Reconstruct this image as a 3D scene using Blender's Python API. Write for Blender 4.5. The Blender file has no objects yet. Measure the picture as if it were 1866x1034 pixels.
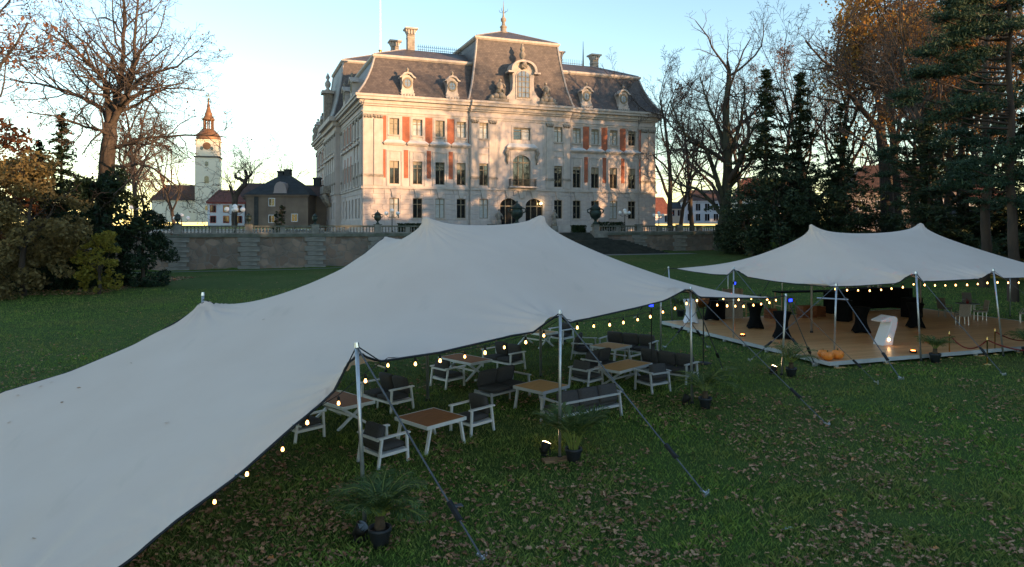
import bpy, math, random
import numpy as np
from mathutils import Matrix, Vector
PI = math.pi
R = math.radians
sc = bpy.context.scene
COL = sc.collection

# ------------------------------------------------------------------ camera, sky, sun, exposure
cam_d = bpy.data.cameras.new('camera')
cam = bpy.data.objects.new('camera', cam_d)
COL.objects.link(cam)
cam.location = (0, 0, 5.0)
cam.rotation_euler = (R(90), 0, 0)
cam_d.sensor_width = 36.0
cam_d.lens = 1280 / 1866 * 36
cam_d.shift_y = -106 / 1866
cam_d.clip_start = 0.1
cam_d.clip_end = 4000
sc.camera = cam

SUN_AZ = 56.0      # degrees to the right of straight behind the camera
SUN_EL = 6.0
sx, sy = math.sin(R(SUN_AZ)), -math.cos(R(SUN_AZ))
to_sun = Vector((sx * math.cos(R(SUN_EL)), sy * math.cos(R(SUN_EL)), math.sin(R(SUN_EL))))
world = bpy.data.worlds.new('World')
sc.world = world
world.use_nodes = True
nt = world.node_tree
sky = nt.nodes.new('ShaderNodeTexSky')
sky.sky_type = 'NISHITA'
sky.sun_disc = False
sky.sun_elevation = R(SUN_EL)
sky.sun_rotation = math.atan2(to_sun.x, to_sun.y)
sky.altitude = 250
sky.air_density = 1.0
sky.dust_density = 0.08
sky.ozone_density = 1.45
bg = nt.nodes['Background']
bg.inputs['Strength'].default_value = 0.14
nt.links.new(sky.outputs[0], bg.inputs['Color'])
sun_d = bpy.data.lights.new('sun', 'SUN')
sun_d.energy = 3.1
sun_d.angle = R(0.55)
sun_d.color = (1.0, 0.58, 0.28)
sun = bpy.data.objects.new('sun', sun_d)
COL.objects.link(sun)
sun.rotation_euler = to_sun.to_track_quat('Z', 'Y').to_euler()
vs = sc.view_settings
vs.view_transform = 'Standard'
vs.look = 'None'
vs.gamma = 1.0
vs.use_curve_mapping = False
vs.exposure = 1.87
sc.cycles.use_denoising = True
sc.cycles.denoiser = 'OPENIMAGEDENOISE'
sc.cycles.max_bounces = 6
sc.cycles.transparent_max_bounces = 6
sc.cycles.sample_clamp_indirect = 4.0

# ------------------------------------------------------------------ frames of reference
CA = R(21.2)
CC, CS = math.cos(CA), math.sin(CA)
L0 = (-20.4, 96.0)
TZ = 4.0                              # terrace level above the lawn


def cw(u, v, z=0.0):
    """castle frame (u along the front, v into the building, z above the terrace) -> world"""
    return Vector((L0[0] + u * CC - v * CS, L0[1] + u * CS + v * CC, TZ + z))


def to_castle(x, y):
    dx, dy = x - L0[0], y - L0[1]
    return dx * CC + dy * CS, -dx * CS + dy * CC


def at(x, y, d):
    """point at distance d that a picture position shows"""
    return Vector(((x - 933) / 1280 * d, d, 5 + (411 - y) / 1280 * d))


def ss(a, b, x):
    t = np.clip((x - a) / (b - a), 0, 1)
    return t * t * (3 - 2 * t)


def ground_z(x, y):
    dx, dy = x - L0[0], y - L0[1]
    v = -dx * CS + dy * CC
    z = 1.3 * ss(45, 90, y) * ss(-25, 5, x)
    z = z + (3.9 - z) * ss(-10.2, -8.8, v)
    return z


# ------------------------------------------------------------------ mesh helpers
class MB:
    def __init__(s):
        s.v = []
        s.f = []

    def add(s, vs, fs):
        o = len(s.v)
        s.v += [tuple(p) for p in vs]
        s.f += [tuple(i + o for i in f) for f in fs]
        return s

    def box(s, x0, x1, y0, y1, z0, z1):
        return s.add([(x0, y0, z0), (x1, y0, z0), (x1, y1, z0), (x0, y1, z0), (x0, y0, z1), (x1, y0, z1), (x1, y1, z1), (x0, y1, z1)],
                     [(0, 3, 2, 1), (4, 5, 6, 7), (0, 1, 5, 4), (1, 2, 6, 5), (2, 3, 7, 6), (3, 0, 4, 7)])

    def bar(s, p, q, w, h=None, up=(0, 0, 1)):
        """square bar from p to q"""
        p, q = Vector(p), Vector(q)
        h = w if h is None else h
        d = (q - p).normalized()
        upv = Vector(up)
        if abs(d.dot(upv)) > 0.98:
            upv = Vector((1, 0, 0))
        a = d.cross(upv).normalized() * (w / 2)
        b = a.cross(d).normalized() * (h / 2)
        vs = [p - a - b, p + a - b, p + a + b, p - a + b, q - a - b, q + a - b, q + a + b, q - a + b]
        return s.add(vs, [(3, 2, 1, 0), (4, 5, 6, 7), (0, 1, 5, 4), (1, 2, 6, 5), (2, 3, 7, 6), (3, 0, 4, 7)])

    def tube(s, pts, r, n=8, cap=True):
        pts = [Vector(p) for p in pts]
        rs = r if isinstance(r, (list, tuple)) else [r] * len(pts)
        o = len(s.v)
        ref = None
        for i, p in enumerate(pts):
            d = (pts[min(i + 1, len(pts) - 1)] - pts[max(i - 1, 0)]).normalized()
            if ref is None:
                ref = Vector((0, 0, 1)) if abs(d.z) < 0.9 else Vector((1, 0, 0))
            a = d.cross(ref).normalized()
            b = a.cross(d).normalized()
            ref = b
            for k in range(n):
                t = 2 * PI * k / n
                s.v.append(tuple(p + (a * math.cos(t) + b * math.sin(t)) * rs[i]))
        for i in range(len(pts) - 1):
            for k in range(n):
                k2 = (k + 1) % n
                s.f.append((o + i * n + k, o + i * n + k2, o + (i + 1) * n + k2, o + (i + 1) * n + k))
        if cap:
            s.f.append(tuple(o + k for k in range(n))[::-1])
            s.f.append(tuple(o + (len(pts) - 1) * n + k for k in range(n)))
        return s

    def lathe(s, prof, n=12, c=(0, 0, 0), sxy=(1, 1)):
        o = len(s.v)
        for r, z in prof:
            for k in range(n):
                t = 2 * PI * k / n
                s.v.append((c[0] + r * math.cos(t) * sxy[0], c[1] + r * math.sin(t) * sxy[1], c[2] + z))
        m = len(prof)
        for i in range(m - 1):
            for k in range(n):
                k2 = (k + 1) % n
                s.f.append((o + i * n + k, o + i * n + k2, o + (i + 1) * n + k2, o + (i + 1) * n + k))
        s.f.append(tuple(o + k for k in range(n))[::-1])
        s.f.append(tuple(o + (m - 1) * n + k for k in range(n)))
        return s

    def prism(s, poly, y0, y1):
        """polygon in x,z pushed from y0 to y1 (y0 nearer)"""
        n = len(poly)
        vs = [(x, y0, z) for x, z in poly] + [(x, y1, z) for x, z in poly]
        fs = [tuple(range(n)), tuple(range(n, 2 * n))[::-1]]
        for k in range(n):
            k2 = (k + 1) % n
            fs.append((k2, k, n + k, n + k2))
        return s.add(vs, fs)

    def ball(s, c, r, n=10, m=6, sz=1.0):
        prof = []
        for i in range(m + 1):
            t = -PI / 2 + PI * i / m
            prof.append((max(r * math.cos(t), 0.001), r * math.sin(t) * sz))
        return s.lathe(prof, n, c)

    def mesh(s, name='m', smooth=False):
        me = bpy.data.meshes.new(name)
        me.from_pydata(s.v, [], s.f)
        me.update()
        if smooth:
            me.polygons.foreach_set('use_smooth', [True] * len(me.polygons))
        return me

    def build(s, name, mat, parent=None, smooth=False, bevel=0.0, loc=None, rz=0.0):
        o = link(name, s.mesh(name, smooth), mat, parent)
        if bevel:
            b = o.modifiers.new('bevel', 'BEVEL')
            b.width = bevel
            b.segments = 2
            b.limit_method = 'ANGLE'
        if loc is not None:
            o.location = loc
        o.rotation_euler.z = rz
        return o


def link(name, me, mat=None, parent=None, mtx=None):
    o = bpy.data.objects.new(name, me)
    COL.objects.link(o)
    if mat is not None and len(me.materials) == 0:
        me.materials.append(mat)
    o.parent = parent
    if mtx is not None:
        o.matrix_basis = mtx
    return o


def place(name, me, mat, parent, loc=(0, 0, 0), rz=0.0, scale=(1, 1, 1)):
    o = link(name, me, mat, parent)
    o.location = loc
    o.rotation_euler.z = rz
    o.scale = scale
    return o


def tag(o, label=None, cat=None, group=None, kind=None):
    if label:
        o['label'] = label
    if cat:
        o['category'] = cat
    if group:
        o['group'] = group
    if kind:
        o['kind'] = kind
    return o


def thing(name, label, cat, loc=(0, 0, 0), rz=0.0, group=None, scale=1.0):
    o = bpy.data.objects.new(name, None)
    o.empty_display_size = 0.2
    COL.objects.link(o)
    o.location = loc
    o.rotation_euler.z = rz
    o.scale = (scale,) * 3
    return tag(o, label, cat, group)


def copy_tree(o, parent=None):
    c = o.copy()
    COL.objects.link(c)
    c.parent = parent
    for ch in list(o.children):
        copy_tree(ch, c)
    return c


def np_mesh(name, V, F):
    """V (n,3), F (m,k) with one k"""
    me = bpy.data.meshes.new(name)
    V = np.asarray(V, dtype=np.float32)
    F = np.asarray(F, dtype=np.int32)
    m, k = F.shape
    me.vertices.add(len(V))
    me.vertices.foreach_set('co', V.ravel())
    me.loops.add(m * k)
    me.loops.foreach_set('vertex_index', F.ravel())
    me.polygons.add(m)
    me.polygons.foreach_set('loop_start', np.arange(0, m * k, k, dtype=np.int32))
    me.update(calc_edges=True)
    return me


# ------------------------------------------------------------------ materials
class NT:
    def __init__(s, name):
        s.m = bpy.data.materials.new(name)
        s.m.use_nodes = True
        s.t = s.m.node_tree
        s.b = s.t.nodes['Principled BSDF']

    def n(s, typ, **kw):
        nd = s.t.nodes.new(typ)
        for k, v in kw.items():
            if k.startswith('i_'):
                nd.inputs[k[2:].replace('_', ' ')].default_value = v
            else:
                setattr(nd, k, v)
        return nd

    def l(s, a, b):
        s.t.links.new(a, b)

    def ramp(s, fac, stops):
        r = s.n('ShaderNodeValToRGB')
        els = r.color_ramp.elements
        while len(els) > 1:
            els.remove(els[-1])
        els[0].position = stops[0][0]
        els[0].color = (*stops[0][1], 1)
        for p, c in stops[1:]:
            e = els.new(p)
            e.color = (*c, 1)
        s.l(fac, r.inputs[0])
        return r.outputs[0]

    def mix(s, fac, a, b, typ='MIX'):
        m = s.n('ShaderNodeMixRGB', blend_type=typ)
        if isinstance(fac, (int, float)):
            m.inputs[0].default_value = fac
        else:
            s.l(fac, m.inputs[0])
        for i, c in ((1, a), (2, b)):
            if isinstance(c, tuple):
                m.inputs[i].default_value = (*c, 1)
            else:
                s.l(c, m.inputs[i])
        return m.outputs[0]

    def noise(s, scale, detail=4.0, rough=0.55, coord='Object', stretch=None):
        tc = s.n('ShaderNodeTexCoord')
        nz = s.n('ShaderNodeTexNoise')
        nz.inputs['Scale'].default_value = scale
        nz.inputs['Detail'].default_value = detail
        nz.inputs['Roughness'].default_value = rough
        if stretch:
            mp = s.n('ShaderNodeMapping')
            mp.inputs['Scale'].default_value = stretch
            s.l(tc.outputs[coord], mp.inputs[0])
            s.l(mp.outputs[0], nz.inputs['Vector'])
        else:
            s.l(tc.outputs[coord], nz.inputs['Vector'])
        return nz.outputs['Fac']

    def bump(s, h, strength=0.3, dist=0.02):
        b = s.n('ShaderNodeBump')
        b.inputs['Strength'].default_value = strength
        b.inputs['Distance'].default_value = dist
        s.l(h, b.inputs['Height'])
        s.l(b.outputs[0], s.b.inputs['Normal'])


def pm(name, c1, c2=None, scale=3.0, rough=0.7, metal=0.0, bump=0.0, bdist=0.02, detail=5.0, coord='Object', stretch=None, spec=0.3, lo=0.35, hi=0.65, streak=0.0):
    k = NT(name)
    k.b.inputs['Roughness'].default_value = rough
    k.b.inputs['Metallic'].default_value = metal
    k.b.inputs['Specular IOR Level'].default_value = spec
    if c2 is None:
        c2 = tuple(min(1, c * 0.78) for c in c1)
    nz = k.noise(scale, detail, coord=coord, stretch=stretch)
    k.l(k.ramp(nz, [(lo, c1), (hi, c2)]), k.b.inputs['Base Color'])
    if streak:
        st_ = k.noise(1.1, 6.0, 0.6, stretch=(2.2, 2.2, 0.10))
        big = k.noise(0.22, 4.0)
        src = k.b.inputs['Base Color'].links[0].from_socket
        c = k.mix(k.ramp(st_, [(0.50, (0, 0, 0)), (0.78, (streak,) * 3)]), src, (0.16, 0.14, 0.125))
        c = k.mix(k.ramp(big, [(0.45, (0, 0, 0)), (0.72, (streak * 0.6,) * 3)]), c, (0.26, 0.23, 0.21))
        k.l(c, k.b.inputs['Base Color'])
    if bump:
        k.bump(nz, bump, bdist)
    return k.m


def emit(name, col, strength):
    k = NT(name)
    k.b.inputs['Base Color'].default_value = (*col, 1)
    k.b.inputs['Emission Color'].default_value = (*col, 1)
    k.b.inputs['Emission Strength'].default_value = strength
    return k.m


def leafmat(name, stops, trans=0.35, rough=0.6, sc_=0.25):
    k = NT(name)
    g = k.n('ShaderNodeNewGeometry')
    col = k.ramp(g.outputs['Random Per Island'], stops)
    nz = k.noise(sc_, 2.0)
    dk = k.mix(k.ramp(nz, [(0.35, (0.35, 0.35, 0.35)), (0.65, (0, 0, 0))]), col, (0.5, 0.5, 0.5), 'MULTIPLY')
    k.l(dk, k.b.inputs['Base Color'])
    k.b.inputs['Roughness'].default_value = rough
    k.b.inputs['Specular IOR Level'].default_value = 0.2
    if trans:
        tr = k.n('ShaderNodeBsdfTranslucent')
        k.l(dk, tr.inputs[0])
        mx = k.n('ShaderNodeMixShader')
        mx.inputs[0].default_value = trans
        k.l(k.b.outputs[0], mx.inputs[1])
        k.l(tr.outputs[0], mx.inputs[2])
        k.l(mx.outputs[0], k.t.nodes['Material Output'].inputs[0])
    return k.m


def masonry(name, c1, c2, mortar, bw, bh, rough=0.85, msize=0.012, bump=0.4, rot=(R(90), 0, 0), smooth=0.1):
    k = NT(name)
    tc = k.n('ShaderNodeTexCoord')
    mp = k.n('ShaderNodeMapping')
    mp.inputs['Rotation'].default_value = rot
    k.l(tc.outputs['Object'], mp.inputs[0])
    br = k.n('ShaderNodeTexBrick')
    br.inputs['Color1'].default_value = (*c1, 1)
    br.inputs['Color2'].default_value = (*c2, 1)
    br.inputs['Mortar'].default_value = (*mortar, 1)
    br.inputs['Scale'].default_value = 1.0
    br.inputs['Mortar Size'].default_value = msize
    br.inputs['Mortar Smooth'].default_value = smooth
    br.inputs['Brick Width'].default_value = bw
    br.inputs['Row Height'].default_value = bh
    k.l(mp.outputs[0], br.inputs[0])
    nz = k.noise(1.2, 6.0)
    col = k.mix(0.55, br.outputs['Color'], k.ramp(nz, [(0.3, (0.55, 0.55, 0.55)), (0.7, (1.15, 1.12, 1.1))]), 'MULTIPLY')
    k.l(col, k.b.inputs['Base Color'])
    k.b.inputs['Roughness'].default_value = rough
    k.b.inputs['Specular IOR Level'].default_value = 0.25
    k.bump(br.outputs['Fac'], -bump, 0.02)
    return k.m


M = {}
M['stone'] = pm('castle_stone', (0.53, 0.475, 0.46), (0.43, 0.38, 0.365), 0.7, 0.85, bump=0.25, bdist=0.02, detail=8, lo=0.3, hi=0.7, streak=0.38)
M['stone_trim'] = pm('castle_stone_trim', (0.49, 0.44, 0.415), (0.36, 0.325, 0.30), 1.3, 0.8, bump=0.2, detail=8, lo=0.3, hi=0.75, streak=0.38)
M['stone_block'] = pm('castle_ashlar', (0.49, 0.445, 0.435), (0.40, 0.36, 0.35), 1.1, 0.85, bump=0.25, detail=8, streak=0.38)
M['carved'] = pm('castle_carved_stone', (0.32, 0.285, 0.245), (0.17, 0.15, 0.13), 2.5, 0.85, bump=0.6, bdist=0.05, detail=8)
M['ledge'] = pm('castle_ledge_zinc', (0.55, 0.56, 0.58), (0.45, 0.46, 0.48), 1.0, 0.55)
M['brick'] = masonry('castle_brick', (0.40, 0.115, 0.060), (0.31, 0.085, 0.045), (0.30, 0.16, 0.11), 0.26, 0.085)
M['slate'] = masonry('roof_slate', (0.125, 0.108, 0.104), (0.085, 0.074, 0.074), (0.05, 0.045, 0.046), 0.40, 0.26, rough=0.5, bump=0.6)
M['slate_side'] = masonry('roof_slate_side', (0.125, 0.108, 0.104), (0.085, 0.074, 0.074), (0.05, 0.045, 0.046), 0.40, 0.26, rough=0.5, bump=0.6, rot=(R(90), 0, R(90)))
M['zinc'] = pm('zinc_flashing', (0.34, 0.33, 0.33), (0.25, 0.24, 0.24), 2.0, 0.5, metal=0.2)
M['frame'] = pm('window_frame_paint', (0.24, 0.20, 0.14), (0.17, 0.14, 0.10), 4.0, 0.6)
M['glass'] = pm('window_glass', (0.012, 0.014, 0.016), (0.025, 0.025, 0.025), 1.5, 0.04, spec=0.9)
M['blind'] = pm('window_blind', (0.42, 0.43, 0.42), (0.34, 0.35, 0.35), 2.0, 0.25, spec=0.6)
M['blindy'] = pm('roller_blind_beige', (0.30, 0.26, 0.19), (0.24, 0.20, 0.15), 2.0, 0.5, stretch=(1, 1, 6))
M['iron'] = pm('wrought_iron', (0.025, 0.03, 0.03), (0.04, 0.045, 0.04), 5.0, 0.55, metal=0.5)
M['bronze'] = pm('verdigris_bronze', (0.035, 0.06, 0.05), (0.02, 0.03, 0.03), 3.0, 0.5, metal=0.3, bump=0.4, bdist=0.03)
M['globe'] = pm('opal_glass', (0.80, 0.80, 0.80), (0.74, 0.74, 0.75), 2.0, 0.2, spec=0.5)
M['gold'] = pm('brass', (0.72, 0.50, 0.20), (0.60, 0.40, 0.14), 3.0, 0.25, metal=1.0)

# ------------------------------------------------------------------ the setting
def lawn_material():
    k = NT('lawn')
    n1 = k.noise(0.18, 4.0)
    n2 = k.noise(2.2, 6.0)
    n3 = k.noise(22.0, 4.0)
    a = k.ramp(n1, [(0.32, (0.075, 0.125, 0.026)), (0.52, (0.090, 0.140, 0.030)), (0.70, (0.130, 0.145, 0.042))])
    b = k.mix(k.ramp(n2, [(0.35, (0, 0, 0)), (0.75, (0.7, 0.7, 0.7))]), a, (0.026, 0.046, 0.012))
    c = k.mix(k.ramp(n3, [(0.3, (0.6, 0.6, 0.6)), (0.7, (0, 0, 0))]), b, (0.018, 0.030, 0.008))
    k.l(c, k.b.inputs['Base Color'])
    k.b.inputs['Roughness'].default_value = 0.95
    k.b.inputs['Specular IOR Level'].default_value = 0.1
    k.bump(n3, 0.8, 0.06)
    return k.m


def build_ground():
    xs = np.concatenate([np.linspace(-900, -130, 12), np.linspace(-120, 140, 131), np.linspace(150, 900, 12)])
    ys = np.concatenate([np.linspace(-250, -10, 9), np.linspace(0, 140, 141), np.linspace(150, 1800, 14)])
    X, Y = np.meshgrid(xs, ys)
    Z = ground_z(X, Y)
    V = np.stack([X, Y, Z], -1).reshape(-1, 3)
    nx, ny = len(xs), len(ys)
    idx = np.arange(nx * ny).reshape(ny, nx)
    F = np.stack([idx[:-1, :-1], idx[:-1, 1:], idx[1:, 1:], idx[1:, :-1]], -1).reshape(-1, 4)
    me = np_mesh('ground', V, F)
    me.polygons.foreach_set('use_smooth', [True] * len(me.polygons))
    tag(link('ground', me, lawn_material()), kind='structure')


build_ground()
M['gravel'] = pm('terrace_gravel', (0.30, 0.27, 0.23), (0.22, 0.20, 0.17), 6.0, 0.95, bump=0.4)
M['path'] = pm('stone_path', (0.20, 0.20, 0.19), (0.14, 0.14, 0.13), 3.0, 0.9, bump=0.3)
m = MB()
m.add([cw(-70, -10.4, -0.03), cw(120, -10.4, -0.03), cw(120, 110, -0.03), cw(-70, 110, -0.03)], [(0, 1, 2, 3)])
tag(m.build('terrace', M['gravel']), kind='structure')
m = MB()                                     # narrow stone path along the foot of the wall
pts = []
for i in range(41):
    u = -30 + i * 1.25
    a, b = cw(u, -14.0), cw(u, -13.2)
    pts += [(a.x, a.y, float(ground_z(a.x, a.y)) + 0.012), (b.x, b.y, float(ground_z(b.x, b.y)) + 0.012)]
m.add(pts, [(2 * i, 2 * i + 2, 2 * i + 3, 2 * i + 1) for i in range(40)])
tag(m.build('path', M['path']), kind='structure')

# ------------------------------------------------------------------ terrace wall, balustrade, stairs
M['rubble'] = None
k = NT('rubble_masonry')
tc = k.n('ShaderNodeTexCoord')
vo = k.n('ShaderNodeTexVoronoi', feature='DISTANCE_TO_EDGE')
vo.inputs['Scale'].default_value = 1.7
vc = k.n('ShaderNodeTexVoronoi')
vc.inputs['Scale'].default_value = 1.7
nzv = k.n('ShaderNodeTexNoise')
nzv.inputs['Scale'].default_value = 1.2
k.l(tc.outputs['Object'], nzv.inputs['Vector'])
vadd = k.n('ShaderNodeMixRGB')
vadd.inputs[0].default_value = 0.35
k.l(tc.outputs['Object'], vadd.inputs[1])
k.l(nzv.outputs['Color'], vadd.inputs[2])
k.l(vadd.outputs[0], vo.inputs['Vector'])
k.l(vadd.outputs[0], vc.inputs['Vector'])
sep = k.n('ShaderNodeSeparateColor')
k.l(vc.outputs['Color'], sep.inputs[0])
base = k.ramp(sep.outputs[0], [(0.0, (0.15, 0.105, 0.082)), (0.5, (0.22, 0.155, 0.12)), (1.0, (0.29, 0.215, 0.17))])
edge = k.ramp(vo.outputs['Distance'], [(0.0, (0, 0, 0)), (0.09, (1, 1, 1))])
col = k.mix(edge, (0.19, 0.165, 0.145), base)
st = k.noise(0.35, 6.0)
col2 = k.mix(k.ramp(st, [(0.42, (0, 0, 0)), (0.66, (0.75, 0.75, 0.75))]), col, (0.10, 0.095, 0.085))
k.l(col2, k.b.inputs['Base Color'])
k.b.inputs['Roughness'].default_value = 0.95
k.bump(edge, 0.7, 0.05)
M['rubble'] = k.m
M['weathered'] = pm('weathered_sandstone', (0.25, 0.24, 0.22), (0.14, 0.135, 0.12), 1.4, 0.9, bump=0.4, detail=8)
M['mossy'] = pm('mossy_coping', (0.15, 0.155, 0.135), (0.075, 0.085, 0.065), 1.2, 0.9, bump=0.4, detail=8)
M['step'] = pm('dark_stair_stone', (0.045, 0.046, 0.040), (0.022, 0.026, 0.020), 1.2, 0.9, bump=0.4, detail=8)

UNIT = MB().box(-0.5, 0.5, -0.5, 0.5, -0.5, 0.5)
unit_block = {}


def block(name, mat, parent, c, s, rz=0.0):
    """one stone: shared bevelled unit block, scaled"""
    if mat.name not in unit_block:
        e = 0.04
        b = MB()
        # chamfered box: front face inset on every side
        h = 0.5
        b.add([(-h, h, -h), (h, h, -h), (h, h, h), (-h, h, h), (-h, -h + 0.3, -h), (h, -h + 0.3, -h), (h, -h + 0.3, h), (-h, -h + 0.3, h),
               (-h + e, -h, -h + e), (h - e, -h, -h + e), (h - e, -h, h - e), (-h + e, -h, h - e)],
              [(3, 2, 1, 0), (0, 1, 5, 4), (1, 2, 6, 5), (2, 3, 7, 6), (3, 0, 4, 7), (4, 5, 9, 8), (5, 6, 10, 9), (6, 7, 11, 10), (7, 4, 8, 11), (8, 9, 10, 11)])
        me = b.mesh('block')
        me.materials.append(mat)
        unit_block[mat.name] = me
    return place(name, unit_block[mat.name], mat, parent, c, rz, s)


BAL = MB().lathe([(0.10, 0), (0.10, 0.06), (0.055, 0.09), (0.05, 0.14), (0.095, 0.26), (0.10, 0.33), (0.06, 0.48), (0.05, 0.56), (0.085, 0.59), (0.085, 0.64)], 8).mesh('baluster', True)


def terrace_wall(label, u0, u1, piers, zb):
    o = thing('terrace_wall', label, 'wall', cw(0, -10.5, 0), CA)
    # local: x=u, y=depth, z above terrace
    MB().box(u0, u1, 0.0, 0.6, zb, -0.36).build('rubble_face', M['rubble'], o)
    MB().box(u0, u1, -0.18, 0.6, -0.36, 0.02).build('coping', M['mossy'], o)
    MB().box(u0, u1, -0.02, 0.40, 0.022, 0.16).build('plinth', M['weathered'], o)
    MB().box(u0, u1, -0.06, 0.44, 0.80, 0.98).build('handrail', M['mossy'], o)
    for p in piers:
        MB().box(p - 0.42, p + 0.42, -0.12, 0.48, 0.02, 1.06).build('pedestal', M['weathered'], o, bevel=0.02)
        MB().box(p - 0.50, p + 0.50, -0.18, 0.54, 1.06, 1.16).build('pedestal_cap', M['mossy'], o, bevel=0.02)
        z = -0.37
        i = 0
        while z - 0.05 > zb:
            hh = min([0.56, 0.5, 0.62, 0.52][i % 4], z - zb)
            w = (2.45, 1.85)[i % 2]
            block('quoin_stone', M['weathered'], o, (p, -0.02 + 0.0, z - hh / 2), (w, 0.30, hh - 0.03))
            z -= hh
            i += 1
    ps = sorted(piers)
    for a, b in zip(ps[:-1], ps[1:]):
        mid = (a + b) / 2
        MB().box(mid - 0.28, mid + 0.28, 0.01, 0.37, 0.16, 0.80).build('panel_pier', M['weathered'], o)
        for e0, e1 in ((a + 0.42, mid - 0.28), (mid + 0.28, b - 0.42)):
            n = max(2, int((e1 - e0) / 0.36))
            for j in range(n):
                place('baluster', BAL, M['weathered'], o, (e0 + (j + 0.5) * (e1 - e0) / n, 0.19, 0.16))
    return o


PL = [-29.6, -22.15, -14.7, -7.3, 0.15, 7.6, 15.0, 18.6]
terrace_wall('long rubble terrace wall with quoined piers and stone balustrade, beside the dark evergreens', -34, 19.2, PL, -4.1)
PR = [30.3, 37.2, 44.0, 51.0]
terrace_wall('short mossy terrace wall with balustrade between the dark stairs and the oak trunk', 29.7, 56, PR, -2.8)

URN = [(0.22, 0), (0.22, 0.10), (0.12, 0.16), (0.09, 0.30), (0.16, 0.36), (0.36, 0.52), (0.44, 0.75), (0.42, 0.95), (0.34, 1.02), (0.46, 1.10), (0.46, 1.16), (0.30, 1.26), (0.16, 1.40), (0.06, 1.46), (0.08, 1.55), (0.02, 1.64)]


def urn(label, u, v, z, s, big):
    o = thing('garden_urn', label, 'urn', cw(u, v, z), CA, 'bronze garden urns', s)
    MB().lathe(URN[:11], 14).build('bowl', M['bronze'], o, True)
    MB().lathe([(0.40, 1.165)] + URN[11:], 14).build('lid', M['bronze'], o, True)
    if big:
        for a in (-1, 1):
            MB().tube([(a * 0.40, 0, 0.78), (a * 0.62, 0, 0.86), (a * 0.66, 0, 1.04), (a * 0.46, 0, 1.12)], 0.05, 6).build('handle', M['bronze'], o, True)


for u, lb in ((-22.15, 'small dark lidded urn on the balustrade below the church tower'), (-14.7, 'small dark lidded urn on the balustrade below the grey brown house'),
              (-7.3, 'small dark lidded urn on the balustrade under the shaded side of the palace'), (0.15, 'dark urn with handles on the balustrade at the palace corner'),
              (-29.6, 'small dark lidded urn on the balustrade end next to the evergreens')):
    urn(lb, u, -10.3, 1.16, 0.8 if u < 0 else 1.05, u > 0)
urn('large green bronze urn in front of the arched palace doors', 18.6, -10.3, 1.16, 1.9, True)
urn('large green bronze urn on the pedestal at the head of the stairs', 30.3, -10.3, 1.16, 1.9, True)

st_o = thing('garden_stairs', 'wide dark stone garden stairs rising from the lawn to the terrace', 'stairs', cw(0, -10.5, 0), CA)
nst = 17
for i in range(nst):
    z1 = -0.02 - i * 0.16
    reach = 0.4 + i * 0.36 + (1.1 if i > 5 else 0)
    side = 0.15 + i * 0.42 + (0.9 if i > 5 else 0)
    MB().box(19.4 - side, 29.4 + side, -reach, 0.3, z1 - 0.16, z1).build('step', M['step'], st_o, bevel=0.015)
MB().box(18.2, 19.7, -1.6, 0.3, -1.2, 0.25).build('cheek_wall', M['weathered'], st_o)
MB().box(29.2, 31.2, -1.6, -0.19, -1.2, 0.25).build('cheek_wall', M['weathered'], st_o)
m = MB()
q = []
for i in range(21):
    u = 20 + i * 1.0
    for v in (-20.4, -18.2):
        a = cw(u, v)
        q.append((a.x, a.y, float(ground_z(a.x, a.y)) + 0.014))
m.add(q, [(2 * i, 2 * i + 2, 2 * i + 3, 2 * i + 1) for i in range(20)])
tag(m.build('path', M['path']), kind='structure')


def lamp(label, u, v, h, n, s=1.0, z=0.0):
    o = thing('globe_lamp', label, 'street lamp', cw(u, v, z), CA, 'globe lamps on the terrace')
    MB().lathe([(0.16, 0), (0.16, 0.25), (0.07, 0.4), (0.05, h - 0.4), (0.08, h - 0.3), (0.04, h - 0.2), (0.04, h)], 10).build('post', M['iron'], o, True)
    g = 0.26 * s
    MB().ball((0, 0, h + g), g, 14, 8).build('globe', M['globe'], o, True)
    for k_ in range(n - 1):
        t = 2 * PI * k_ / (n - 1) + 0.1
        x, y = 0.75 * s * math.cos(t), 0.75 * s * math.sin(t)
        MB().tube([(0, 0, h - 0.5), (x * 0.6, y * 0.6, h - 0.62), (x, y, h - 0.35)], 0.03, 6).build('arm', M['iron'], o)
        MB().ball((x, y, h - 0.35 + g), g, 14, 8).build('globe', M['globe'], o, True)


lamp('tall five globe lamp in front of the grey brown house', -16.2, -8.2, 2.9, 5, 1.15)
lamp('smaller three globe lamp left of the tall five globe lamp', -22.6, 2.0, 2.4, 3, 1.0, -0.4)
lamp('dark five globe lamp near the white and red house', -27.5, -4.0, 3.2, 5, 0.8)
lamp('three globe lamp in front of the palace ground floor, above the nearest tent peak', 2.2, -9.0, 2.6, 3)
lamp('three globe lamp at the lit right corner of the palace', 36.0, -8.5, 2.9, 4)
lamp('three globe lamp before the pale houses behind the bare trees', 43.0, -6.5, 2.6, 4)

M['hedge'] = leafmat('hedge_leaf', [(0, (0.012, 0.025, 0.010)), (1, (0.03, 0.055, 0.02))], 0.2)
# ------------------------------------------------------------------ the palace
W_L = 46.6
H_ = W_L / 2
bays_l = [4.35, 7.64, 10.9, 14.05]
bays = bays_l + [W_L - b for b in bays_l[::-1]]
RS0, RS1 = 15.3, 31.3            # middle block
PRJ = -0.35                      # it stands forward
castle = thing('palace', 'large pale stone palace with slate mansard roof and red brick panels above the terrace', 'palace', cw(0, 0, 0), CA)
ZC = 18.9                        # top of the cornice


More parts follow.
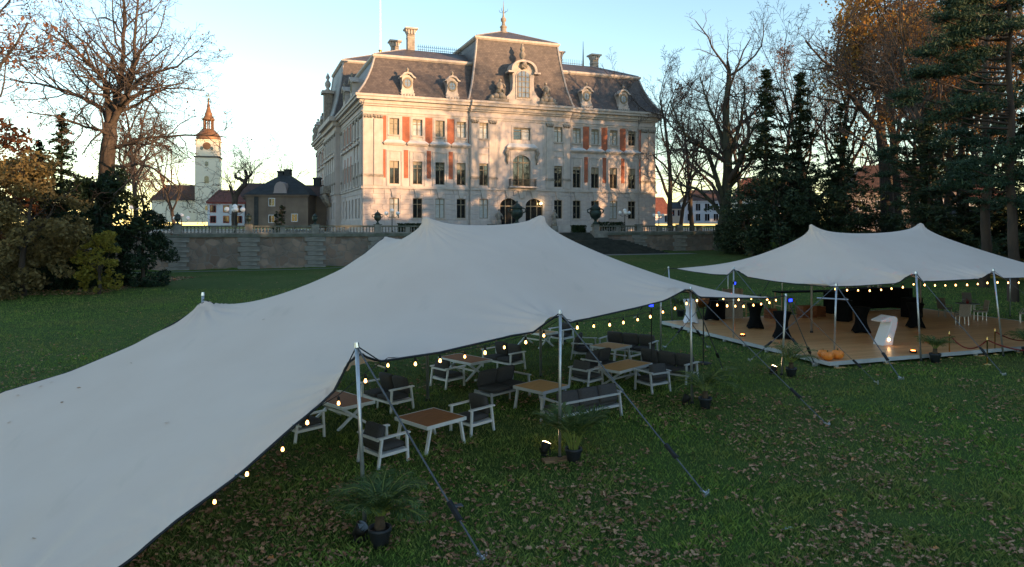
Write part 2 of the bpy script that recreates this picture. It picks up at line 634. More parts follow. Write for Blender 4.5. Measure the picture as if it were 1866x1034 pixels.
def wall_panel(mb, u0, u1, z0, z1, holes, y, depth=0.32, T=lambda x, y, z: (x, y, z)):
    """sheet with rectangular openings and their reveals"""
    us = sorted({u0, u1, *[h[0] for h in holes], *[h[1] for h in holes]})
    zs = sorted({z0, z1, *[h[2] for h in holes], *[h[3] for h in holes]})
    for a, b in zip(us[:-1], us[1:]):
        for c, d in zip(zs[:-1], zs[1:]):
            cu, cz = (a + b) / 2, (c + d) / 2
            if any(h[0] < cu < h[1] and h[2] < cz < h[3] for h in holes):
                continue
            mb.add([T(a, y, c), T(b, y, c), T(b, y, d), T(a, y, d)], [(0, 1, 2, 3)])
    for a, b, c, d in holes:
        y2 = y + depth
        mb.add([T(a, y, c), T(b, y, c), T(b, y, d), T(a, y, d), T(a, y2, c), T(b, y2, c), T(b, y2, d), T(a, y2, d)],
               [(0, 4, 5, 1), (1, 5, 6, 2), (2, 6, 7, 3), (3, 7, 4, 0)])


WIN = {}


def window_meshes(w, h, kind):
    key = (round(w, 2), round(h, 2), kind)
    if key in WIN:
        return WIN[key]
    f = MB()
    t = 0.09
    d0, d1 = 0.0, 0.10
    f.box(-w / 2, -w / 2 + t, d0, d1, 0, h).box(w / 2 - t, w / 2, d0, d1, 0, h).box(-w / 2 + t, w / 2 - t, d0, d1, h - t, h).box(-w / 2 + t, w / 2 - t, d0, d1, 0, t)
    f.box(-0.055, 0.055, d0 - 0.02, d1 - 0.02, t, h - t)
    zt = h * 0.70
    f.box(-w / 2 + t, -0.055, d0 - 0.01, d1 - 0.01, zt - 0.05, zt + 0.05).box(0.055, w / 2 - t, d0 - 0.01, d1 - 0.01, zt - 0.05, zt + 0.05)
    if h < 2.6:
        f.box(-w / 2 + t, -0.055, 0.03, 0.07, h * 0.36 - 0.02, h * 0.36 + 0.02).box(0.055, w / 2 - t, 0.03, 0.07, h * 0.36 - 0.02, h * 0.36 + 0.02)
    p = MB().add([(-w / 2 + 0.02, 0.06, 0.02), (w / 2 - 0.02, 0.06, 0.02), (w / 2 - 0.02, 0.06, h - 0.02), (-w / 2 + 0.02, 0.06, h - 0.02)], [(0, 1, 2, 3)])
    fm, pmh = f.mesh('window'), p.mesh('pane')
    fm.materials.append(M['frame'])
    pmh.materials.append(M[{'g': 'glass', 'b': 'blind', 'y': 'blindy'}[kind]])
    WIN[key] = (fm, pmh)
    return WIN[key]


def add_window(parent, u, y, z, w, h, kind='g', rz=0.0, half_blind=0.0):
    fm, pmh = window_meshes(w, h, kind)
    o = place('window', fm, None, parent, (u, y, z), rz)
    place('pane', pmh, None, o)
    if half_blind:
        MB().box(-w / 2 + 0.09, w / 2 - 0.09, 0.035, 0.05, h * (1 - half_blind), h - 0.09).build('roller_blind', M['blindy'], o)
    return o


rng = random.Random(5)
G0, G1, F0, F1, S0, S1 = 2.0, 4.8, 6.77, 9.98, 13.58, 15.88
ww = 1.36


def facade(u0, u1, y, centres, gk):
    """wall body of one stretch"""
    holes = []
    for c in centres:
        holes += [(c - ww / 2, c + ww / 2, G0, G1), (c - ww / 2, c + ww / 2, F0, F1), (c - ww / 2, c + ww / 2, S0, S1)]
    mb = MB()
    wall_panel(mb, u0, u1, 0, ZC - 0.4, holes, y)
    return mb


left_m = facade(0, RS0, 0, bays_l, 0)
left_m.f += []
wall_o = left_m.build('wall', M['stone'], castle)
right_w = facade(RS1, W_L, 0, bays[4:], 0).build('wall', M['stone'], castle)
mid_b = [17.35, W_L - 17.35]
holes = []
for c in mid_b:
    holes += [(c - ww / 2, c + ww / 2, G0, G1), (c - ww / 2, c + ww / 2, F0, F1), (c - ww / 2, c + ww / 2, S0, S1)]
holes += [(H_ - 1.4, H_ + 1.4, F0, 11.4), (H_ - 1.35, H_ + 1.35, S0 + 0.05, 15.45), (19.85, 22.7, 0, 4.95), (23.9, 26.75, 0, 4.95)]
mb = MB()
wall_panel(mb, RS0, RS1, 0, ZC - 0.4, holes, PRJ, 0.4)
for e in (RS0, RS1):
    mb.add([(e, PRJ, 0), (e, 0, 0), (e, 0, ZC - .4), (e, PRJ, ZC - .4)], [(0, 1, 2, 3)])
mid_w = mb.build('wall', M['stone'], castle)

# windows of the front
kinds_g = ['b', 'g', 'b', 'g', 'g', 'g', 'b', 'g']
kinds_f = ['g'] * 8
kinds_s = ['y', 'b', 'y', 'b', 'b', 'b', 'b', 'g']
for i, c in enumerate(bays):
    add_window(castle, c, 0.2, G0, ww, G1 - G0, kinds_g[i])
    add_window(castle, c, 0.2, F0, ww, F1 - F0, kinds_f[i], half_blind=rng.choice([0.12, 0.15, 0.3]) if i != 2 else 0)
    add_window(castle, c, 0.2, S0, ww, S1 - S0, kinds_s[i], half_blind=0.18)
for c, a, b in ((mid_b[0], 'b', 'b'), (mid_b[1], 'g', 'b')):
    add_window(castle, c, PRJ + 0.2, G0, ww, G1 - G0, a)
    add_window(castle, c, PRJ + 0.2, F0, ww, F1 - F0, 'g', half_blind=0.1)
    add_window(castle, c, PRJ + 0.2, S0, ww, S1 - S0, b, half_blind=0.2)
o = add_window(castle, H_, PRJ + 0.2, S0 + 0.05, 2.7, 1.82, 'g', half_blind=0.14)
MB().box(0.05, 1.2, 0.02, 0.045, 0.1, 1.5).build('curtain', M['blind'], o)


def arch_pts(c, hw, z0, zs, rise, n=14):
    """outline of an opening with an elliptic head"""
    p = [(c - hw, z0), (c + hw, z0), (c + hw, zs)]
    for i in range(1, n):
        t = PI * i / n
        p.append((c + hw * math.cos(t), zs + rise * math.sin(t)))
    p.append((c - hw, zs))
    return p


def spandrel(mb, c, hw, zs, rise, ztop, y, d, n=14):
    """fills the corners over an arched head"""
    prev = (c + hw, zs)
    for i in range(1, n + 1):
        t = PI * i / n
        cur = (c + hw * math.cos(t), zs + rise * math.sin(t))
        mb.add([(prev[0], y, prev[1]), (cur[0], y, cur[1]), (cur[0], y, ztop), (prev[0], y, ztop)], [(0, 3, 2, 1)])
        mb.add([(prev[0], y, prev[1]), (cur[0], y, cur[1]), (cur[0], y + d, cur[1]), (prev[0], y + d, prev[1])], [(0, 1, 2, 3)])
        prev = cur


def arched(c, hw, z0, zs, rise, ztop, y, mat_p, bars, name):
    mb = MB()
    spandrel(mb, c, hw, zs, rise, ztop, y, 0.3)
    mb.build('spandrel', M['stone'], castle)
    f = MB()
    for x in bars:
        f.box(c + x - 0.06, c + x + 0.06, y + 0.2, y + 0.28, z0, zs + rise * math.sqrt(max(0.0, 1 - (x / hw) ** 2)))
    f.box(c - hw, c + hw, y + 0.18, y + 0.27, zs - 0.1, zs + 0.08)
    f.box(c - hw, c + hw, y + 0.19, y + 0.27, z0, z0 + 0.5 if name == 'door' else z0 + 0.12)
    o = f.build(name, M['frame'], castle)
    MB().prism(arch_pts(c, hw, z0, zs, rise), y + 0.29, y + 0.31).build('pane', mat_p, o)
    return o


arched(H_, 1.4, F0, 10.3, 1.1, 11.4, PRJ, M['glass'], (-1.34, -0.5, 0.3, 1.34), 'window')
d1 = arched(21.27, 1.42, 0, 3.85, 1.1, 4.95, PRJ, M['glass'], (-1.36, -0.5, 0.5, 1.36), 'door')
d2 = arched(25.32, 1.42, 0, 3.85, 1.1, 4.95, PRJ, M['glass'], (-1.36, -0.5, 0.5, 1.36), 'door')
M['entry_lamp'] = emit('entry_lamp', (1.0, 0.62, 0.25), 14.0)
o = MB().ball((26.2, PRJ - 0.45, 4.25), 0.16, 10, 6).build('entrance_lantern', M['entry_lamp'], castle, True)
# string course, frames, ledges, brick panels
tr = M['stone_trim']


def hband(z0, z1, d, name='string_course', mat=None, d2=None):
    """band running along both side stretches and round the middle block, and along the left flank"""
    mat = mat or tr
    for a, b, y in ((-d, RS0, 0.0), (RS0, RS1, PRJ), (RS1, W_L + d, 0.0)):
        MB().box(a, b, y - d, y + 0.05, z0, z1).build(name, mat, castle)
    MB().box(-d, 0.05, 0.052, 63.0, z0, z1).build(name, mat, castle)
    MB().box(W_L - 0.05, W_L + d, 0.052, 63.0, z0, z1).build(name, mat, castle)


hband(6.08, 6.30, 0.22)
hband(6.302, 6.50, 0.14)
hband(0, 1.0, 0.12, 'plinth')
hband(16.30, 16.62, 0.10, 'architrave')
hband(16.622, 16.74, 0.20, 'architrave')
hband(17.45, 17.70, 0.28, 'cornice')
hband(17.702, 18.20, 0.50, 'cornice')
hband(18.202, 18.60, 0.95, 'cornice')
hband(18.602, 18.92, 1.12, 'cornice')


def n_frame(w, z0, z1, t):
    """outline of a door-like surround: two jambs and a head in one piece"""
    h_ = w / 2 + 0.003
    return [(-h_ - t, z0), (-h_, z0), (-h_, z1 + 0.003), (h_, z1 + 0.003), (h_, z0), (h_ + t, z0), (h_ + t, z1 + t), (-h_ - t, z1 + t)]


def frame_mesh(mb, w, z0, z1, t, y0, y1):
    """surround built of quads so that it stays one connected piece"""
    p = n_frame(w, z0, z1, t)
    n_ = len(p)
    vs_ = [(x, y0, z) for x, z in p] + [(x, y1, z) for x, z in p]
    fs_ = [(0, 1, 2, 7), (7, 2, 3, 6), (3, 4, 5, 6)]
    fs_ += [(i, i + n_, (i + 1) % n_ + n_, (i + 1) % n_) for i in range(n_)]
    mb.add(vs_, fs_)
    return mb


def surround(c, z0, z1, w, y, t=0.30, d=0.07):
    frame_mesh(MB(), w, z0, z1, t, -d, 0.02).build('window_surround', tr, castle, loc=(c, y, 0))


def ledge(c, hw, y, z0=12.32, z1=12.90):
    """sloping zinc-covered hood under an upper window, with a stone moulding below"""
    s = MB()
    s.add([(c - hw, y - 0.42, z0 + 0.18), (c + hw, y - 0.42, z0 + 0.18), (c + hw - 0.45, y, z1), (c - hw + 0.45, y, z1), (c - hw, y, z0 + 0.18), (c + hw, y, z0 + 0.18)],
          [(0, 1, 2, 3), (0, 3, 4), (1, 5, 2)])
    s.build('hood', M['ledge'], castle)
    MB().box(c - hw, c + hw, y - 0.42, y, z0, z0 + 0.178).box(c - hw + 0.1, c + hw - 0.1, y - 0.25, y, z0 - 0.16, z0 - 0.002).build('hood_moulding', tr, castle)


for c in bays:
    surround(c, 13.0, S1, ww, 0)
    surround(c, 6.52, F1 + 1.3, ww + 0.55, 0, 0.16, 0.10)
    MB().box(c - 0.60, c + 0.60, -0.06, 0.01, F1 + 0.2, F1 + 1.25).build('apron_panel', tr, castle)
    MB().box(c - 0.85, c + 0.85, -0.2, 0.02, S0 - 0.16, S0 - 0.003).build('sill', tr, castle)
    MB().box(c - 0.80, c + 0.80, -0.16, 0.02, G0 - 0.14, G0 - 0.003).build('sill', tr, castle)
    MB().prism([(c - 0.28, 4.9), (c + 0.28, 4.9), (c + 0.52, 6.05), (c - 0.52, 6.05)], -0.2, 0.0).build('keystone', tr, castle)
    ledge(c, 1.56, 0)
for c in mid_b:
    surround(c, 13.0, S1, ww, PRJ)
    surround(c, 6.52, F1 + 1.3, ww + 0.3, PRJ, 0.14, 0.10)
    MB().box(c - 0.85, c + 0.85, PRJ - 0.2, PRJ + 0.02, S0 - 0.16, S0 - 0.003).build('sill', tr, castle)
    MB().box(c - 0.95, c + 0.95, PRJ - 0.10, PRJ + 0.02, 12.2, 12.42).build('moulding', tr, castle)
    MB().prism([(c - 0.28, 4.9), (c + 0.28, 4.9), (c + 0.52, 6.05), (c - 0.52, 6.05)], PRJ - 0.2, PRJ).build('keystone', tr, castle)
for c in (21.27, 25.32, 23.3):
    MB().prism([(c - 0.34, 5.0), (c + 0.34, 5.0), (c + 0.62, 6.05), (c - 0.62, 6.05)], PRJ - 0.26, PRJ).build('keystone', tr, castle)
ledge(H_, 2.45, PRJ, 12.36, 13.1)
surround(H_, 13.2, 15.45, 2.7, PRJ, 0.3)
surround(H_, 6.52, 11.5, 2.86, PRJ, 0.35)
for a in (-1, 1):                                   # carved brackets beside the great window
    MB().tube([(H_ + a * 2.3, PRJ - 0.25, 12.3), (H_ + a * 2.5, PRJ - 0.3, 11.7), (H_ + a * 2.25, PRJ - 0.2, 11.2), (H_ + a * 2.4, PRJ - 0.2, 10.6), (H_ + a * 2.3, PRJ - 0.1, 10.0)],
              [0.22, 0.3, 0.22, 0.2, 0.06], 7).build('carved_bracket', M['carved'], castle, True)
    MB().box(H_ + a * 4.0 - 0.6, H_ + a * 4.0 + 0.6, PRJ - 0.05, PRJ + 0.02, 8.6, 15.8).build('wall_panel', tr, castle)
bl = MB()                                           # iron balcony
for a in np.arange(-2.0, 2.01, 0.18):
    bl.box(H_ + a - 0.02, H_ + a + 0.02, PRJ - 0.86, PRJ - 0.82, 6.75, 7.75)
bl.box(H_ - 2.05, H_ + 2.05, PRJ - 0.88, PRJ - 0.80, 7.75, 7.82)
for a in (-2.02, 2.02):
    for yy in np.arange(0.1, 0.8, 0.18):
        bl.box(H_ + a - 0.02, H_ + a + 0.02, PRJ - yy - 0.02, PRJ - yy + 0.02, 6.75, 7.75)
    bl.box(H_ + a - 0.03, H_ + a + 0.03, PRJ - 0.79, PRJ, 7.76, 7.82)
bl.build('balcony_railing', M['iron'], castle)
MB().box(H_ - 2.2, H_ + 2.2, PRJ - 0.95, PRJ, 6.52, 6.74).build('balcony_floor', tr, castle)
edges = [2.95, 6.0, 9.27, 12.48, RS0 - 0.12]
for k_, e in enumerate(edges):
    for mir in (0, 1):
        w2 = 0.26 if k_ in (0,) else (0.10 if k_ == 4 else 0.52)
        w1 = 0.16 if k_ in (0,) else (0.0 if k_ == 4 else 0.31)
        c = e if k_ not in (0,) else e + 0.02
        c = W_L - c if mir else c
        MB().box(c - w2, c + w2, -0.035, 0.01, 12.6, 16.2).build('brick_panel', M['brick'], castle)
        if w1:
            MB().box(c - w1, c + w1, -0.035, 0.01, 7.6, 11.52).build('brick_panel', M['brick'], castle)


CAPITAL = MB()
CAPITAL.box(-0.5, 0.5, -0.10, 0.02, 0, 0.10).box(-0.60, 0.60, -0.24, 0.02, 0.46, 0.60)
for a in (-0.36, 0.0, 0.36):
    CAPITAL.ball((a, -0.12, 0.28), 0.22, 7, 5)
for a in (-0.52, 0.52):
    CAPITAL.ball((a, -0.16, 0.36), 0.15, 7, 5)
CAPITAL = CAPITAL.mesh('capital')


def pilaster(u0, u1, y, rz=0.0, T=None):
    w = (u1 - u0)
    c = (u0 + u1) / 2
    e = bpy.data.objects.new('pilaster', MB().box(-w / 2, w / 2, -0.14, 0.02, 0.38, 8.0).mesh('pilaster'))
    COL.objects.link(e)
    e.parent = castle
    e.data.materials.append(tr)
    loc = (c, y, 7.7) if T is None else T(c, y, 7.7)
    e.location = loc
    e.rotation_euler.z = rz
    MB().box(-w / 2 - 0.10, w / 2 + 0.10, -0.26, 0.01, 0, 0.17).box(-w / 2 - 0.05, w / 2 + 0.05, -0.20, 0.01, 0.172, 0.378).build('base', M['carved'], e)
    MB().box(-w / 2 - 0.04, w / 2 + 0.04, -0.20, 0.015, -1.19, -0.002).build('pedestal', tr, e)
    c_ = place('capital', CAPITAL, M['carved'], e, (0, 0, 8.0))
    c_.scale = (w / 1.2, 1.0, 1.0)
    return e


for a, b in ((0.12, 1.38), (1.52, 2.75)):
    pilaster(a, b, 0)
    pilaster(W_L - b, W_L - a, 0)
for a, b in ((15.4, 16.55), (18.15, 19.35)):
    pilaster(a, b, PRJ)
    pilaster(W_L - b, W_L - a, PRJ)
# rusticated ground floor, each block on the front a stone of its own
rowh = 0.72
rg = random.Random(3)
open_g = [(c - ww / 2 - 0.1, c + ww / 2 + 0.1, G0 - 0.2, G1 + 0.05) for c in bays + mid_b] + [(c - ww / 2 + 0.3, c + ww / 2 - 0.3, G1, 6.1) for c in bays + mid_b] \
    + [(19.75, 22.8, 0, 5.05), (23.8, 26.85, 0, 5.05), (20.6, 21.95, 5, 6.1), (24.6, 26, 5, 6.1), (22.6, 24.0, 5, 6.1)]
for r in range(7):
    z0 = 1.03 + r * rowh
    u = 0.02
    while u < W_L - 0.1:
        L = rg.uniform(1.35, 1.75) * (0.75 if (r % 2 and u < 0.1) else 1)
        u1 = min(u + L, W_L - 0.02)
        if u < RS0 < u1:
            u1 = RS0
        if u < RS1 < u1:
            u1 = RS1
        cut = [(h[0], h[1]) for h in open_g if h[2] < z0 + rowh - 0.05 and h[3] > z0 + 0.05]
        a, b = u, u1
        nxt = u1
        for h0, h1 in cut:
            if h0 < b and h1 > a:
                if a < h0 - 0.25:
                    b = h0
                    nxt = h1
                else:
                    a = b
                    nxt = max(h1, u + 0.01) if h0 <= u + 0.26 else h1
        if b - a > 0.22:
            y = PRJ if RS0 <= a and b <= RS1 + 0.01 else 0.0
            block('stone_block', M['stone_block'], wall_o if b <= RS0 else (mid_w if b <= RS1 + 0.01 else right_w), ((a + b) / 2, y - 0.0, z0 + rowh / 2), (b - a - 0.035, 0.14, rowh - 0.04))
        u = nxt
# rain pipes
for u, y in ((0.02, -0.2), (15.2, -0.15), (43.4, -0.22), (31.42, -0.15)):
    MB().tube([(u, y, 0), (u, y, 17.0), (u, y - 0.25, 17.5), (u, y - 0.9, 18.0)], 0.07, 7).build('rain_pipe', M['zinc'], castle)

# left flank
LF = 62.0
SR0, SR1 = 22.0, 38.0             # projecting part of the flank
SPRJ = 0.9
mb = MB()
flank_b = [3.2, 6.0, 9.2, 12.4, 15.6, 18.8]
flank_m = [24.2, 27.2, 30.0, 32.8, 35.8]
flank_e = [41.2, 44.4, 47.6, 50.8, 54.0, 57.2]


def flank(u, v0, v1, centres):
    hs = []
    for c in centres:
        hs += [(c - 0.62, c + 0.62, G0, G1), (c - 0.62, c + 0.62, F0, F1), (c - 0.62, c + 0.62, S0, S1)]
    b = MB()
    wall_panel(b, v0, v1, 0, ZC - 0.4, hs, 0, 0.3, T=lambda x, y, z: (u + y, x, z))
    b.f = [f[::-1] for f in b.f]
    w = b.build('wall', M['stone'], castle)
    for c in centres:
        for z, h, kk in ((G0, G1 - G0, 'g'), (F0, F1 - F0, 'g'), (S0, S1 - S0, 'g')):
            add_window(castle, u + 0.2, c, z, 1.24, h, kk, -PI / 2)
        for z0, z1 in ((F0 - 0.2, F1), (S0 - 0.2, S1)):
            frame_mesh(MB(), 1.24, z0, z1, 0.30, -0.08, 0.02).build('window_surround', tr, castle, loc=(u, c, 0), rz=-PI / 2)
            MB().box(u - 0.3, u + 0.02, c - 0.8, c + 0.8, z0 - 0.2, z0 - 0.003).build('sill', tr, castle)
        MB().box(u - 0.4, u + 0.02, c - 1.3, c + 1.3, 12.35, 12.65).build('moulding', tr, castle)
    return w


fw = flank(0.0, 0, SR0, flank_b)
flank(-SPRJ, SR0, SR1, flank_m)
flank(0.0, SR1, LF, flank_e)
mb = MB()
for e in (SR0, SR1):
    mb.add([(-SPRJ, e, 0), (0, e, 0), (0, e, ZC - .4), (-SPRJ, e, ZC - .4)], [(0, 1, 2, 3)])
mb.add([(W_L, 0, 0), (W_L, LF, 0), (W_L, LF, ZC), (W_L, 0, ZC)], [(0, 1, 2, 3)])
mb.add([(W_L, LF, 0), (0, LF, 0), (0, LF, ZC), (W_L, LF, ZC)], [(0, 1, 2, 3)])
mb.build('wall', M['stone'], castle)
for z0, z1, d in ((6.08, 6.5, 0.25), (16.3, 16.7, 0.2), (17.45, 18.2, 0.5), (18.202, 18.94, 1.1)):
    MB().box(-SPRJ - d, -0.06, SR0 - d * 0.6, SR1 + d * 0.6, z0, z1 + 0.004).build('cornice', tr, castle)
Tf = lambda c, y, z: (y, c, z)
for v, u in ((0.7, 0), (2.0, 0), (4.6, 0), (7.6, 0), (21.0, 0), (22.8, -SPRJ), (25.7, -SPRJ), (28.6, -SPRJ), (31.4, -SPRJ), (34.3, -SPRJ), (37.2, -SPRJ), (46, 0), (52.4, 0), (60.5, 0)):
    pilaster(v - 0.45, v + 0.45, u, -PI / 2, Tf)
for v in (10.8, 14.0, 17.2, 42.8, 49.2, 55.6):
    MB().box(-0.04, 0.01, v - 0.45, v + 0.45, 12.9, 16.2).box(-0.04, 0.01, v - 0.3, v + 0.3, 7.6, 11.4).build('brick_panel', M['brick'], castle)
fb = MB()
for r in range(7):
    v = 0.05 + (0.6 if r % 2 else 0)
    while v < LF - 1:
        b = v + 1.45
        base = -SPRJ if (v > SR0 - .1 and b < SR1 + .2) else 0.0
        if not any(c - 0.75 < b and c + 0.75 > v and r in (1, 2, 3, 4, 5) for c in flank_b + flank_m + flank_e):
            fb.box(base - 0.07, base + 0.01, v + 0.02, b - 0.02, 1.03 + r * rowh + 0.02, 1.03 + (r + 1) * rowh - 0.02)
        v = b
tag(fb.build('stone_blocks', M['stone_block'], castle), kind='stuff')
# balcony and statues on the flank
MB().box(-SPRJ - 1.4, -SPRJ, 27.5, 32.5, 6.5, 6.8).box(-SPRJ - 1.4, -SPRJ - 1.2, 27.5, 32.5, 6.8, 7.8).box(-SPRJ - 1.2, -SPRJ, 27.5, 27.7, 6.8, 7.8).box(-SPRJ - 1.2, -SPRJ, 32.3, 32.5, 6.8, 7.8).build('balcony', M['carved'], castle, bevel=0.05)
for v in (28.0, 32.0):
    MB().tube([(-SPRJ - 0.1, v, 4.2), (-SPRJ - 0.6, v, 5.2), (-SPRJ - 1.2, v, 6.4)], [0.25, 0.4, 0.45], 7).build('balcony_bracket', M['carved'], castle, True)

# roofs
PROF = [(-0.25, 18.93), (0.05, 19.3), (0.75, 20.3), (1.45, 21.6), (2.05, 23.0), (2.45, 24.3), (2.6, 24.75)]


def ring(u0, u1, v0, v1, s, z):
    return [(u0 + s, v0 + s, z), (u1 - s, v0 + s, z), (u1 - s, v1 - s, z), (u0 + s, v1 - s, z)]


def mansard(u0, u1, v0, v1, prof, top_in, top_z, names=('roof_slope', 'roof_top'), sm=1.0, brk=0.28, finial=None):
    rr = [ring(u0, u1, v0, v1, s * sm, z) for s, z in prof]
    root = None
    for side in range(4):
        b = MB()
        for a, c in zip(rr[:-1], rr[1:]):
            s2 = (side + 1) % 4
            b.add([a[side], a[s2], c[s2], c[side]], [(0, 1, 2, 3)])
        o = b.build('roof_slope', M['slate'] if side % 2 == 0 else M['slate_side'], castle, True)
        # lead roll along the hip
        MB().tube([r_[side] for r_ in rr], 0.17, 6).build('hip_flashing', M['zinc'], castle)
    s_, z_ = prof[-1][0] * sm, prof[-1][1]
    e = 0.35
    a = ring(u0, u1, v0, v1, s_ - e, z_)
    b = MB()
    lo = ring(u0, u1, v0, v1, s_ - 0.12, z_ - 0.22)
    hi = ring(u0, u1, v0, v1, s_ - e, z_ + 0.0)
    h2 = ring(u0, u1, v0, v1, s_ - e, z_ + brk)
    h3 = ring(u0, u1, v0, v1, s_ - 0.05, z_ + brk + 0.08)
    for p_, q_ in ((lo, hi), (hi, h2), (h2, h3)):
        for i in range(4):
            j = (i + 1) % 4
            b.add([p_[i], p_[j], q_[j], q_[i]], [(0, 1, 2, 3)])
    b.build('roof_moulding', M['stone_trim'], castle)
    t = ring(u0, u1, v0, v1, top_in, top_z)
    b = MB()
    for i in range(4):
        j = (i + 1) % 4
        b.add([h3[i], h3[j], t[j], t[i]], [(0, 1, 2, 3)])
    b.add(t, [(0, 1, 2, 3)])
    b.build('roof_top', M['slate'], castle)
    for i in range(4):
        MB().tube([h3[i], t[i]], 0.12, 6).build('hip_flashing', M['zinc'], castle)
    return t


mansard(-0.6, W_L + 0.6, -0.6, LF, PROF, 8.2, 27.5)
PC = [(-0.1, 18.95), (0.12, 19.4), (0.75, 21.6), (1.2, 24.0), (1.6, 26.5), (1.85, 28.55)]
mansard(RS0 - 0.35, RS1 + 0.35, PRJ - 0.3, 15.5, PC, 7.85, 31.6)
mansard(-SPRJ - 0.4, 17.0, SR0 - 0.4, SR1 + 0.4, PC, 8.0, 31.6)
FIN = [(0.75, 0), (0.75, 0.3), (0.5, 0.5), (0.5, 1.1), (0.62, 1.2), (0.3, 1.5), (0.26, 2.0), (0.45, 2.2), (0.45, 2.5), (0.18, 2.8), (0.10, 3.6), (0.04, 5.0), (0.02, 5.4)]
fo = MB().lathe(FIN, 10, (H_, 7.4, 31.2)).build('finial', M['carved'], castle, True)
fc = MB()
for i in range(4):
    t = PI / 4 + i * PI / 2
    fc.tube([(H_, 7.4, 34.6), (H_ + 0.7 * math.cos(t), 7.4 + 0.7 * math.sin(t), 34.9), (H_ + 0.75 * math.cos(t), 7.4 + 0.75 * math.sin(t), 35.2)], 0.03, 5)
fc.build('wrought_cross', M['iron'], fo)
fo = MB().lathe([(r_ * 0.8, z_ * 0.5) for r_, z_ in FIN[:9]], 10, (8.0, 30.0, 31.4)).build('finial', M['gold'], castle, True)
MB().tube([(8.0, 30.0, 32.4), (8.0, 30.0, 48.0)], [0.14, 0.08], 8).build('flagpole', M['globe'], castle)
cr = MB()
for u in np.arange(9.6, 16.6, 0.32):
    cr.tube([(u, 7.7, 27.5), (u, 7.7, 28.5)], 0.03, 4)
    cr.tube([(u - 0.15, 7.7, 28.05), (u, 7.7, 28.3), (u + 0.15, 7.7, 28.05)], 0.03, 4)
cr.box(9.5, 16.6, 7.67, 7.73, 27.7, 27.76)
cr.build('roof_cresting', M['iron'], castle)
cr = MB()
for u in np.arange(31.5, 37.4, 0.34):
    cr.tube([(u, 7.7, 27.5), (u, 7.7, 28.4)], 0.03, 4)
cr.box(31.4, 37.5, 7.67, 7.73, 27.7, 27.76)
cr.build('roof_cresting', M['iron'], castle)
MB().tube([(37.6, 7.8, 27.4), (37.6, 7.8, 31.6)], [0.14, 0.03], 6).build('roof_spike', M['iron'], castle)


def chimney(u, v, z0, z1, w=1.1, d=1.1):
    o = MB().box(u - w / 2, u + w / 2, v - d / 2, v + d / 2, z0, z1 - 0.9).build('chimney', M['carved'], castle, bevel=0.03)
    s = MB()
    s.box(u - w / 2 - 0.05, u + w / 2 + 0.05, v - d / 2 - .05, v + d / 2 + .05, z1 - 1.5, z1 - 1.38)
    for a in (-1, 0, 1):
        s.box(u + a * w * 0.38 - 0.10, u + a * w * 0.38 + 0.10, v - d / 2 - 0.2, v - d / 2, z1 - 0.95, z1 - 0.3)
    s.prism([(u - w / 2, z1 - 0.9), (u + w / 2, z1 - 0.9), (u + w / 2 + 0.35, z1 - 0.25), (u - w / 2 - 0.35, z1 - 0.25)], v - d / 2 - 0.02, v + d / 2 + 0.02)
    s.box(u - w / 2 - 0.42, u + w / 2 + 0.42, v - d / 2 - 0.4, v + d / 2 + 0.4, z1 - 0.25, z1)
    s.build('chimney_cap', M['stone_trim'], o)


chimney(8.55, 8.3, 26.8, 30.9)
chimney(7.0, 12.5, 26.8, 29.9)
chimney(40.4, 9.2, 26.5, 29.9)
chimney(35.2, 12.5, 27.0, 30.7)


def dormer(u, v, z, rz=0.0):
    """bull's-eye dormer"""
    o = place('dormer', DORM, M['stone_trim'], castle, (u, v, z), rz)
    place('round_window', DW, M['frame'], o)
    place('pane', DP, M['glassb'], o)
    place('finial', DF, M['carved'], o)


M['glassb'] = pm('dormer_glass', (0.16, 0.20, 0.25), (0.12, 0.15, 0.2), 1.0, 0.08, spec=0.9)
D = MB()
body = [(-0.80, 0.0), (0.80, 0.0), (0.95, 0.25), (0.78, 0.6), (0.72, 1.4), (0.80, 2.0), (0.75, 2.25), (0.45, 2.62), (0, 2.75), (-0.45, 2.62), (-0.75, 2.25), (-0.80, 2.0), (-0.72, 1.4), (-0.78, 0.6), (-0.95, 0.25)]
D.prism(body, 0.0, 2.6)
arch = [(-1.12, 2.05), (-0.78, 2.15), (-0.45, 2.52), (0, 2.66), (0.45, 2.52), (0.78, 2.15), (1.12, 2.05), (1.12, 2.22), (0.86, 2.36), (0.52, 2.78), (0, 2.95), (-0.52, 2.78), (-0.86, 2.36), (-1.12, 2.22)]
D.prism(arch, -0.28, 0.9)
D.box(-1.0, 1.0, -0.15, -0.001, -0.2, 0.0)
for i in range(-2, 3):
    D.ball((i * 0.4, -0.1, -0.28), 0.2, 7, 5)
DORM = D.mesh('dormer')
D = MB()
n = 20
for r0, r1, y0 in ((0.46, 0.66, -0.09),):
    for i in range(n):
        t, t2 = 2 * PI * i / n, 2 * PI * (i + 1) / n
        P = lambda r, t_, y: (r * math.cos(t_), y, 1.42 + 1.18 * r * math.sin(t_))
        D.add([P(r0, t, y0), P(r1, t, y0), P(r1, t2, y0), P(r0, t2, y0), P(r0, t, 0.0), P(r1, t, 0.0), P(r1, t2, 0.0), P(r0, t2, 0.0)], [(0, 1, 2, 3), (1, 5, 6, 2), (4, 0, 3, 7)])
D.box(-0.03, 0.03, -0.05, -0.02, 0.95, 1.9).box(-0.46, 0.46, -0.05, -0.02, 1.39, 1.45)
DW = D.mesh('round_window')
DP = MB().add([(0.5 * math.cos(2 * PI * i / 16), -0.012, 1.42 + 0.58 * math.sin(2 * PI * i / 16)) for i in range(16)], [tuple(range(16))]).mesh('pane')
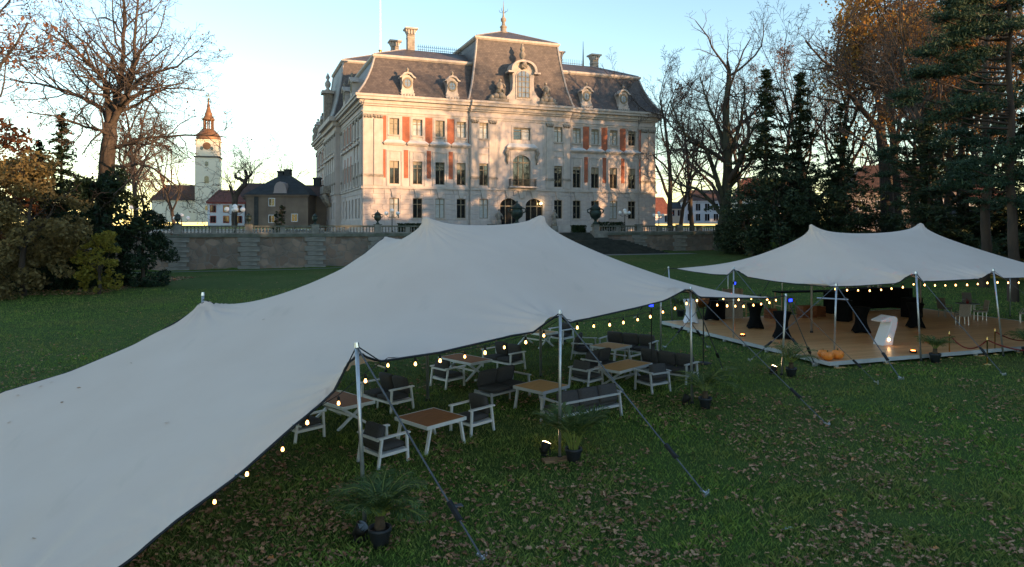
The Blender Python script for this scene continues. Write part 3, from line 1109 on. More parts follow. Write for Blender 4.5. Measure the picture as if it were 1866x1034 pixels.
DF = MB().lathe([(0.14, 0), (0.10, 0.12), (0.2, 0.25), (0.24, 0.4), (0.14, 0.55), (0.03, 0.65)], 8, (0, 0.1, 2.93)).mesh('finial', True)
for u in (6.05, 12.5, W_L - 12.75, W_L - 6.3):
    dormer(u, -0.75, 19.35)
for v in (5.5, 13.0, 44, 52):
    dormer(-0.75, v, 19.35, -PI / 2)
# great dormer of the middle block
bd = MB()
out = [(-2.6, 0), (2.6, 0), (2.6, 0.9), (2.15, 1.3), (1.75, 2.0), (1.65, 3.0), (1.72, 4.2), (1.6, 5.2), (1.2, 5.75), (0.6, 6.05), (0, 6.15), (-0.6, 6.05), (-1.2, 5.75), (-1.6, 5.2), (-1.72, 4.2), (-1.65, 3.0), (-1.75, 2.0), (-2.15, 1.3), (-2.6, 0.9)]
gd = bd.prism(out, -0.2, 4.0).build('great_dormer', M['stone_trim'], castle, loc=(H_, PRJ - 0.45, 18.95))
hp = MB()
ho, hi_ = [], []
for i in range(17):
    t = PI * i / 16
    ho.append((2.05 * math.cos(t), 4.6 + 1.75 * math.sin(t) ** 0.8))
    hi_.append((1.72 * math.cos(t), 4.55 + 1.5 * math.sin(t) ** 0.8))
for i in range(16):
    q_ = [ho[i], ho[i + 1], hi_[i + 1], hi_[i]]
    hp.prism(q_, -0.75, 1.6)
hp.box(1.55, 2.55, -0.75, 0.6, 4.38, 4.62).box(-2.55, -1.55, -0.75, 0.6, 4.38, 4.62)
hp.build('hood', M['stone_trim'], gd)
MB().prism(arch_pts(0, 1.22, 0.55, 3.9, 1.05), -0.30, -0.21).build('window_surround', tr, gd)
f = MB()
for x in (-0.9, -0.3, 0.3, 0.9):
    f.box(x - 0.05, x + 0.05, -0.40, -0.335, 0.8, 3.9 + 0.85 * math.sqrt(1 - (x / 1.0) ** 2 * 0.98))
for z in (0.85, 1.6, 2.4, 3.2, 3.9):
    f.box(-1.0, 1.0, -0.40, -0.34, z - 0.05, z + 0.05)
wo = f.build('window', M['frame'], gd)
MB().prism(arch_pts(0, 1.0, 0.8, 3.9, 0.85), -0.33, -0.305).build('pane', M['glassb'], wo)
MB().ball((0, -0.5, 5.75), 0.42, 9, 7).ball((-0.3, -0.45, 5.45), 0.3, 8, 6).ball((0.3, -0.45, 5.45), 0.3, 8, 6).ball((0, -0.5, 5.2), 0.25, 8, 6).build('cartouche', M['carved'], gd, True)
MB().lathe([(0.4, 0), (0.35, 0.3), (0.2, 0.45), (0.42, 0.8), (0.5, 1.2), (0.3, 1.5), (0.22, 1.7), (0.38, 1.9), (0.3, 2.2), (0.12, 2.5), (0.15, 2.7), (0.02, 2.9)], 9, (0, 0.2, 6.1)).build('vase', M['carved'], gd, True)
for a in (-1, 1):
    g = MB()
    g.box(a * 3.9 - 1.5, a * 3.9 + 1.5, -0.55, 0.6, 0.0, 0.45)
    rr = random.Random(9)
    g.ball((a * 3.5, -0.2, 0.9), 0.6, 9, 6).ball((a * 4.3, -0.2, 0.8), 0.5, 9, 6).ball((a * 4.9, -0.2, 0.65), 0.35, 9, 6).ball((a * 3.0, -0.2, 0.7), 0.35, 9, 6)
    g.box(a * 3.7 - 0.45, a * 3.7 + 0.45, -0.5, 0.4, 1.3, 1.75)
    g.tube([(a * 3.7, -0.1, 1.6), (a * 3.7, -0.15, 2.2), (a * 3.65, -0.1, 2.7), (a * 3.6, -0.1, 2.95)], [0.45, 0.5, 0.36, 0.15], 8)
    g.ball((a * 3.6, -0.12, 3.15), 0.24, 8, 6)
    g.tube([(a * 3.5, -0.2, 2.7), (a * 3.1, -0.4, 2.5), (a * 2.9, -0.4, 2.1)], [0.16, 0.14, 0.1], 6)
    g.tube([(a * 3.85, -0.2, 2.7), (a * 4.15, -0.4, 2.35), (a * 4.1, -0.5, 1.9)], [0.16, 0.14, 0.1], 6)
    g.tube([(a * 3.6, -0.2, 1.8), (a * 3.3, -0.6, 1.75), (a * 3.2, -0.6, 1.2)], [0.24, 0.2, 0.14], 6)
    g.build('statue', M['carved'], gd, True)
# pillar and figures on the flank cornice
MB().box(-1.7, -0.2, 31.2, 33.0, 18.96, 24.4).build('attic_pillar', M['carved'], castle, bevel=0.05)
MB().box(-2.1, 0.2, 30.8, 33.4, 24.4, 24.9).build('attic_cap', M['stone_trim'], castle)
MB().lathe([(0.5, 0), (0.5, 0.3), (0.25, 0.5), (0.5, 1.0), (0.55, 1.5), (0.28, 1.9), (0.2, 2.1), (0.4, 2.5), (0.25, 2.9), (0.05, 3.3)], 9, (-1.0, 32.0, 24.9)).build('vase', M['stone_trim'], castle, True)
for v in (44.0, 58.0):
    MB().lathe([(0.7, 0), (0.7, 1.2), (0.4, 1.5), (0.7, 2.2), (0.5, 2.8), (0.2, 3.1), (0.3, 3.4), (0.05, 3.7)], 9, (-0.6, v, 18.95)).build('vase', M['carved'], castle, True)


def statue(label, u):
    o = thing('statue', label, 'statue', cw(u, -1.6, 0), CA, 'statues at the palace doors')
    MB().box(-0.5, 0.5, -0.4, 0.4, 0, 0.9).build('plinth', M['weathered'], o, bevel=0.03)
    g = MB()
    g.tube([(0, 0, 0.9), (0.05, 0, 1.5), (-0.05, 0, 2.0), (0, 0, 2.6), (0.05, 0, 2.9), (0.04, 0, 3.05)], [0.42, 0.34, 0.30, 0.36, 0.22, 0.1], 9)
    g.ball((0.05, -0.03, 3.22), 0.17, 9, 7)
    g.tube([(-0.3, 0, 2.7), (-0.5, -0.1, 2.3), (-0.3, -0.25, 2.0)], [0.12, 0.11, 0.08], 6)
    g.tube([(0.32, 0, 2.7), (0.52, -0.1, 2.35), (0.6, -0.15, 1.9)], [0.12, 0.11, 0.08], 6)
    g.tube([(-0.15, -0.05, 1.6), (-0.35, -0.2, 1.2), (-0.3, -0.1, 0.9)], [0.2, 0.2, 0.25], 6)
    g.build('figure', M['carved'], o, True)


statue('weathered statue left of the arched palace doors', 19.2)
statue('weathered statue right of the arched palace doors, partly behind the tent peak', 28.0)

# ------------------------------------------------------------------ tree growing
def seg_mesh(name, S, n):
    """S rows: p0(3) p1(3) r0 r1 -> open prisms"""
    S = np.asarray(S, dtype=np.float64)
    p0, p1, r0, r1 = S[:, 0:3], S[:, 3:6], S[:, 6], S[:, 7]
    d = p1 - p0
    L = np.linalg.norm(d, axis=1, keepdims=True)
    d = d / np.maximum(L, 1e-6)
    p1 = p1 + d * np.minimum(r1[:, None], 0.2 * L)
    ref = np.where(np.abs(d[:, 2:3]) < 0.92, np.array([[0, 0, 1.0]]), np.array([[1.0, 0, 0]]))
    a = np.cross(d, ref)
    a /= np.linalg.norm(a, axis=1, keepdims=True)
    b = np.cross(a, d)
    t = 2 * np.pi * np.arange(n) / n
    ringv = a[:, None, :] * np.cos(t)[None, :, None] + b[:, None, :] * np.sin(t)[None, :, None]
    V = np.concatenate([p0[:, None, :] + ringv * r0[:, None, None], p1[:, None, :] + ringv * r1[:, None, None]], 1)
    m = len(S)
    k = np.arange(n)
    k2 = (k + 1) % n
    F = np.stack([k, k2, k2 + n, k + n], -1)[None] + (np.arange(m) * 2 * n)[:, None, None]
    return V.reshape(-1, 3), F.reshape(-1, 4)


def join_vf(parts):
    Vs, Fs, o = [], [], 0
    for V, F in parts:
        Vs.append(V)
        Fs.append(F + o)
        o += len(V)
    return np.concatenate(Vs), np.concatenate(Fs)


class Tree:
    def __init__(s, seed, nc=(9, 7, 6, 5), ratio=(0.62, 0.55, 0.5, 0.5), crook=(0.06, 0.14, 0.2, 0.25, 0.3), trop=(0.02, 0.07, 0.06, 0.03, 0.0), ang=(35, 62), lo=(0.35, 0.22, 0.2, 0.2), rmin=0.013, maxlv=4):
        s.r = random.Random(seed)
        s.nc, s.ratio, s.crook, s.trop, s.ang, s.lo, s.rmin, s.maxlv = nc, ratio, crook, trop, ang, lo, rmin, maxlv
        s.seg = [[] for _ in range(6)]
        s.tips = []

    def branch(s, p, d, L, r, lv, rend=0.32):
        rn = s.r
        ns = (11, 8, 6, 4, 3)[lv]
        p = Vector(p)
        d = Vector(d).normalized()
        pts, dirs, rad = [p], [d], [r]
        for i in range(ns):
            c = s.crook[lv]
            d = (d + Vector((rn.gauss(0, c), rn.gauss(0, c), rn.gauss(0, c) + s.trop[lv]))).normalized()
            p = p + d * (L / ns)
            pts.append(p)
            dirs.append(d)
            rad.append(max(s.rmin, r * (1 - (1 - rend) * (i + 1) / ns)))
        s.poly(pts, rad, lv)
        s.kids(pts, dirs, rad, L, lv)

    def poly(s, pts, rad, lv):
        for i in range(len(pts) - 1):
            a, b = pts[i], pts[i + 1]
            s.seg[lv].append((a.x, a.y, a.z, b.x, b.y, b.z, rad[i], rad[i + 1]))
        if lv >= s.maxlv - 1:
            s.tips += pts[1:]

    def kids(s, pts, dirs, rad, L, lv, nc=None, lo=None):
        if lv >= s.maxlv:
            return
        rn = s.r
        nc = nc or s.nc[lv]
        lo = s.lo[lv] if lo is None else lo
        az = rn.uniform(0, 6.28)
        ns = len(pts) - 1
        for k in range(nc):
            t = lo + (1 - lo) * (k + rn.uniform(0.2, 1.0)) / nc
            t = min(t, 0.995)
            i = int(t * ns)
            fr = t * ns - i
            q = pts[i].lerp(pts[i + 1], fr)
            dd = dirs[min(i + 1, ns)]
            az += 2.4 + rn.uniform(-0.5, 0.5)
            ref = Vector((0, 0, 1)) if abs(dd.z) < 0.9 else Vector((1, 0, 0))
            a = dd.cross(ref).normalized()
            b = a.cross(dd)
            th = R(rn.uniform(*s.ang))
            nd = dd * math.cos(th) + (a * math.cos(az) + b * math.sin(az)) * math.sin(th)
            rr = rad[i] + (rad[i + 1] - rad[i]) * fr
            s.branch(q, nd, L * s.ratio[lv] * (1.15 - 0.55 * t) * rn.uniform(0.75, 1.2), max(s.rmin, rr * rn.uniform(0.45, 0.7)), lv + 1)

    def meshes(s, name):
        sides = (9, 7, 5, 3, 3)
        big = [seg_mesh('a', s.seg[l], sides[l]) for l in (0, 1) if s.seg[l]]
        small = [seg_mesh('a', s.seg[l], sides[l]) for l in (2, 3, 4) if s.seg[l]]
        tm = np_mesh('trunk', *join_vf(big))
        tm.polygons.foreach_set('use_smooth', [True] * len(tm.polygons))
        cm = np_mesh('branches', *join_vf(small))
        return tm, cm


def leaf_quads(P, size, seed, aspect=0.55, flat=0.0, jitter=0.0, fold=False):
    """one small quad per point, freely turned"""
    rg_ = np.random.default_rng(seed)
    P = np.asarray(P, dtype=np.float64)
    n = len(P)
    if jitter:
        P = P + rg_.normal(0, jitter, (n, 3))
    a = rg_.normal(0, 1, (n, 3))
    a[:, 2] *= (1 - flat)
    a /= np.linalg.norm(a, axis=1, keepdims=True)
    b = rg_.normal(0, 1, (n, 3))
    b[:, 2] *= (1 - flat)
    b = np.cross(a, np.cross(b, a) + 1e-6)
    b = np.cross(a, rg_.normal(0, 1, (n, 3)) * [1 - flat * .0, 1, 1] + np.array([0, 0, flat * 3.0]))
    b /= np.maximum(np.linalg.norm(b, axis=1, keepdims=True), 1e-6)
    s_ = size * rg_.uniform(0.45, 1.0, (n, 1)) * rg_.choice([0.8, 1.0, 1.45], (n, 1))
    a = a * s_
    b = b * s_ * aspect
    V = np.stack([P - a, P - b * 0.9, P + a, P + b], 1).reshape(-1, 3)
    F = np.arange(4 * n).reshape(n, 4)
    return V, F


M['bark'] = pm('bark_grey_brown', (0.080, 0.063, 0.052), (0.040, 0.032, 0.027), 2.5, 0.95, bump=0.6, bdist=0.05, stretch=(1, 1, 0.25))
M['bark_mossy'] = pm('bark_mossy', (0.065, 0.068, 0.045), (0.030, 0.030, 0.024), 2.0, 0.95, bump=0.6, bdist=0.05, stretch=(1, 1, 0.25))
M['bark_red'] = pm('bark_pine', (0.080, 0.055, 0.042), (0.038, 0.030, 0.026), 2.0, 0.95, bump=0.6, bdist=0.05, stretch=(1, 1, 0.3))
M['twig'] = pm('twig_bark', (0.085, 0.066, 0.056), (0.055, 0.044, 0.038), 0.5, 0.9)
M['oakleaf'] = leafmat('withered_leaf', [(0, (0.16, 0.075, 0.045)), (0.5, (0.22, 0.11, 0.07)), (1, (0.30, 0.16, 0.10))], 0.4)
M['rustleaf'] = leafmat('rust_leaf', [(0, (0.20, 0.075, 0.025)), (0.6, (0.30, 0.12, 0.035)), (1, (0.34, 0.17, 0.05))], 0.4)
M['goldleaf'] = leafmat('gold_leaf', [(0, (0.42, 0.20, 0.045)), (0.6, (0.52, 0.28, 0.07)), (1, (0.58, 0.36, 0.10))], 0.45)
M['beechleaf'] = leafmat('beech_leaf', [(0, (0.11, 0.085, 0.034)), (0.5, (0.19, 0.145, 0.06)), (1, (0.27, 0.205, 0.085))], 0.35)
M['copperleaf'] = leafmat('copper_leaf', [(0, (0.10, 0.045, 0.025)), (1, (0.19, 0.085, 0.04))], 0.35)
M['yellowleaf'] = leafmat('yellow_green_leaf', [(0, (0.15, 0.14, 0.022)), (0.6, (0.25, 0.22, 0.035)), (1, (0.32, 0.26, 0.05))], 0.4)
M['yew'] = leafmat('yew_needle', [(0, (0.010, 0.022, 0.012)), (0.7, (0.022, 0.042, 0.020)), (1, (0.035, 0.058, 0.026))], 0.15)
M['spruce'] = leafmat('hemlock_needle', [(0, (0.024, 0.042, 0.024)), (0.7, (0.044, 0.070, 0.036)), (1, (0.075, 0.090, 0.045))], 0.15)
M['pine'] = leafmat('pine_needle', [(0, (0.024, 0.048, 0.030)), (0.7, (0.040, 0.075, 0.042)), (1, (0.065, 0.10, 0.05))], 0.15)


def put_tree(name, label, tm, cm, loc, rz=0.0, scale=1.0, bark='bark', leaf=None, leafmat_=None, group=None, zs=1.0):
    o = thing(name, label, 'tree', loc, rz, group)
    o.scale = (scale, scale, scale * zs)
    place('trunk', tm, M[bark], o)
    if cm is not None:
        place('branches', cm, M['twig'], o)
    if leaf is not None:
        place('crown', leaf, M[leafmat_], o)
    return o


def guided(seed, d, limbs, base, zoff=0.0, **kw):
    """tree whose main limbs follow drawn lines; limbs: list of (points (x, y, extra depth), r0, r1)"""
    t = Tree(seed, **kw)
    org = base
    for k, (pts, r0, r1, nch) in enumerate(limbs):
        P = [at(x, y, d + e) - org for x, y, e in pts]
        Q = []
        for i in range(len(P) - 1):                    # Catmull-Rom between the drawn points
            p0, p1, p2, p3 = P[max(i - 1, 0)], P[i], P[i + 1], P[min(i + 2, len(P) - 1)]
            for j in range(5):
                f_ = j / 5
                Q.append(0.5 * ((2 * p1) + (p2 - p0) * f_ + (2 * p0 - 5 * p1 + 4 * p2 - p3) * f_ ** 2 + (3 * p1 - p0 - 3 * p2 + p3) * f_ ** 3))
        Q.append(P[-1])
        Q = [q + Vector((t.r.gauss(0, 0.03), t.r.gauss(0, 0.05), t.r.gauss(0, 0.03))) if 0 < i < len(Q) - 1 else q for i, q in enumerate(Q)]
        n = len(Q) - 1
        rad = [r0 + (r1 - r0) * i / n for i in range(n + 1)]
        dirs = [(Q[min(i + 1, n)] - Q[max(i - 1, 0)]).normalized() for i in range(n + 1)]
        t.poly(Q, rad, 0 if k == 0 else 1)
        if nch:
            L = sum((Q[i + 1] - Q[i]).length for i in range(n))
            t.kids(Q, dirs, rad, L * 0.85, 1, nch, 0.18)
    return t


# --- left: the great bare oak over the evergreens
ob = at(186, 515, 60)
oak = guided(11, 60, [
    ([(184, 518, 0), (187, 400, 0), (196, 300, 0), (201, 228, 0)], 0.80, 0.55, 0),
    ([(201, 232, 0), (195, 190, -.4), (193, 156, -.8), (166, 121, -1.5), (131, 85, -2), (95, 48, -3)], 0.28, 0.05, 20),
    ([(201, 232, 0), (208, 190, .6), (219, 151, 1), (224, 90, 1.5), (226, 30, 2), (224, -40, 2)], 0.32, 0.06, 22),
    ([(203, 234, 0), (215, 205, -.3), (229, 176, -.6), (244, 126, -1), (246, 65, -1.4), (254, -30, -2)], 0.33, 0.06, 22),
    ([(226, 182, -.6), (248, 152, -1), (275, 134, -1.4), (322, 121, -2), (362, 92, -3)], 0.17, 0.04, 17),
    ([(205, 262, 0), (216, 268, 0), (250, 256, .5), (282, 251, 1), (352, 246, 2), (415, 250, 3)], 0.22, 0.04, 19),
    ([(199, 240, 0), (190, 205, .5), (166, 186, 1), (126, 168, 2), (60, 151, 3), (0, 146, 4)], 0.22, 0.04, 20),
    ([(215, 205, 0), (251, 190, 1), (302, 162, 2), (372, 165, 3)], 0.16, 0.04, 15),
    ([(199, 300, 0), (225, 305, -1), (262, 300, -2), (310, 330, -3), (345, 372, -3)], 0.15, 0.04, 14),
    ([(192, 330, 0), (205, 345, 1), (215, 330, 1.5), (228, 290, 2.0), (240, 255, 2)], 0.18, 0.04, 14),
    ([(201, 250, 0), (188, 240, -1), (160, 232, -2), (110, 215, -4), (50, 205, -5)], 0.16, 0.04, 15),
], ob, nc=(9, 8, 7, 4), rmin=0.013, crook=(0.06, 0.14, 0.2, 0.22, 0.25), trop=(0, 0.05, 0.05, 0.03, 0.0))
tm, cm = oak.meshes('oak')
rg0 = np.random.default_rng(2)
tips = np.array([tuple(p) for p in oak.tips])
V, F = leaf_quads(tips[rg0.random(len(tips)) < 0.16], 0.10, 3, 0.6, jitter=0.12)
put_tree('oak_tree', 'huge nearly bare oak with spreading limbs above the evergreens', tm, cm, ob, 0, 1, 'bark', np_mesh('crown', V, F), 'oakleaf')


# --- generic bare trees (four growths, reused)
def generic(seed, H=20.0, r=0.42, lo=0.3, **kw):
    t = Tree(seed, lo=(lo, 0.22, 0.2, 0.2), **kw)
    t.branch((0, 0, -0.3), (0, 0, 1), H, r, 0, 0.25)
    return t


gens = [generic(s_, nc=(12, 7, 6, 4), ratio=(0.50, 0.55, 0.5, 0.5), ang=(28, 58), rmin=0.016) for s_ in (21, 34)]
gens += [generic(s_, nc=(9, 7, 6, 5), ratio=(0.66, 0.55, 0.5, 0.5), ang=(25, 52), lo=0.22, rmin=0.016) for s_ in (47, 58)]
GM = [g.meshes('bare') for g in gens]


def tipleaf(g, frac, size, seed, rep=1, jit=0.15):
    tp = np.array([tuple(p) for p in g.tips] * rep)
    r_ = np.random.default_rng(seed)
    V_, F_ = leaf_quads(tp[r_.random(len(tp)) < frac], size, seed, 0.6, jitter=jit)
    return np_mesh('crown', V_, F_)


GL = [tipleaf(gens[0], 0.8, 0.13, 1), tipleaf(gens[1], 0.9, 0.14, 2), tipleaf(gens[2], 0.7, 0.13, 3), tipleaf(gens[3], 0.35, 0.12, 4)]


GG = [tipleaf(gens[0], 0.85, 0.17, 11, 3, 0.5), tipleaf(gens[1], 0.85, 0.17, 12, 3, 0.5), tipleaf(gens[2], 0.7, 0.17, 13, 3, 0.5), None]


def on_ground(px, d):
    x = (px - 933) / 1280 * d
    return Vector((x, d, float(ground_z(np.float64(x), np.float64(d))) - 0.1))


def bare(label, px, d, H, gi, rz, leaf=None, bark='bark', zs=1.0, name='bare_tree', group='bare park trees'):
    return put_tree(name, label, GM[gi][0], GM[gi][1], on_ground(px, d), rz, H / 20.0, bark, (GG[gi] if leaf == 'goldleaf' else GL[gi]) if leaf else None, leaf, group, zs)


# left, behind the wall and beyond
bare('bare tree with pinkish withered leaves reaching in at the top left corner', -95, 46, 23, 2, 0.6, 'oakleaf')
bare('rust leaved tree between the oak and the church', 318, 112, 14, 3, 1.1, 'rustleaf', name='rust_tree')
bare('reddish half bare tree standing behind the oak trunk', 252, 92, 17, 0, 2.2, 'copperleaf', name='rust_tree')
bare('low rust leaved tree on the terrace next to the balustrade end', 268, 104, 11, 1, 0.4, 'rustleaf', name='rust_tree')
bare('pale round bare tree behind the grey brown house, right of its twin chimneys', 535, 175, 16, 3, 0.3)
bare('pale bare tree behind the lopped tree by the church', 452, 185, 18, 2, 1.9)
# right of the palace
b_ = at(1318, 455, 97)
bt = guided(15, 97, [
    ([(1316, 458, 0), (1320, 400, 0), (1326, 312, 0), (1323, 216, .5), (1328, 140, 1), (1326, 112, 1)], 0.95, 0.16, 9),
    ([(1322, 375, 0), (1306, 327, -.5), (1285, 271, -1), (1245, 241, -1.5), (1222, 185, -2)], 0.44, 0.07, 11),
    ([(1324, 330, 0), (1331, 282, .6), (1351, 216, 1), (1358, 150, 1.5)], 0.40, 0.07, 10),
    ([(1325, 300, 0), (1312, 240, 1), (1290, 190, 2), (1275, 140, 2.5)], 0.34, 0.07, 10),
    ([(1320, 400, 0), (1300, 372, 1), (1270, 345, 2), (1235, 335, 3), (1205, 300, 4)], 0.34, 0.06, 9),
    ([(1325, 345, 0), (1345, 320, -1), (1372, 290, -2), (1392, 240, -3)], 0.28, 0.06, 8),
], b_, nc=(9, 7, 6, 4), rmin=0.018)
tm, cm = bt.meshes('b')
put_tree('bare_tree', 'big mossy bare tree standing at the end of the right balustrade', tm, cm, b_, 0, 1, 'bark_mossy')
bare('slim bare tree close to the lit right corner of the palace', 1222, 112, 22, 2, 0.2)
bare('bare tree with rust tinted twigs between palace corner and mossy trunk', 1262, 124, 21, 0, 1.2, 'rustleaf', name='rust_tree')
bare('leaning bare tree in front of the pale houses', 1240, 120, 17, 3, 2.6)
bare('dark bare tree behind the mossy trunk', 1352, 128, 24, 1, 0.8)
bare('rust leaved tree rising behind the first hemlock', 1430, 130, 26, 2, 3.3, 'rustleaf', name='rust_tree')
b_ = at(1617, 440, 92)
bt = guided(19, 92, [
    ([(1618, 446, 0), (1616, 370, 0), (1612, 302, 0), (1605, 246, 0), (1607, 210, 0)], 0.95, 0.5, 0),
    ([(1607, 240, 0), (1580, 210, -.5), (1552, 176, -1), (1540, 136, -1.3), (1500, 110, -2), (1468, 75, -3)], 0.42, 0.08, 13),
    ([(1607, 215, 0), (1596, 170, .5), (1577, 131, 1), (1562, 100, 1.5), (1556, 30, 2)], 0.42, 0.08, 12),
    ([(1607, 215, 0), (1622, 160, .5), (1630, 100, 1), (1650, 40, 1), (1660, -20, 1)], 0.42, 0.08, 12),
    ([(1540, 140, -1.3), (1525, 95, -1), (1540, 50, -1), (1560, 10, -1)], 0.2, 0.06, 9),
], b_, nc=(9, 7, 6, 4), rmin=0.017)
tm, cm = bt.meshes('b')
put_tree('bare_tree', 'tall crooked bare tree whose upper limbs catch the orange sun', tm, cm, b_, 0, 1)
bare('slender bare tree with a twin bend behind the hemlocks', 1520, 104, 27, 1, 2.0)
bare('bare tree left of the crooked sunlit tree', 1478, 112, 25, 3, 0.9)
bare('golden leaved tree glowing behind the pines', 1640, 96, 34, 0, 0.5, 'goldleaf', name='golden_tree', group='golden trees')
bare('second golden tree between the two tall pine trunks', 1722, 100, 31, 1, 1.5, 'goldleaf', name='golden_tree', group='golden trees')
bare('lower golden tree at the right edge behind the pine', 1800, 92, 27, 2, 2.5, 'goldleaf', name='golden_tree', group='golden trees')


# --- dense bushy crowns
def blob_points(n, seed, lobes):
    """points spread in the shells of many lobes; lobes rows: x y z rx ry rz"""
    r_ = np.random.default_rng(seed)
    lobes = np.asarray(lobes, float)
    w = (lobes[:, 3] * lobes[:, 4] * lobes[:, 5]) ** 0.66
    k_ = r_.choice(len(lobes), n, p=w / w.sum())
    d_ = r_.normal(0, 1, (n, 3))
    d_ /= np.linalg.norm(d_, axis=1, keepdims=True)
    rad = r_.uniform(0.35, 1.0, (n, 1)) ** 0.45
    return lobes[k_, :3] + d_ * rad * lobes[k_, 3:6]


def lobes_for(seed, n, H, rad, shape, zlo=0.0):
    r_ = random.Random(seed)
    out_ = []
    for _ in range(n):
        f_ = r_.random()
        z = zlo + (H - zlo) * f_
        rr = rad * shape(f_) * math.sqrt(r_.uniform(0.15, 1.0))
        t = r_.uniform(0, 6.283)
        q = rad * r_.choice((0.10, 0.16, 0.22, 0.30)) * r_.uniform(0.8, 1.2)
        out_.append((rr * math.cos(t), rr * math.sin(t), z, q, q, q * 0.7))
    return out_


def bush(name, label, px, d, H, rad, seed, mat, n, size, shape, zlo=0.3, cat='tree', nl=60, flat=0.0, aspect=0.6, group=None, yscale=1.0):
    loc = on_ground(px, d)
    o = thing(name, label, cat, loc, 0, group)
    t = Tree(seed, nc=(10, 6, 4, 2), maxlv=2, ratio=(0.4, 0.5, 0.5, 0.5), ang=(35, 75))
    t.branch((0, 0, -0.2), (0, 0, 1), H * 0.9, 0.02 * H + 0.05, 0, 0.2)
    parts = [seg_mesh('a', t.seg[l], 6) for l in (0, 1, 2) if t.seg[l]]
    link('trunk', np_mesh('trunk', *join_vf(parts)), M['bark'], o)
    P = blob_points(n, seed, lobes_for(seed, nl, H, rad, shape, zlo))
    V_, F_ = leaf_quads(P, size, seed, aspect, flat)
    link('crown', np_mesh('crown', V_, F_), M[mat], o)
    return o


cone = lambda f: (1.0 - f) ** 0.7 + 0.05
egg = lambda f: math.sqrt(max(0.02, math.sin(PI * min(0.98, 0.12 + 0.86 * f))))
bush('copper_beech', 'tall copper brown beech at the left edge', -10, 58, 13.5, 5.2, 61, 'copperleaf', 11000, 0.22, egg, 1.0, nl=90)
bush('beech_tree', 'olive brown beech with dense leaves in front of the copper beech', 42, 50, 9.6, 4.0, 62, 'beechleaf', 16000, 0.16, egg, 0.6, nl=110)
bush('beech_tree', 'smaller olive beech bulging low at the left edge', -38, 46, 6.5, 3.2, 63, 'beechleaf', 7000, 0.16, egg, 0.4, nl=60)
bush('yew_tree', 'broad dark yew in front of the oak trunk', 190, 57, 9.0, 3.6, 65, 'yew', 13000, 0.24, egg, 0.2, nl=110, aspect=0.4)
bush('yellow_shrub', 'small yellow green shrub at the foot of the dark yews', 180, 51, 4.5, 1.5, 66, 'yellowleaf', 5200, 0.10, lambda f: 0.35 + egg(f) * 0.65, 0.4, 'shrub', 60)
bush('evergreen_shrub', 'rounded dark evergreen shrub touching the end of the terrace wall', 258, 58, 6.2, 2.7, 67, 'yew', 10000, 0.16, egg, 0.1, 'shrub', 80, aspect=0.4)
bush('evergreen_shrub', 'low dark shrub under the olive beech', 90, 55, 3.6, 3.2, 68, 'yew', 6000, 0.2, egg, 0.1, 'shrub', 60, aspect=0.4)


# --- hemlocks and pines
def conifer_mesh(seed, H, rad, nwh, droop, size, dens, gap=0.0, zlo=0.1):
    r_ = random.Random(seed)
    segs, P, D = [], [], []
    z = H * zlo
    while z < H * 0.985:
        f_ = z / H
        L = rad * (1 - f_) ** 0.92 * r_.uniform(0.6, 1.2) + 0.12
        for k_ in range(nwh):
            if r_.random() < gap:
                continue
            t = r_.uniform(0, 6.283)
            l_ = L * r_.uniform(0.35, 1.3)
            zb = z + r_.uniform(-0.45, 0.45)
            rise = r_.uniform(0.0, 0.55)
            dr = droop * r_.uniform(0.6, 1.5) + rise * 0.5
            n_ = max(3, int(l_ / 0.5))
            prev = Vector((0, 0, zb))
            for i in range(1, n_ + 1):
                s_ = i / n_
                q = Vector((l_ * s_ * math.cos(t), l_ * s_ * math.sin(t), zb + l_ * (rise * s_ - dr * s_ * s_) + r_.gauss(0, 0.05)))
                segs.append((*prev, *q, 0.045 * (1 - s_) + 0.015, 0.045 * (1 - s_) + 0.012))
                w = 0.16 + 0.30 * l_ * 0.3 * math.sin(PI * min(1, s_ * 0.85 + 0.1))
                for _ in range(int(dens * (0.5 + w))):
                    P.append((q.x + r_.gauss(0, w), q.y + r_.gauss(0, w), q.z - abs(r_.gauss(0, 0.14)) + 0.06))
                prev = q
        z += H * r_.uniform(0.016, 0.034) + 0.10
    trunk = seg_mesh('t', [(0, 0, -0.3 + H * i / 12, 0, 0, -0.3 + H * (i + 1) / 12, 0.018 * H * (1 - i / 12.3) + 0.02, 0.018 * H * (1 - (i + 1) / 12.3) + 0.02) for i in range(12)], 8)
    tm_ = np_mesh('trunk', *join_vf([trunk, seg_mesh('b', segs, 3)]))
    V_, F_ = leaf_quads(np.array(P), size, seed, 0.32, 0.55)
    return tm_, np_mesh('crown', V_, F_)


HM = [conifer_mesh(71, 24, 6.6, 7, 0.24, 0.32, 22, 0.15), conifer_mesh(72, 24, 6.8, 7, 0.30, 0.32, 22, 0.18)]


YM = [h_[1].copy() for h_ in HM]                          # same growth, darker needles


def hemlock(label, px, d, H, k_, rz):
    put_tree('hemlock_tree', label, HM[k_][0], None, on_ground(px, d), rz, H / 24.0, 'bark', HM[k_][1], 'spruce', 'tall hemlocks right of the palace')


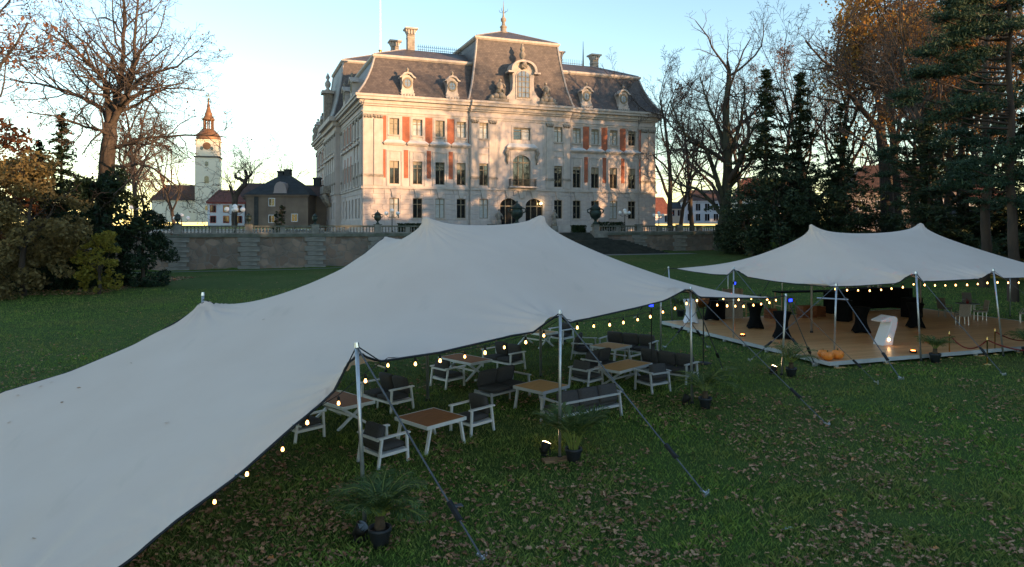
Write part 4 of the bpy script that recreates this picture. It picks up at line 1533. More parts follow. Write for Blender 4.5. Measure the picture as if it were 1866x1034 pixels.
for px, d, H, k_, lb_ in ((112, 58, 14.6, 1, 'dark pointed conifer between the beech and the oak trunk'), (72, 60, 12.5, 0, 'second dark conifer half hidden behind the olive beech')):
    put_tree('yew_tree', lb_, HM[k_][0], None, on_ground(px, d), 0.4 + k_, H / 24.0, 'bark', YM[k_], 'yew', 'dark conifers left of the oak')
hemlock('tall narrow hemlock, first of the row right of the palace', 1396, 88, 23.5, 0, 0.3)
hemlock('tall hemlock in the middle of the row, with a pointed top', 1458, 90, 23.8, 1, 1.8)
hemlock('lower hemlock, third of the row, before the crooked bare tree', 1532, 84, 18.6, 0, 2.9)
for i, (px, d, H, rad, lb) in enumerate(((1372, 86, 9, 4.5, 'dark undergrowth yew behind the left end of the far tent'), (1425, 84, 10, 4.5, 'dark yew under the first two hemlocks'), (1488, 86, 11, 4.5, 'dark yew between the second and third hemlock'),
                                         (1556, 82, 9, 4.0, 'dark yew under the third hemlock'), (1345, 92, 5, 3.0, 'low dark yew at the foot of the mossy trunk'))):
    bush('yew_tree', lb, px, d, H, rad, 80 + i, 'spruce', 6000, 0.26, egg, 0.1, nl=80, aspect=0.35, group='dark yews under the hemlocks')


def pine_tree(label, base_px, d, H, trunk_top_px, plates, seed, r0, lean=0.0, clump=1.0):
    """tall pine: bare trunk with flat needle plates; plates: picture x, y, half width in metres, depth offset"""
    org = on_ground(base_px, d)
    r_ = random.Random(seed)
    o = thing('pine_tree', label, 'tree', org, 0, 'tall pines at the right edge')
    top = Vector(((trunk_top_px - base_px) / 1280 * d, 0, H))
    segs = []
    N = 16
    pts = [top * (i / N) + Vector((r_.gauss(0, 0.05), r_.gauss(0, 0.05), -0.3 if i == 0 else 0)) for i in range(N + 1)]
    for i in range(N):
        segs.append((*pts[i], *pts[i + 1], r0 * (1 - 0.75 * i / N), r0 * (1 - 0.75 * (i + 1) / N)))
    tr_ = seg_mesh('t', segs, 10)
    bs, P = [], []
    for x, y, w, e in plates:
        c = at(x, y, d + e) - org
        zt = max(1.0, min(H, c.z - 0.25 * abs(c.x - top.x * c.z / H) + 0.3))
        s0 = top * (zt / H)
        mid = s0.lerp(c, 0.5) + Vector((0, 0, -0.3))
        for a_, b2, ra, rb in ((s0, mid, 0.10, 0.07), (mid, c, 0.07, 0.03)):
            bs.append((*a_, *b2, ra, rb))
        for _ in range(int(8 * w) + 3):
            q = c + Vector((r_.gauss(0, w * 0.5), r_.gauss(0, w * 0.45), r_.gauss(0, 0.20)))
            q.z += 0.08 * abs(q.x - c.x)
            bs.append((*c, *q, 0.03, 0.015))
            for _ in range(int(95 * clump)):
                P.append((q.x + r_.gauss(0, 0.40), q.y + r_.gauss(0, 0.40), q.z + abs(r_.gauss(0, 0.16))))
    link('trunk', np_mesh('trunk', *join_vf([tr_, seg_mesh('b', bs, 4)])), M['bark_red'], o)
    V_, F_ = leaf_quads(np.array(P), 0.17, seed, 0.24)
    link('crown', np_mesh('crown', V_, F_), M['pine'], o)


z7 = lambda x, y, w, e=0.0: (1180 + x / 1.988, y / 1.988, w, e)
pine_tree('big black pine with wide needle plates in the top right corner', 1846, 46, 22, 1838, [
    z7(1100, 20, 1.6), z7(1200, 5, 1.8), z7(1290, 30, 1.8, 1), z7(1080, 75, 1.7, -.5), z7(1180, 85, 1.6, 1), z7(1150, 120, 1.5), z7(1250, 110, 1.5, -1), z7(1100, 155, 1.4), z7(1330, 90, 1.6), z7(1180, 200, 1.5, .5),
    z7(1020, 195, 1.0), z7(1090, 225, 1.5), z7(990, 280, 0.9), z7(1060, 262, 1.3), z7(1130, 255, 1.0), z7(1330, 200, 1.4, 1), z7(950, 345, 0.7), z7(930, 370, 0.7), z7(1120, 395, 0.8), z7(1080, 425, 1.0), z7(1180, 380, 0.9),
    z7(1240, 400, 1.0), z7(1330, 380, 1.3, 1), z7(1350, 520, 1.3), z7(1300, 560, 1.2), z7(1240, 590, 1.0), z7(1160, 610, 0.9), z7(1330, 640, 1.2), z7(1230, 680, 0.9), z7(1340, 740, 1.1)], 91, 0.36)
pine_tree('straight pine trunk left of the big black pine', 1795, 55, 25, 1798, [
    z7(1230, 60, 1.2), z7(1200, 300, 0.8), z7(1270, 320, 1.0, 1), z7(1150, 345, 0.9), z7(1260, 480, 1.0), z7(1180, 520, 1.2), z7(1110, 480, 0.8), z7(1060, 520, 0.8), z7(1200, 640, 0.9), z7(1120, 640, 0.9), z7(1190, 740, 0.8), z7(1080, 670, 0.7)], 92, 0.40)
pine_tree('slim pine in the middle of the right hand trees', 1700, 66, 18, 1690, [
    z7(960, 460, 1.1), z7(920, 500, 1.0), z7(1000, 490, 1.0), z7(890, 545, 0.9), z7(970, 560, 1.1), z7(1040, 545, 0.9), z7(930, 610, 1.1), z7(1000, 640, 1.0), z7(860, 570, 0.8), z7(1040, 700, 0.9), z7(970, 720, 0.9), z7(1050, 770, 0.9)], 93, 0.34)
pine_tree('dark pine beside the crooked bare tree', 1662, 74, 17, 1668, [
    z7(900, 590, 1.2), z7(950, 660, 1.2), z7(890, 690, 1.2), z7(930, 750, 1.3), z7(1000, 780, 1.2), z7(860, 640, 1.0)], 94, 0.36)
for i, (px, d, H, gi, lb) in enumerate(((1688, 80, 24, 0, 'thin dark trunk between the two middle pines'), (1722, 72, 23, 3, 'thin birch like trunk right of the slim pine'), (1752, 84, 26, 2, 'bare tree behind the straight pine trunk'))):
    bare(lb, px, d, H, gi, 0.7 * i)
for i, (px, d, H, k_, lb) in enumerate(((1694, 64, 16, 1, 'dark young hemlock in front of the slim pine'), (1762, 66, 15.5, 0, 'dark young hemlock left of the straight pine trunk'), (1836, 63, 15, 1, 'dark young hemlock behind the big black pine'))):
    hemlock(lb, px, d, H, k_, 0.5 + i)
for i, (px, d, H, rad, lb) in enumerate(((1600, 88, 5, 4.5, 'low dark yew behind the left peak of the smaller tent'), (1668, 86, 5, 4.5, 'low dark yew behind the right peak of the smaller tent'), (1730, 80, 4.5, 4.0, 'low dark yew between the pine trunks'), (1792, 78, 4.5, 4.0, 'low dark yew at the foot of the straight pine'), (1850, 74, 5, 4.0, 'low dark yew at the foot of the big black pine'))):
    bush('yew_tree', lb, px, d, H, rad, 180 + i, 'spruce', 5000, 0.22, egg, 0.1, nl=70, aspect=0.35, group='low yews under the pines')
# unseen trees added to the right, outside the picture, to shade the lawn
rs = random.Random(77)
SB = np_mesh('crown', *leaf_quads(blob_points(7000, 5, lobes_for(5, 90, 15, 4.2, egg, 0.2)), 0.42, 5, 0.6))
SH = []
for i in range(40):                     # two rows along the right side of the lawn
    t = i / 39
    SH.append((41 + 3 * math.sin(i * 1.7) + 14 * t, 47 - 100 * t + rs.uniform(-1, 1), rs.uniform(0.74, 0.86)))
    SH.append((55 + 3 * math.sin(i * 2.3) + 14 * t, 49 - 104 * t + rs.uniform(-1, 1), rs.uniform(1.18, 1.34) if 0.3 < t < 0.75 else rs.uniform(0.88, 1.02)))
for i in range(13):                     # row added to shade the foot of the palace
    t = i / 12
    SH.append((46.5 + 46 * t, 60 + 26 * t + rs.uniform(-2, 2), rs.uniform(1.0, 1.2)))
SH += [(70, 146, 1.1), (78, 150, 1.15), (86, 138, 1.1), (62, 152, 1.0), (95, 146, 1.1)]  # hidden trees added to keep the sun off the pale house
for i, (x, y, s_) in enumerate(SH):
    put_tree('shade_tree', 'leafy shade tree added out of view right of the lawn', HM[i % 2][0] if i % 5 == 0 else GM[i % 4][0], None, (x, y, 0), rs.uniform(0, 6), s_ * (1.0 if i % 5 else 0.95), 'bark', SB if i % 5 else HM[i % 2][1], 'yew', 'added shade trees out of view')
for i in range(3):  # unseen bare trees added to dapple the sun on the palace
    x, y = 50 + i * 7.0, 63 + i * 4.0 + rs.uniform(-3, 3)
    put_tree('bare_tree', 'bare shade tree added out of view right of the lawn', GM[i % 4][0], GM[i % 4][1], (x, y, 1), rs.uniform(0, 6), rs.uniform(1.15, 1.45), 'bark', None, None, 'added shade trees out of view')

# ------------------------------------------------------------------ town beyond the terrace
M['plaster_cream'] = pm('cream_plaster', (0.74, 0.68, 0.56), (0.66, 0.60, 0.49), 0.3, 0.9)
M['plaster_brown'] = pm('brown_plaster', (0.22, 0.175, 0.14), (0.15, 0.12, 0.10), 0.5, 0.9, bump=0.3, detail=8)
M['plaster_white'] = pm('white_plaster', (0.66, 0.68, 0.72), (0.56, 0.58, 0.62), 0.4, 0.9)
M['plaster_pink'] = pm('grey_pink_plaster', (0.36, 0.31, 0.31), (0.30, 0.26, 0.26), 0.4, 0.9)
M['redwood'] = pm('red_paint', (0.33, 0.09, 0.08), (0.26, 0.07, 0.06), 2.0, 0.8)
M['tile_red'] = masonry('red_roof_tile', (0.22, 0.085, 0.062), (0.17, 0.065, 0.05), (0.10, 0.04, 0.03), 0.3, 0.35, bump=0.5)
M['tile_dark'] = masonry('dark_roof_sheet', (0.055, 0.062, 0.065), (0.045, 0.05, 0.055), (0.03, 0.033, 0.035), 0.6, 0.5, bump=0.5)
M['tile_brown'] = masonry('brown_roof_tile', (0.12, 0.07, 0.055), (0.09, 0.055, 0.045), (0.05, 0.03, 0.03), 0.3, 0.35, bump=0.5)
M['copper'] = pm('copper_cupola', (0.24, 0.125, 0.065), (0.17, 0.085, 0.045), 0.8, 0.5, metal=0.35)


def house(label, u_px, y_base, d, w, dp, h, rh, wall, roof, rz, wins=(), hip=0.0, name='town_house', wz=(1.0, 1.6), trim=None, band=None):
    x = (u_px - 933) / 1280 * d
    z = 5 + (411 - y_base) / 1280 * d
    o = thing(name, label, 'house', (x, d, z), rz)
    MB().box(-w / 2, w / 2, 0, dp, 0, h).build('wall', M[wall], o)
    b = MB()
    e = 0.4
    rv = [(-w / 2 - e, -e, h), (w / 2 + e, -e, h), (w / 2 + e, dp + e, h), (-w / 2 - e, dp + e, h), (-w / 2 + hip, dp / 2, h + rh), (w / 2 - hip, dp / 2, h + rh)]
    b.add(rv, [(0, 1, 5, 4), (1, 2, 5), (2, 3, 4, 5), (3, 0, 4), (0, 3, 2, 1)])
    b.build('roof', M[roof], o)
    MB().box(-w / 2 - 0.25, w / 2 + 0.25, -0.25, -0.002, h - 0.3, h - 0.01).build('eaves', M[trim or wall], o)
    for (wx, wz0) in wins:
        f_ = MB().box(wx - wz[0] / 2 - 0.12, wx + wz[0] / 2 + 0.12, -0.09, -0.004, wz0 - 0.12, wz0 + wz[1] + 0.12).build('window', M[trim or 'plaster_white'], o)
        MB().box(wx - wz[0] / 2, wx - 0.04, -0.11, -0.092, wz0, wz0 + wz[1]).box(wx + 0.04, wx + wz[0] / 2, -0.11, -0.092, wz0, wz0 + wz[1]).build('pane', M['glass'], f_)
    return o


# church
ch = thing('church', 'cream church tower with copper cupola and spire behind the bare oak', 'church', at(380, 405, 196), 0.25, scale=1.09)
tw = 2.75
MB().box(-tw, tw, -tw, tw, 0, 16.5).build('tower', M['plaster_cream'], ch)
MB().box(-tw + 0.15, tw - 0.15, -tw + 0.15, tw - 0.15, 16.5, 20.6).build('tower', M['plaster_cream'], ch)
MB().box(-tw - 0.25, tw + 0.25, -tw - 0.25, tw + 0.25, 16.3, 16.62).build('tower_cornice', M['tile_dark'], ch)
MB().box(-tw - 0.15, tw + 0.15, -tw - 0.15, tw + 0.15, 20.6, 20.85).build('tower_cornice', M['plaster_cream'], ch)
CUP = [(3.0, 0), (3.05, 0.3), (2.95, 0.9), (2.5, 1.7), (1.85, 2.3), (1.45, 2.7), (1.4, 2.9)]
MB().lathe(CUP, 12, (0, 0, 20.86)).build('cupola', M['copper'], ch, True)
for i in range(8):
    t = 2 * PI * i / 8
    MB().box(-0.14, 0.14, -0.14, 0.14, 23.7, 26.0).build('lantern_column', M['copper'], ch, loc=(1.15 * math.cos(t), 1.15 * math.sin(t), 0))
MB().lathe([(1.5, 0), (1.55, 0.3), (1.2, 0.8), (0.95, 1.3), (1.0, 1.6), (0.7, 2.2), (0.38, 3.4), (0.12, 5.2), (0.05, 5.4)], 10, (0, 0, 26.0)).build('spire', M['copper'], ch, True)
MB().ball((0, 0, 31.5), 0.28, 8, 6).box(-0.05, 0.05, -0.05, 0.05, 31.6, 33.0).box(-0.5, 0.5, -0.05, 0.05, 32.25, 32.4).build('cross', M['gold'], ch)
for z, w_, h_ in ((9.8, 0.8, 1.9), (14.2, 0.55, 1.1), (3.0, 0.5, 1.2)):
    for s_ in range(2):
        b = MB().prism(arch_pts(0, w_ / 2 + 0.1, z, z + h_ * 0.75, w_ / 2), -tw - 0.06, -tw + 0.01)
        b.build('window', M['glass'], ch, rz=s_ * PI / 2)
for s_ in range(2):
    for a in (-1.2, 1.2):
        MB().prism([(a + 0.36 * math.cos(2 * PI * i / 12), 18.6 + 0.5 * math.sin(2 * PI * i / 12)) for i in range(12)], -tw + 0.08, -tw + 0.16).build('window', M['glass'], ch, rz=s_ * PI / 2)
    MB().prism([(0.95 * math.cos(2 * PI * i / 20), 19.2 + 0.95 * math.sin(2 * PI * i / 20)) for i in range(20)], -tw + 0.06, -tw + 0.16).build('clock_face', M['copper'], ch, rz=s_ * PI / 2)
MB().box(-13, -tw, -1.5, 9, 0, 5.5).build('nave_wall', M['plaster_cream'], ch)
b = MB()
b.add([(-13.4, -2, 5.5), (-tw, -2, 5.5), (-tw, 9.5, 5.5), (-13.4, 9.5, 5.5), (-11, 3.7, 9.6), (-tw, 3.7, 9.6)], [(0, 1, 5, 4), (1, 2, 5), (2, 3, 4, 5), (3, 0, 4)])
b.build('nave_roof', M['tile_brown'], ch)

house('white house with red timber strips and curved red roof beside the church', 412, 412, 140, 6.8, 10, 4.7, 2.7, 'plaster_white', 'tile_red', 0.35,
      [(-2.4, 0.7), (0, 0.7), (2.4, 0.7), (-2.4, 2.8), (0, 2.8), (2.4, 2.8)], 1.8, wz=(0.9, 1.2), trim='redwood')
h = house('dark roofed grey brown house with rounded dormer behind the globe lamps', 505, 416, 122, 10.6, 11, 5.8, 3.9, 'plaster_brown', 'tile_dark', 0.05, [(-0.9, 3.9), (-0.9, 1.0), (3.0, 1.2)], 4.6, wz=(0.9, 1.2))
g = MB().prism([(-1.5, 0), (1.5, 0), (1.1, 0.35), (0.95, 1.4), (0.65, 2.0), (0, 2.25), (-0.65, 2.0), (-0.95, 1.4), (-1.1, 0.35)], 0.3, 3.4).build('gable', M['plaster_pink'], h, loc=(0.5, -0.3, 5.85))
for a, hh in ((-0.9, 0.2), (0.3, 0.5)):
    MB().box(a - 0.5, a + 0.5, 5.2, 6.4, 8.0, 9.9 + hh).box(a - 0.62, a + 0.62, 5.05, 6.55, 9.9 + hh, 10.15 + hh).build('chimney', M['tile_dark'], h)
MB().box(-3.9, -3.2, -0.12, -0.005, 0, 5.45).build('rain_pipe', M['tile_dark'], h)
h = house('lower brown wing with brown roof running behind the palace flank', 562, 416, 128, 8.0, 9, 5.8, 2.3, 'plaster_brown', 'tile_brown', 0.05, [(-2.6, 3.6), (-2.6, 0.9), (0.4, 3.6), (0.4, 0.9)], 0.3, wz=(0.9, 1.3))
MB().box(0.0, 1.2, 3.9, 5.1, 7.4, 9.2).box(-0.15, 1.35, 3.75, 5.25, 9.2, 9.5).build('chimney', M['tile_dark'], h)
house('long brown house roof between the white house and the dark roofed house', 472, 412, 150, 9, 10, 6.2, 3.2, 'plaster_brown', 'tile_brown', 0.2, [(-3.5, 3.6), (-1.2, 3.6), (1.4, 3.6)], 1.0)
house('pale blue white house behind the bare trees right of the palace', 1287, 408, 165, 10, 10, 5.4, 2.8, 'plaster_white', 'tile_brown', -0.1, [(-3.8, 3.1), (-1.9, 3.1), (0.2, 3.1), (2.2, 3.1), (4.0, 3.1), (-3.8, 0.7), (-1.9, 0.7), (0.2, 0.7), (2.2, 0.7)], 2.0)
house('low dark roofed annex next to the pale blue white house', 1238, 408, 170, 5.5, 8, 3.6, 1.8, 'plaster_cream', 'tile_dark', -0.1, [(-1.7, 1.9), (0.1, 1.9), (1.8, 1.9)], 1.0)
house('red roofed gable house touching the palace corner', 1206, 408, 160, 4.6, 8, 2.2, 4.0, 'plaster_white', 'tile_red', 0.2, [(1.2, 0.4)], 0.2)
house('red roofed house behind the hemlocks', 1405, 410, 170, 16, 12, 6.5, 5.2, 'plaster_cream', 'tile_red', -0.2, [(-5, 3.6), (-2, 3.6), (1, 3.6), (4, 3.6)], 2.0)
house('large grey pink house with brown roof behind the slim pine', 1640, 428, 120, 17, 12, 7.2, 5.2, 'plaster_pink', 'tile_brown', -0.25, [(-6, 4.2), (-3, 4.2), (0, 4.2), (3, 4.2), (6, 4.2), (-6, 1.2), (-3, 1.2), (3, 1.2)], 4.0)
house('orange red roofed house behind the straight pine', 1768, 428, 125, 12, 10, 6.0, 4.2, 'plaster_white', 'tile_red', -0.3, [(-3.5, 3.2), (0, 3.2), (3.5, 3.2), (-3.5, 0.8), (0, 0.8)], 2.5)
house('white garage wall seen between the pine trunks', 1762, 430, 98, 6.5, 6, 2.8, 1.3, 'plaster_white', 'tile_dark', -0.3, [], 0.4)

# lopped tree by the church
lb = at(425, 410, 118)
lt = guided(23, 118, [
    ([(427, 414, 0), (428, 375, 0), (432, 352, 0), (448, 335, 0)], 0.5, 0.38, 0),
    ([(432, 355, 0), (446, 332, 0), (432, 325, 0), (428, 317, 0)], 0.34, 0.24, 0),
    ([(446, 336, 0), (450, 320, .3), (447, 311, .3)], 0.32, 0.22, 0),
    ([(449, 326, 0), (456, 320, -.3), (459, 315, -.3)], 0.26, 0.2, 0),
    ([(428, 372, 0), (422, 350, 0), (418, 338, 0)], 0.26, 0.18, 0)], lb, rmin=0.02)
for p_ in ((428, 317), (447, 311), (459, 315), (418, 338)):
    q = at(*p_, 118) - lb
    for _ in range(12):
        lt.branch(q, (lt.r.gauss(0, 0.5), lt.r.gauss(0, 0.5), 0.6), lt.r.uniform(1.6, 3.2), 0.03, 3)
tm, cm = lt.meshes('l')
put_tree('lopped_tree', 'lopped tree with thick stubs before the white and red house', tm, cm, lb)
bush('cypress', 'dark pointed cypress right of the tall five globe lamp', 514, 100, 4.0, 0.9, 95, 'yew', 1500, 0.14, cone, 0.0, 'shrub', 40)
bush('cypress', 'smaller dark cypress left of the pointed one', 505, 102, 3.2, 0.7, 96, 'yew', 1000, 0.14, cone, 0.0, 'shrub', 30)


def hedge(label, u0, u1, v, h, seed):
    c = cw((u0 + u1) / 2, v, 0)
    o = thing('clipped_hedge', label, 'hedge', c, CA, 'hedges on the terrace')
    r_ = np.random.default_rng(seed)
    n = 2600
    P = r_.uniform(-1, 1, (n, 3)) * [(u1 - u0) / 2, 0.5, h / 2] + [0, 0, h / 2]
    link('foliage', np_mesh('foliage', *leaf_quads(P, 0.13, seed)), M['hedge'], o)


hedge('clipped hedge at the head of the stairs', 27.6, 29.6, -8.5, 1.0, 1)
hedge('low hedge behind the right balustrade', 31.5, 36.0, -8.2, 1.5, 2)
hedge('low hedge near the nearest tent peak before the palace', 3.0, 6.0, -8.9, 1.25, 3)

# ------------------------------------------------------------------ stretch tents
def fabric():
    k = NT('tent_fabric')
    nz = k.noise(0.5, 5.0)
    fine = k.noise(60.0, 3.0)
    col = k.ramp(nz, [(0.3, (0.82, 0.655, 0.56)), (0.7, (0.77, 0.605, 0.51))])
    col = k.mix(k.ramp(k.noise(1.3, 7.0, stretch=(1, 0.25, 1)), [(0.62, (0, 0, 0)), (0.85, (0.35, 0.35, 0.35))]), col, (0.40, 0.34, 0.28))
    k.l(col, k.b.inputs['Base Color'])
    k.b.inputs['Roughness'].default_value = 0.8
    k.b.inputs['Specular IOR Level'].default_value = 0.15
    k.bump(k.noise(1.6, 4.0), 0.16, 0.06)
    tr = k.n('ShaderNodeBsdfTranslucent')
    tr.inputs[0].default_value = (0.55, 0.42, 0.28, 1)
    mx = k.n('ShaderNodeMixShader')
    mx.inputs[0].default_value = 0.20
    k.l(k.b.outputs[0], mx.inputs[1])
    k.l(tr.outputs[0], mx.inputs[2])
    k.l(mx.outputs[0], k.t.nodes['Material Output'].inputs[0])
    return k.m


M['fabric'] = fabric()
M['webbing'] = pm('black_webbing', (0.014, 0.015, 0.018), (0.022, 0.023, 0.026), 5.0, 0.7)
M['strap'] = pm('grey_strap', (0.075, 0.08, 0.092), (0.10, 0.105, 0.12), 6.0, 0.6)
M['alu'] = pm('aluminium_pole', (0.52, 0.53, 0.55), (0.42, 0.43, 0.45), 6.0, 0.38, metal=0.75)
M['steel'] = pm('steel_fitting', (0.62, 0.65, 0.70), (0.5, 0.53, 0.57), 8.0, 0.3, metal=0.9)


def resample(P, T, n):
    P = np.asarray(P, float)
    T = np.asarray(T, float)
    t = np.linspace(T[0], T[-1], n)
    return np.stack([np.interp(t, T, P[:, k]) for k in range(3)], 1)


def membrane(A, B, C, D_, peaks, ridges, nu, nv, big):
    """tensioned sheet between four pinned edges: A bottom (u 0..1, v=0), B top (v=1), C left (u=0), D_ right (u=1); each an (n,3) array"""
    u = np.linspace(0, 1, nu)[:, None, None]
    v = np.linspace(0, 1, nv)[None, :, None]
    P = (1 - v) * A[:, None] + v * B[:, None] + (1 - u) * C[None] + u * D_[None] \
        - ((1 - u) * (1 - v) * A[0] + u * (1 - v) * A[-1] + (1 - u) * v * B[0] + u * v * B[-1])
    fixed = np.zeros((nu, nv), bool)
    fixed[0] = fixed[-1] = True
    fixed[:, 0] = fixed[:, -1] = True
    qu = np.ones((nu - 1, nv))
    qv = np.ones((nu, nv - 1))
    idx = []
    for pk in peaks:
        dd = (P[1:-1, 1:-1, 0] - pk[0]) ** 2 + (P[1:-1, 1:-1, 1] - pk[1]) ** 2
        i, j = np.unravel_index(np.argmin(dd), dd.shape)
        i, j = i + 1, j + 1
        for di in (-1, 0, 1):
            for dj in (-1, 0, 1):
                P[i + di, j + dj] = (pk[0] + (P[i + di, j + dj, 0] - P[i, j, 0]) * 0.45, pk[1] + (P[i + di, j + dj, 1] - P[i, j, 1]) * 0.45, pk[2] - 0.05 * math.hypot(di, dj)) if (di or dj) else P[i, j]
                fixed[i + di, j + dj] = True
        P[i, j] = pk
        idx.append((i, j))
    for a, b, q in ridges:                            # stiffer seams between peaks
        (i0, j0), (i1, j1) = idx[a], idx[b]
        for i in range(min(i0, i1), max(i0, i1)):
            f_ = (i - i0) / (i1 - i0) if i1 != i0 else 0
            j = j0 + (j1 - j0) * f_
            qu[i] += q * np.exp(-((np.arange(nv) - j) / 2.2) ** 2)
    for i0, j0 in idx:                                # radial reinforcement round each peak
        ii, jj = np.meshgrid(np.arange(nu), np.arange(nv), indexing='ij')
        w = big * np.exp(-(((ii - i0) / 8.0) ** 2 + ((jj - j0) / 8.0) ** 2))
        qu += (w[1:] + w[:-1]) / 2
        qv += (w[:, 1:] + w[:, :-1]) / 2
    Su = np.zeros((nu, nv))
    Su[:-1] += qu
    Su[1:] += qu
    Su[:, :-1] += qv
    Su[:, 1:] += qv
    fm = ~fixed[..., None]
    om = 1.86
    par = ((np.add.outer(np.arange(nu), np.arange(nv)) % 2) == 0)[..., None]
    for it in range(420):
        for colr in (par, ~par):
            N = np.zeros_like(P)
            N[:-1] += qu[..., None] * P[1:]
            N[1:] += qu[..., None] * P[:-1]
            N[:, :-1] += qv[..., None] * P[:, 1:]
            N[:, 1:] += qv[..., None] * P[:, :-1]
            N /= Su[..., None]
            P = np.where(fm & colr, P + om * (N - P), P)
    return P


def finer(P, k=3):
    """Catmull-Rom refinement along both directions"""
    for ax in (0, 1):
        Q = np.moveaxis(P, ax, 0)
        n = len(Q)
        t = np.linspace(0, n - 1, (n - 1) * k + 1)
        i = np.minimum(t.astype(int), n - 2)
        f_ = (t - i)[:, None, None]
        p0, p1, p2, p3 = Q[np.maximum(i - 1, 0)], Q[i], Q[i + 1], Q[np.minimum(i + 2, n - 1)]
        Q = 0.5 * (2 * p1 + (p2 - p0) * f_ + (2 * p0 - 5 * p1 + 4 * p2 - p3) * f_ ** 2 + (3 * p1 - p0 - 3 * p2 + p3) * f_ ** 3)
        P = np.moveaxis(Q, 0, ax)
    return P


def wrinkle(P, pins, seed):
    """tension creases fanning out from the pole tips"""
    r_ = random.Random(seed)
    P = P.copy()
    for c, amp, reach in pins:
        dx, dy = P[..., 0] - c[0], P[..., 1] - c[1]
        rr = np.hypot(dx, dy)
        th = np.arctan2(dy, dx)
        w = np.exp(-rr / reach) * np.clip(rr / 0.25, 0, 1)
        P[..., 2] += amp * w * (np.sin(th * 17 + r_.uniform(0, 6)) + 0.7 * np.sin(th * 29 + r_.uniform(0, 6)) * np.exp(-rr / reach))
    return P


def sheet(P):
    nu, nv = P.shape[:2]
    idx = np.arange(nu * nv).reshape(nu, nv)
    F = np.stack([idx[:-1, :-1], idx[1:, :-1], idx[1:, 1:], idx[:-1, 1:]], -1).reshape(-1, 4)
    me = np_mesh('canopy', P.reshape(-1, 3), F)
    me.polygons.foreach_set('use_smooth', [True] * len(me.polygons))
    return me


def hit(px, py, a, b):
    """where the upright plane through plan points a, b is met, seen at picture position px, py"""
    k = (px - 933) / 1280
    dx, dy = b[0] - a[0], b[1] - a[1]
    t = (k * a[1] - a[0]) / (dx - k * dy)
    y = a[1] + t * dy
    return (a[0] + t * dx, y, 5 + (411 - py) / 1280 * y)


TA = np.array([0.69, 0.724])
TP = np.array([-0.724, 0.69])
TO = np.array([-2.45, 11.37])


def ap(a, p):
    q = TO + a * TA + p * TP
    return (float(q[0]), float(q[1]))


def frontpt(px, py, p=0.0):
    return hit(px, py, ap(0, p), ap(10, p))


fe = [(222, 1032), (316, 952), (436, 864), (532, 778), (584, 736), (612, 708), (633, 664), (647, 638), (668, 650), (692, 658), (800, 642), (860, 628), (930, 612), (976, 604), (992, 590), (1018, 573), (1036, 588), (1104, 573), (1162, 560), (1210, 548), (1228, 539), (1252, 526), (1274, 541), (1330, 543), (1410, 543)]
ins = [0.0, 0.05, 0.1, 0.2, 0.25, 0.3, 0.2, 0.05, 0.2, 0.35, 0.45, 0.5, 0.45, 0.35, 0.2, 0.08, 0.3, 0.45, 0.5, 0.45, 0.35, 0.2, 0.3, 0.3, 0.1]
front = [frontpt(x, y, q) for (x, y), q in zip(fe, ins)]
g0 = ap(-5.4, 0.3)
front = [(g0[0], g0[1], 0.05)] + front
fa = [float((np.array(p[:2]) - TO) @ TA) for p in front]


def backpt(px, py, p):
    return hit(px, py, ap(0, p), ap(10, p))


back = [(*ap(-5.6, 8.6), 0.05), backpt(0, 716, 8.6), backpt(126, 678, 8.6), backpt(241, 630, 8.55), backpt(321, 587, 8.5), backpt(354, 566, 8.6), backpt(371, 546, 8.75), backpt(394, 555, 8.6), backpt(429, 556, 8.55), backpt(482, 550, 8.6), backpt(536, 533, 8.8),
        backpt(620, 492, 9.2), backpt(665, 462, 9.5), backpt(690, 440, 9.8), backpt(703, 431, 10.0), (*ap(9.2, 9.8), 4.2), (*ap(11.5, 9.7), 3.5), (*ap(16.4, 9.3), 2.7)]
ba = [float((np.array(p[:2]) - TO) @ TA) for p in back]
NU, NV = 111, 49
tA = np.array(fa)
tB = np.array(ba)
A_ = resample(front, tA, NU)
B_ = resample(back, tB, NU)
C_ = resample([front[0], back[0]], [0, 1], NV)
r_pole = ap(17.0, 4.9)
C2 = resample([front[-1], (*ap(16.0, 1.5), 2.62), (*ap(15.9, 3.6), 2.62), (*ap(16.5, 4.9), 2.9), (*ap(16.0, 6.2), 2.6), back[-1]], [0, .15, .36, .5, .63, 1], NV)
PK1 = (-2.43, 20.0, 5.25)
PK2 = (0.93, 23.1, 5.33)
P1 = membrane(A_, B_, C_, C2, [PK1, PK2], [(0, 1, 5.0)], NU, NV, 5.0)
tent1 = thing('stretch_tent', 'large cream stretch tent over the lounge furniture, left end pulled down to the grass', 'tent')
W1 = [((p[0], p[1]), a_, r_) for p, a_, r_ in ((front[8], 0.055, 0.9), (front[16], 0.055, 0.9), (front[22], 0.055, 0.9), (front[-1], 0.02, 1.4), (back[6], 0.05, 0.8), (back[14], 0.02, 0.8), (PK1, 0.02, 1.2), (PK2, 0.02, 1.2), (front[0], 0.05, 2.2), (front[2], 0.02, 0.5), (front[3], 0.02, 0.5))]
link('canopy', sheet(wrinkle(finer(P1), W1, 3)), M['fabric'], tent1)


def hem(P, parent, r=0.022):
    nu, nv = P.shape[:2]
    for line in (P[:, 0], P[-1, :], P[:, -1], P[0, :]):
        MB().tube([tuple(q - [0, 0, 0.012]) for q in line], r, 5).build('hem', M['webbing'], parent)


hem(P1, tent1)


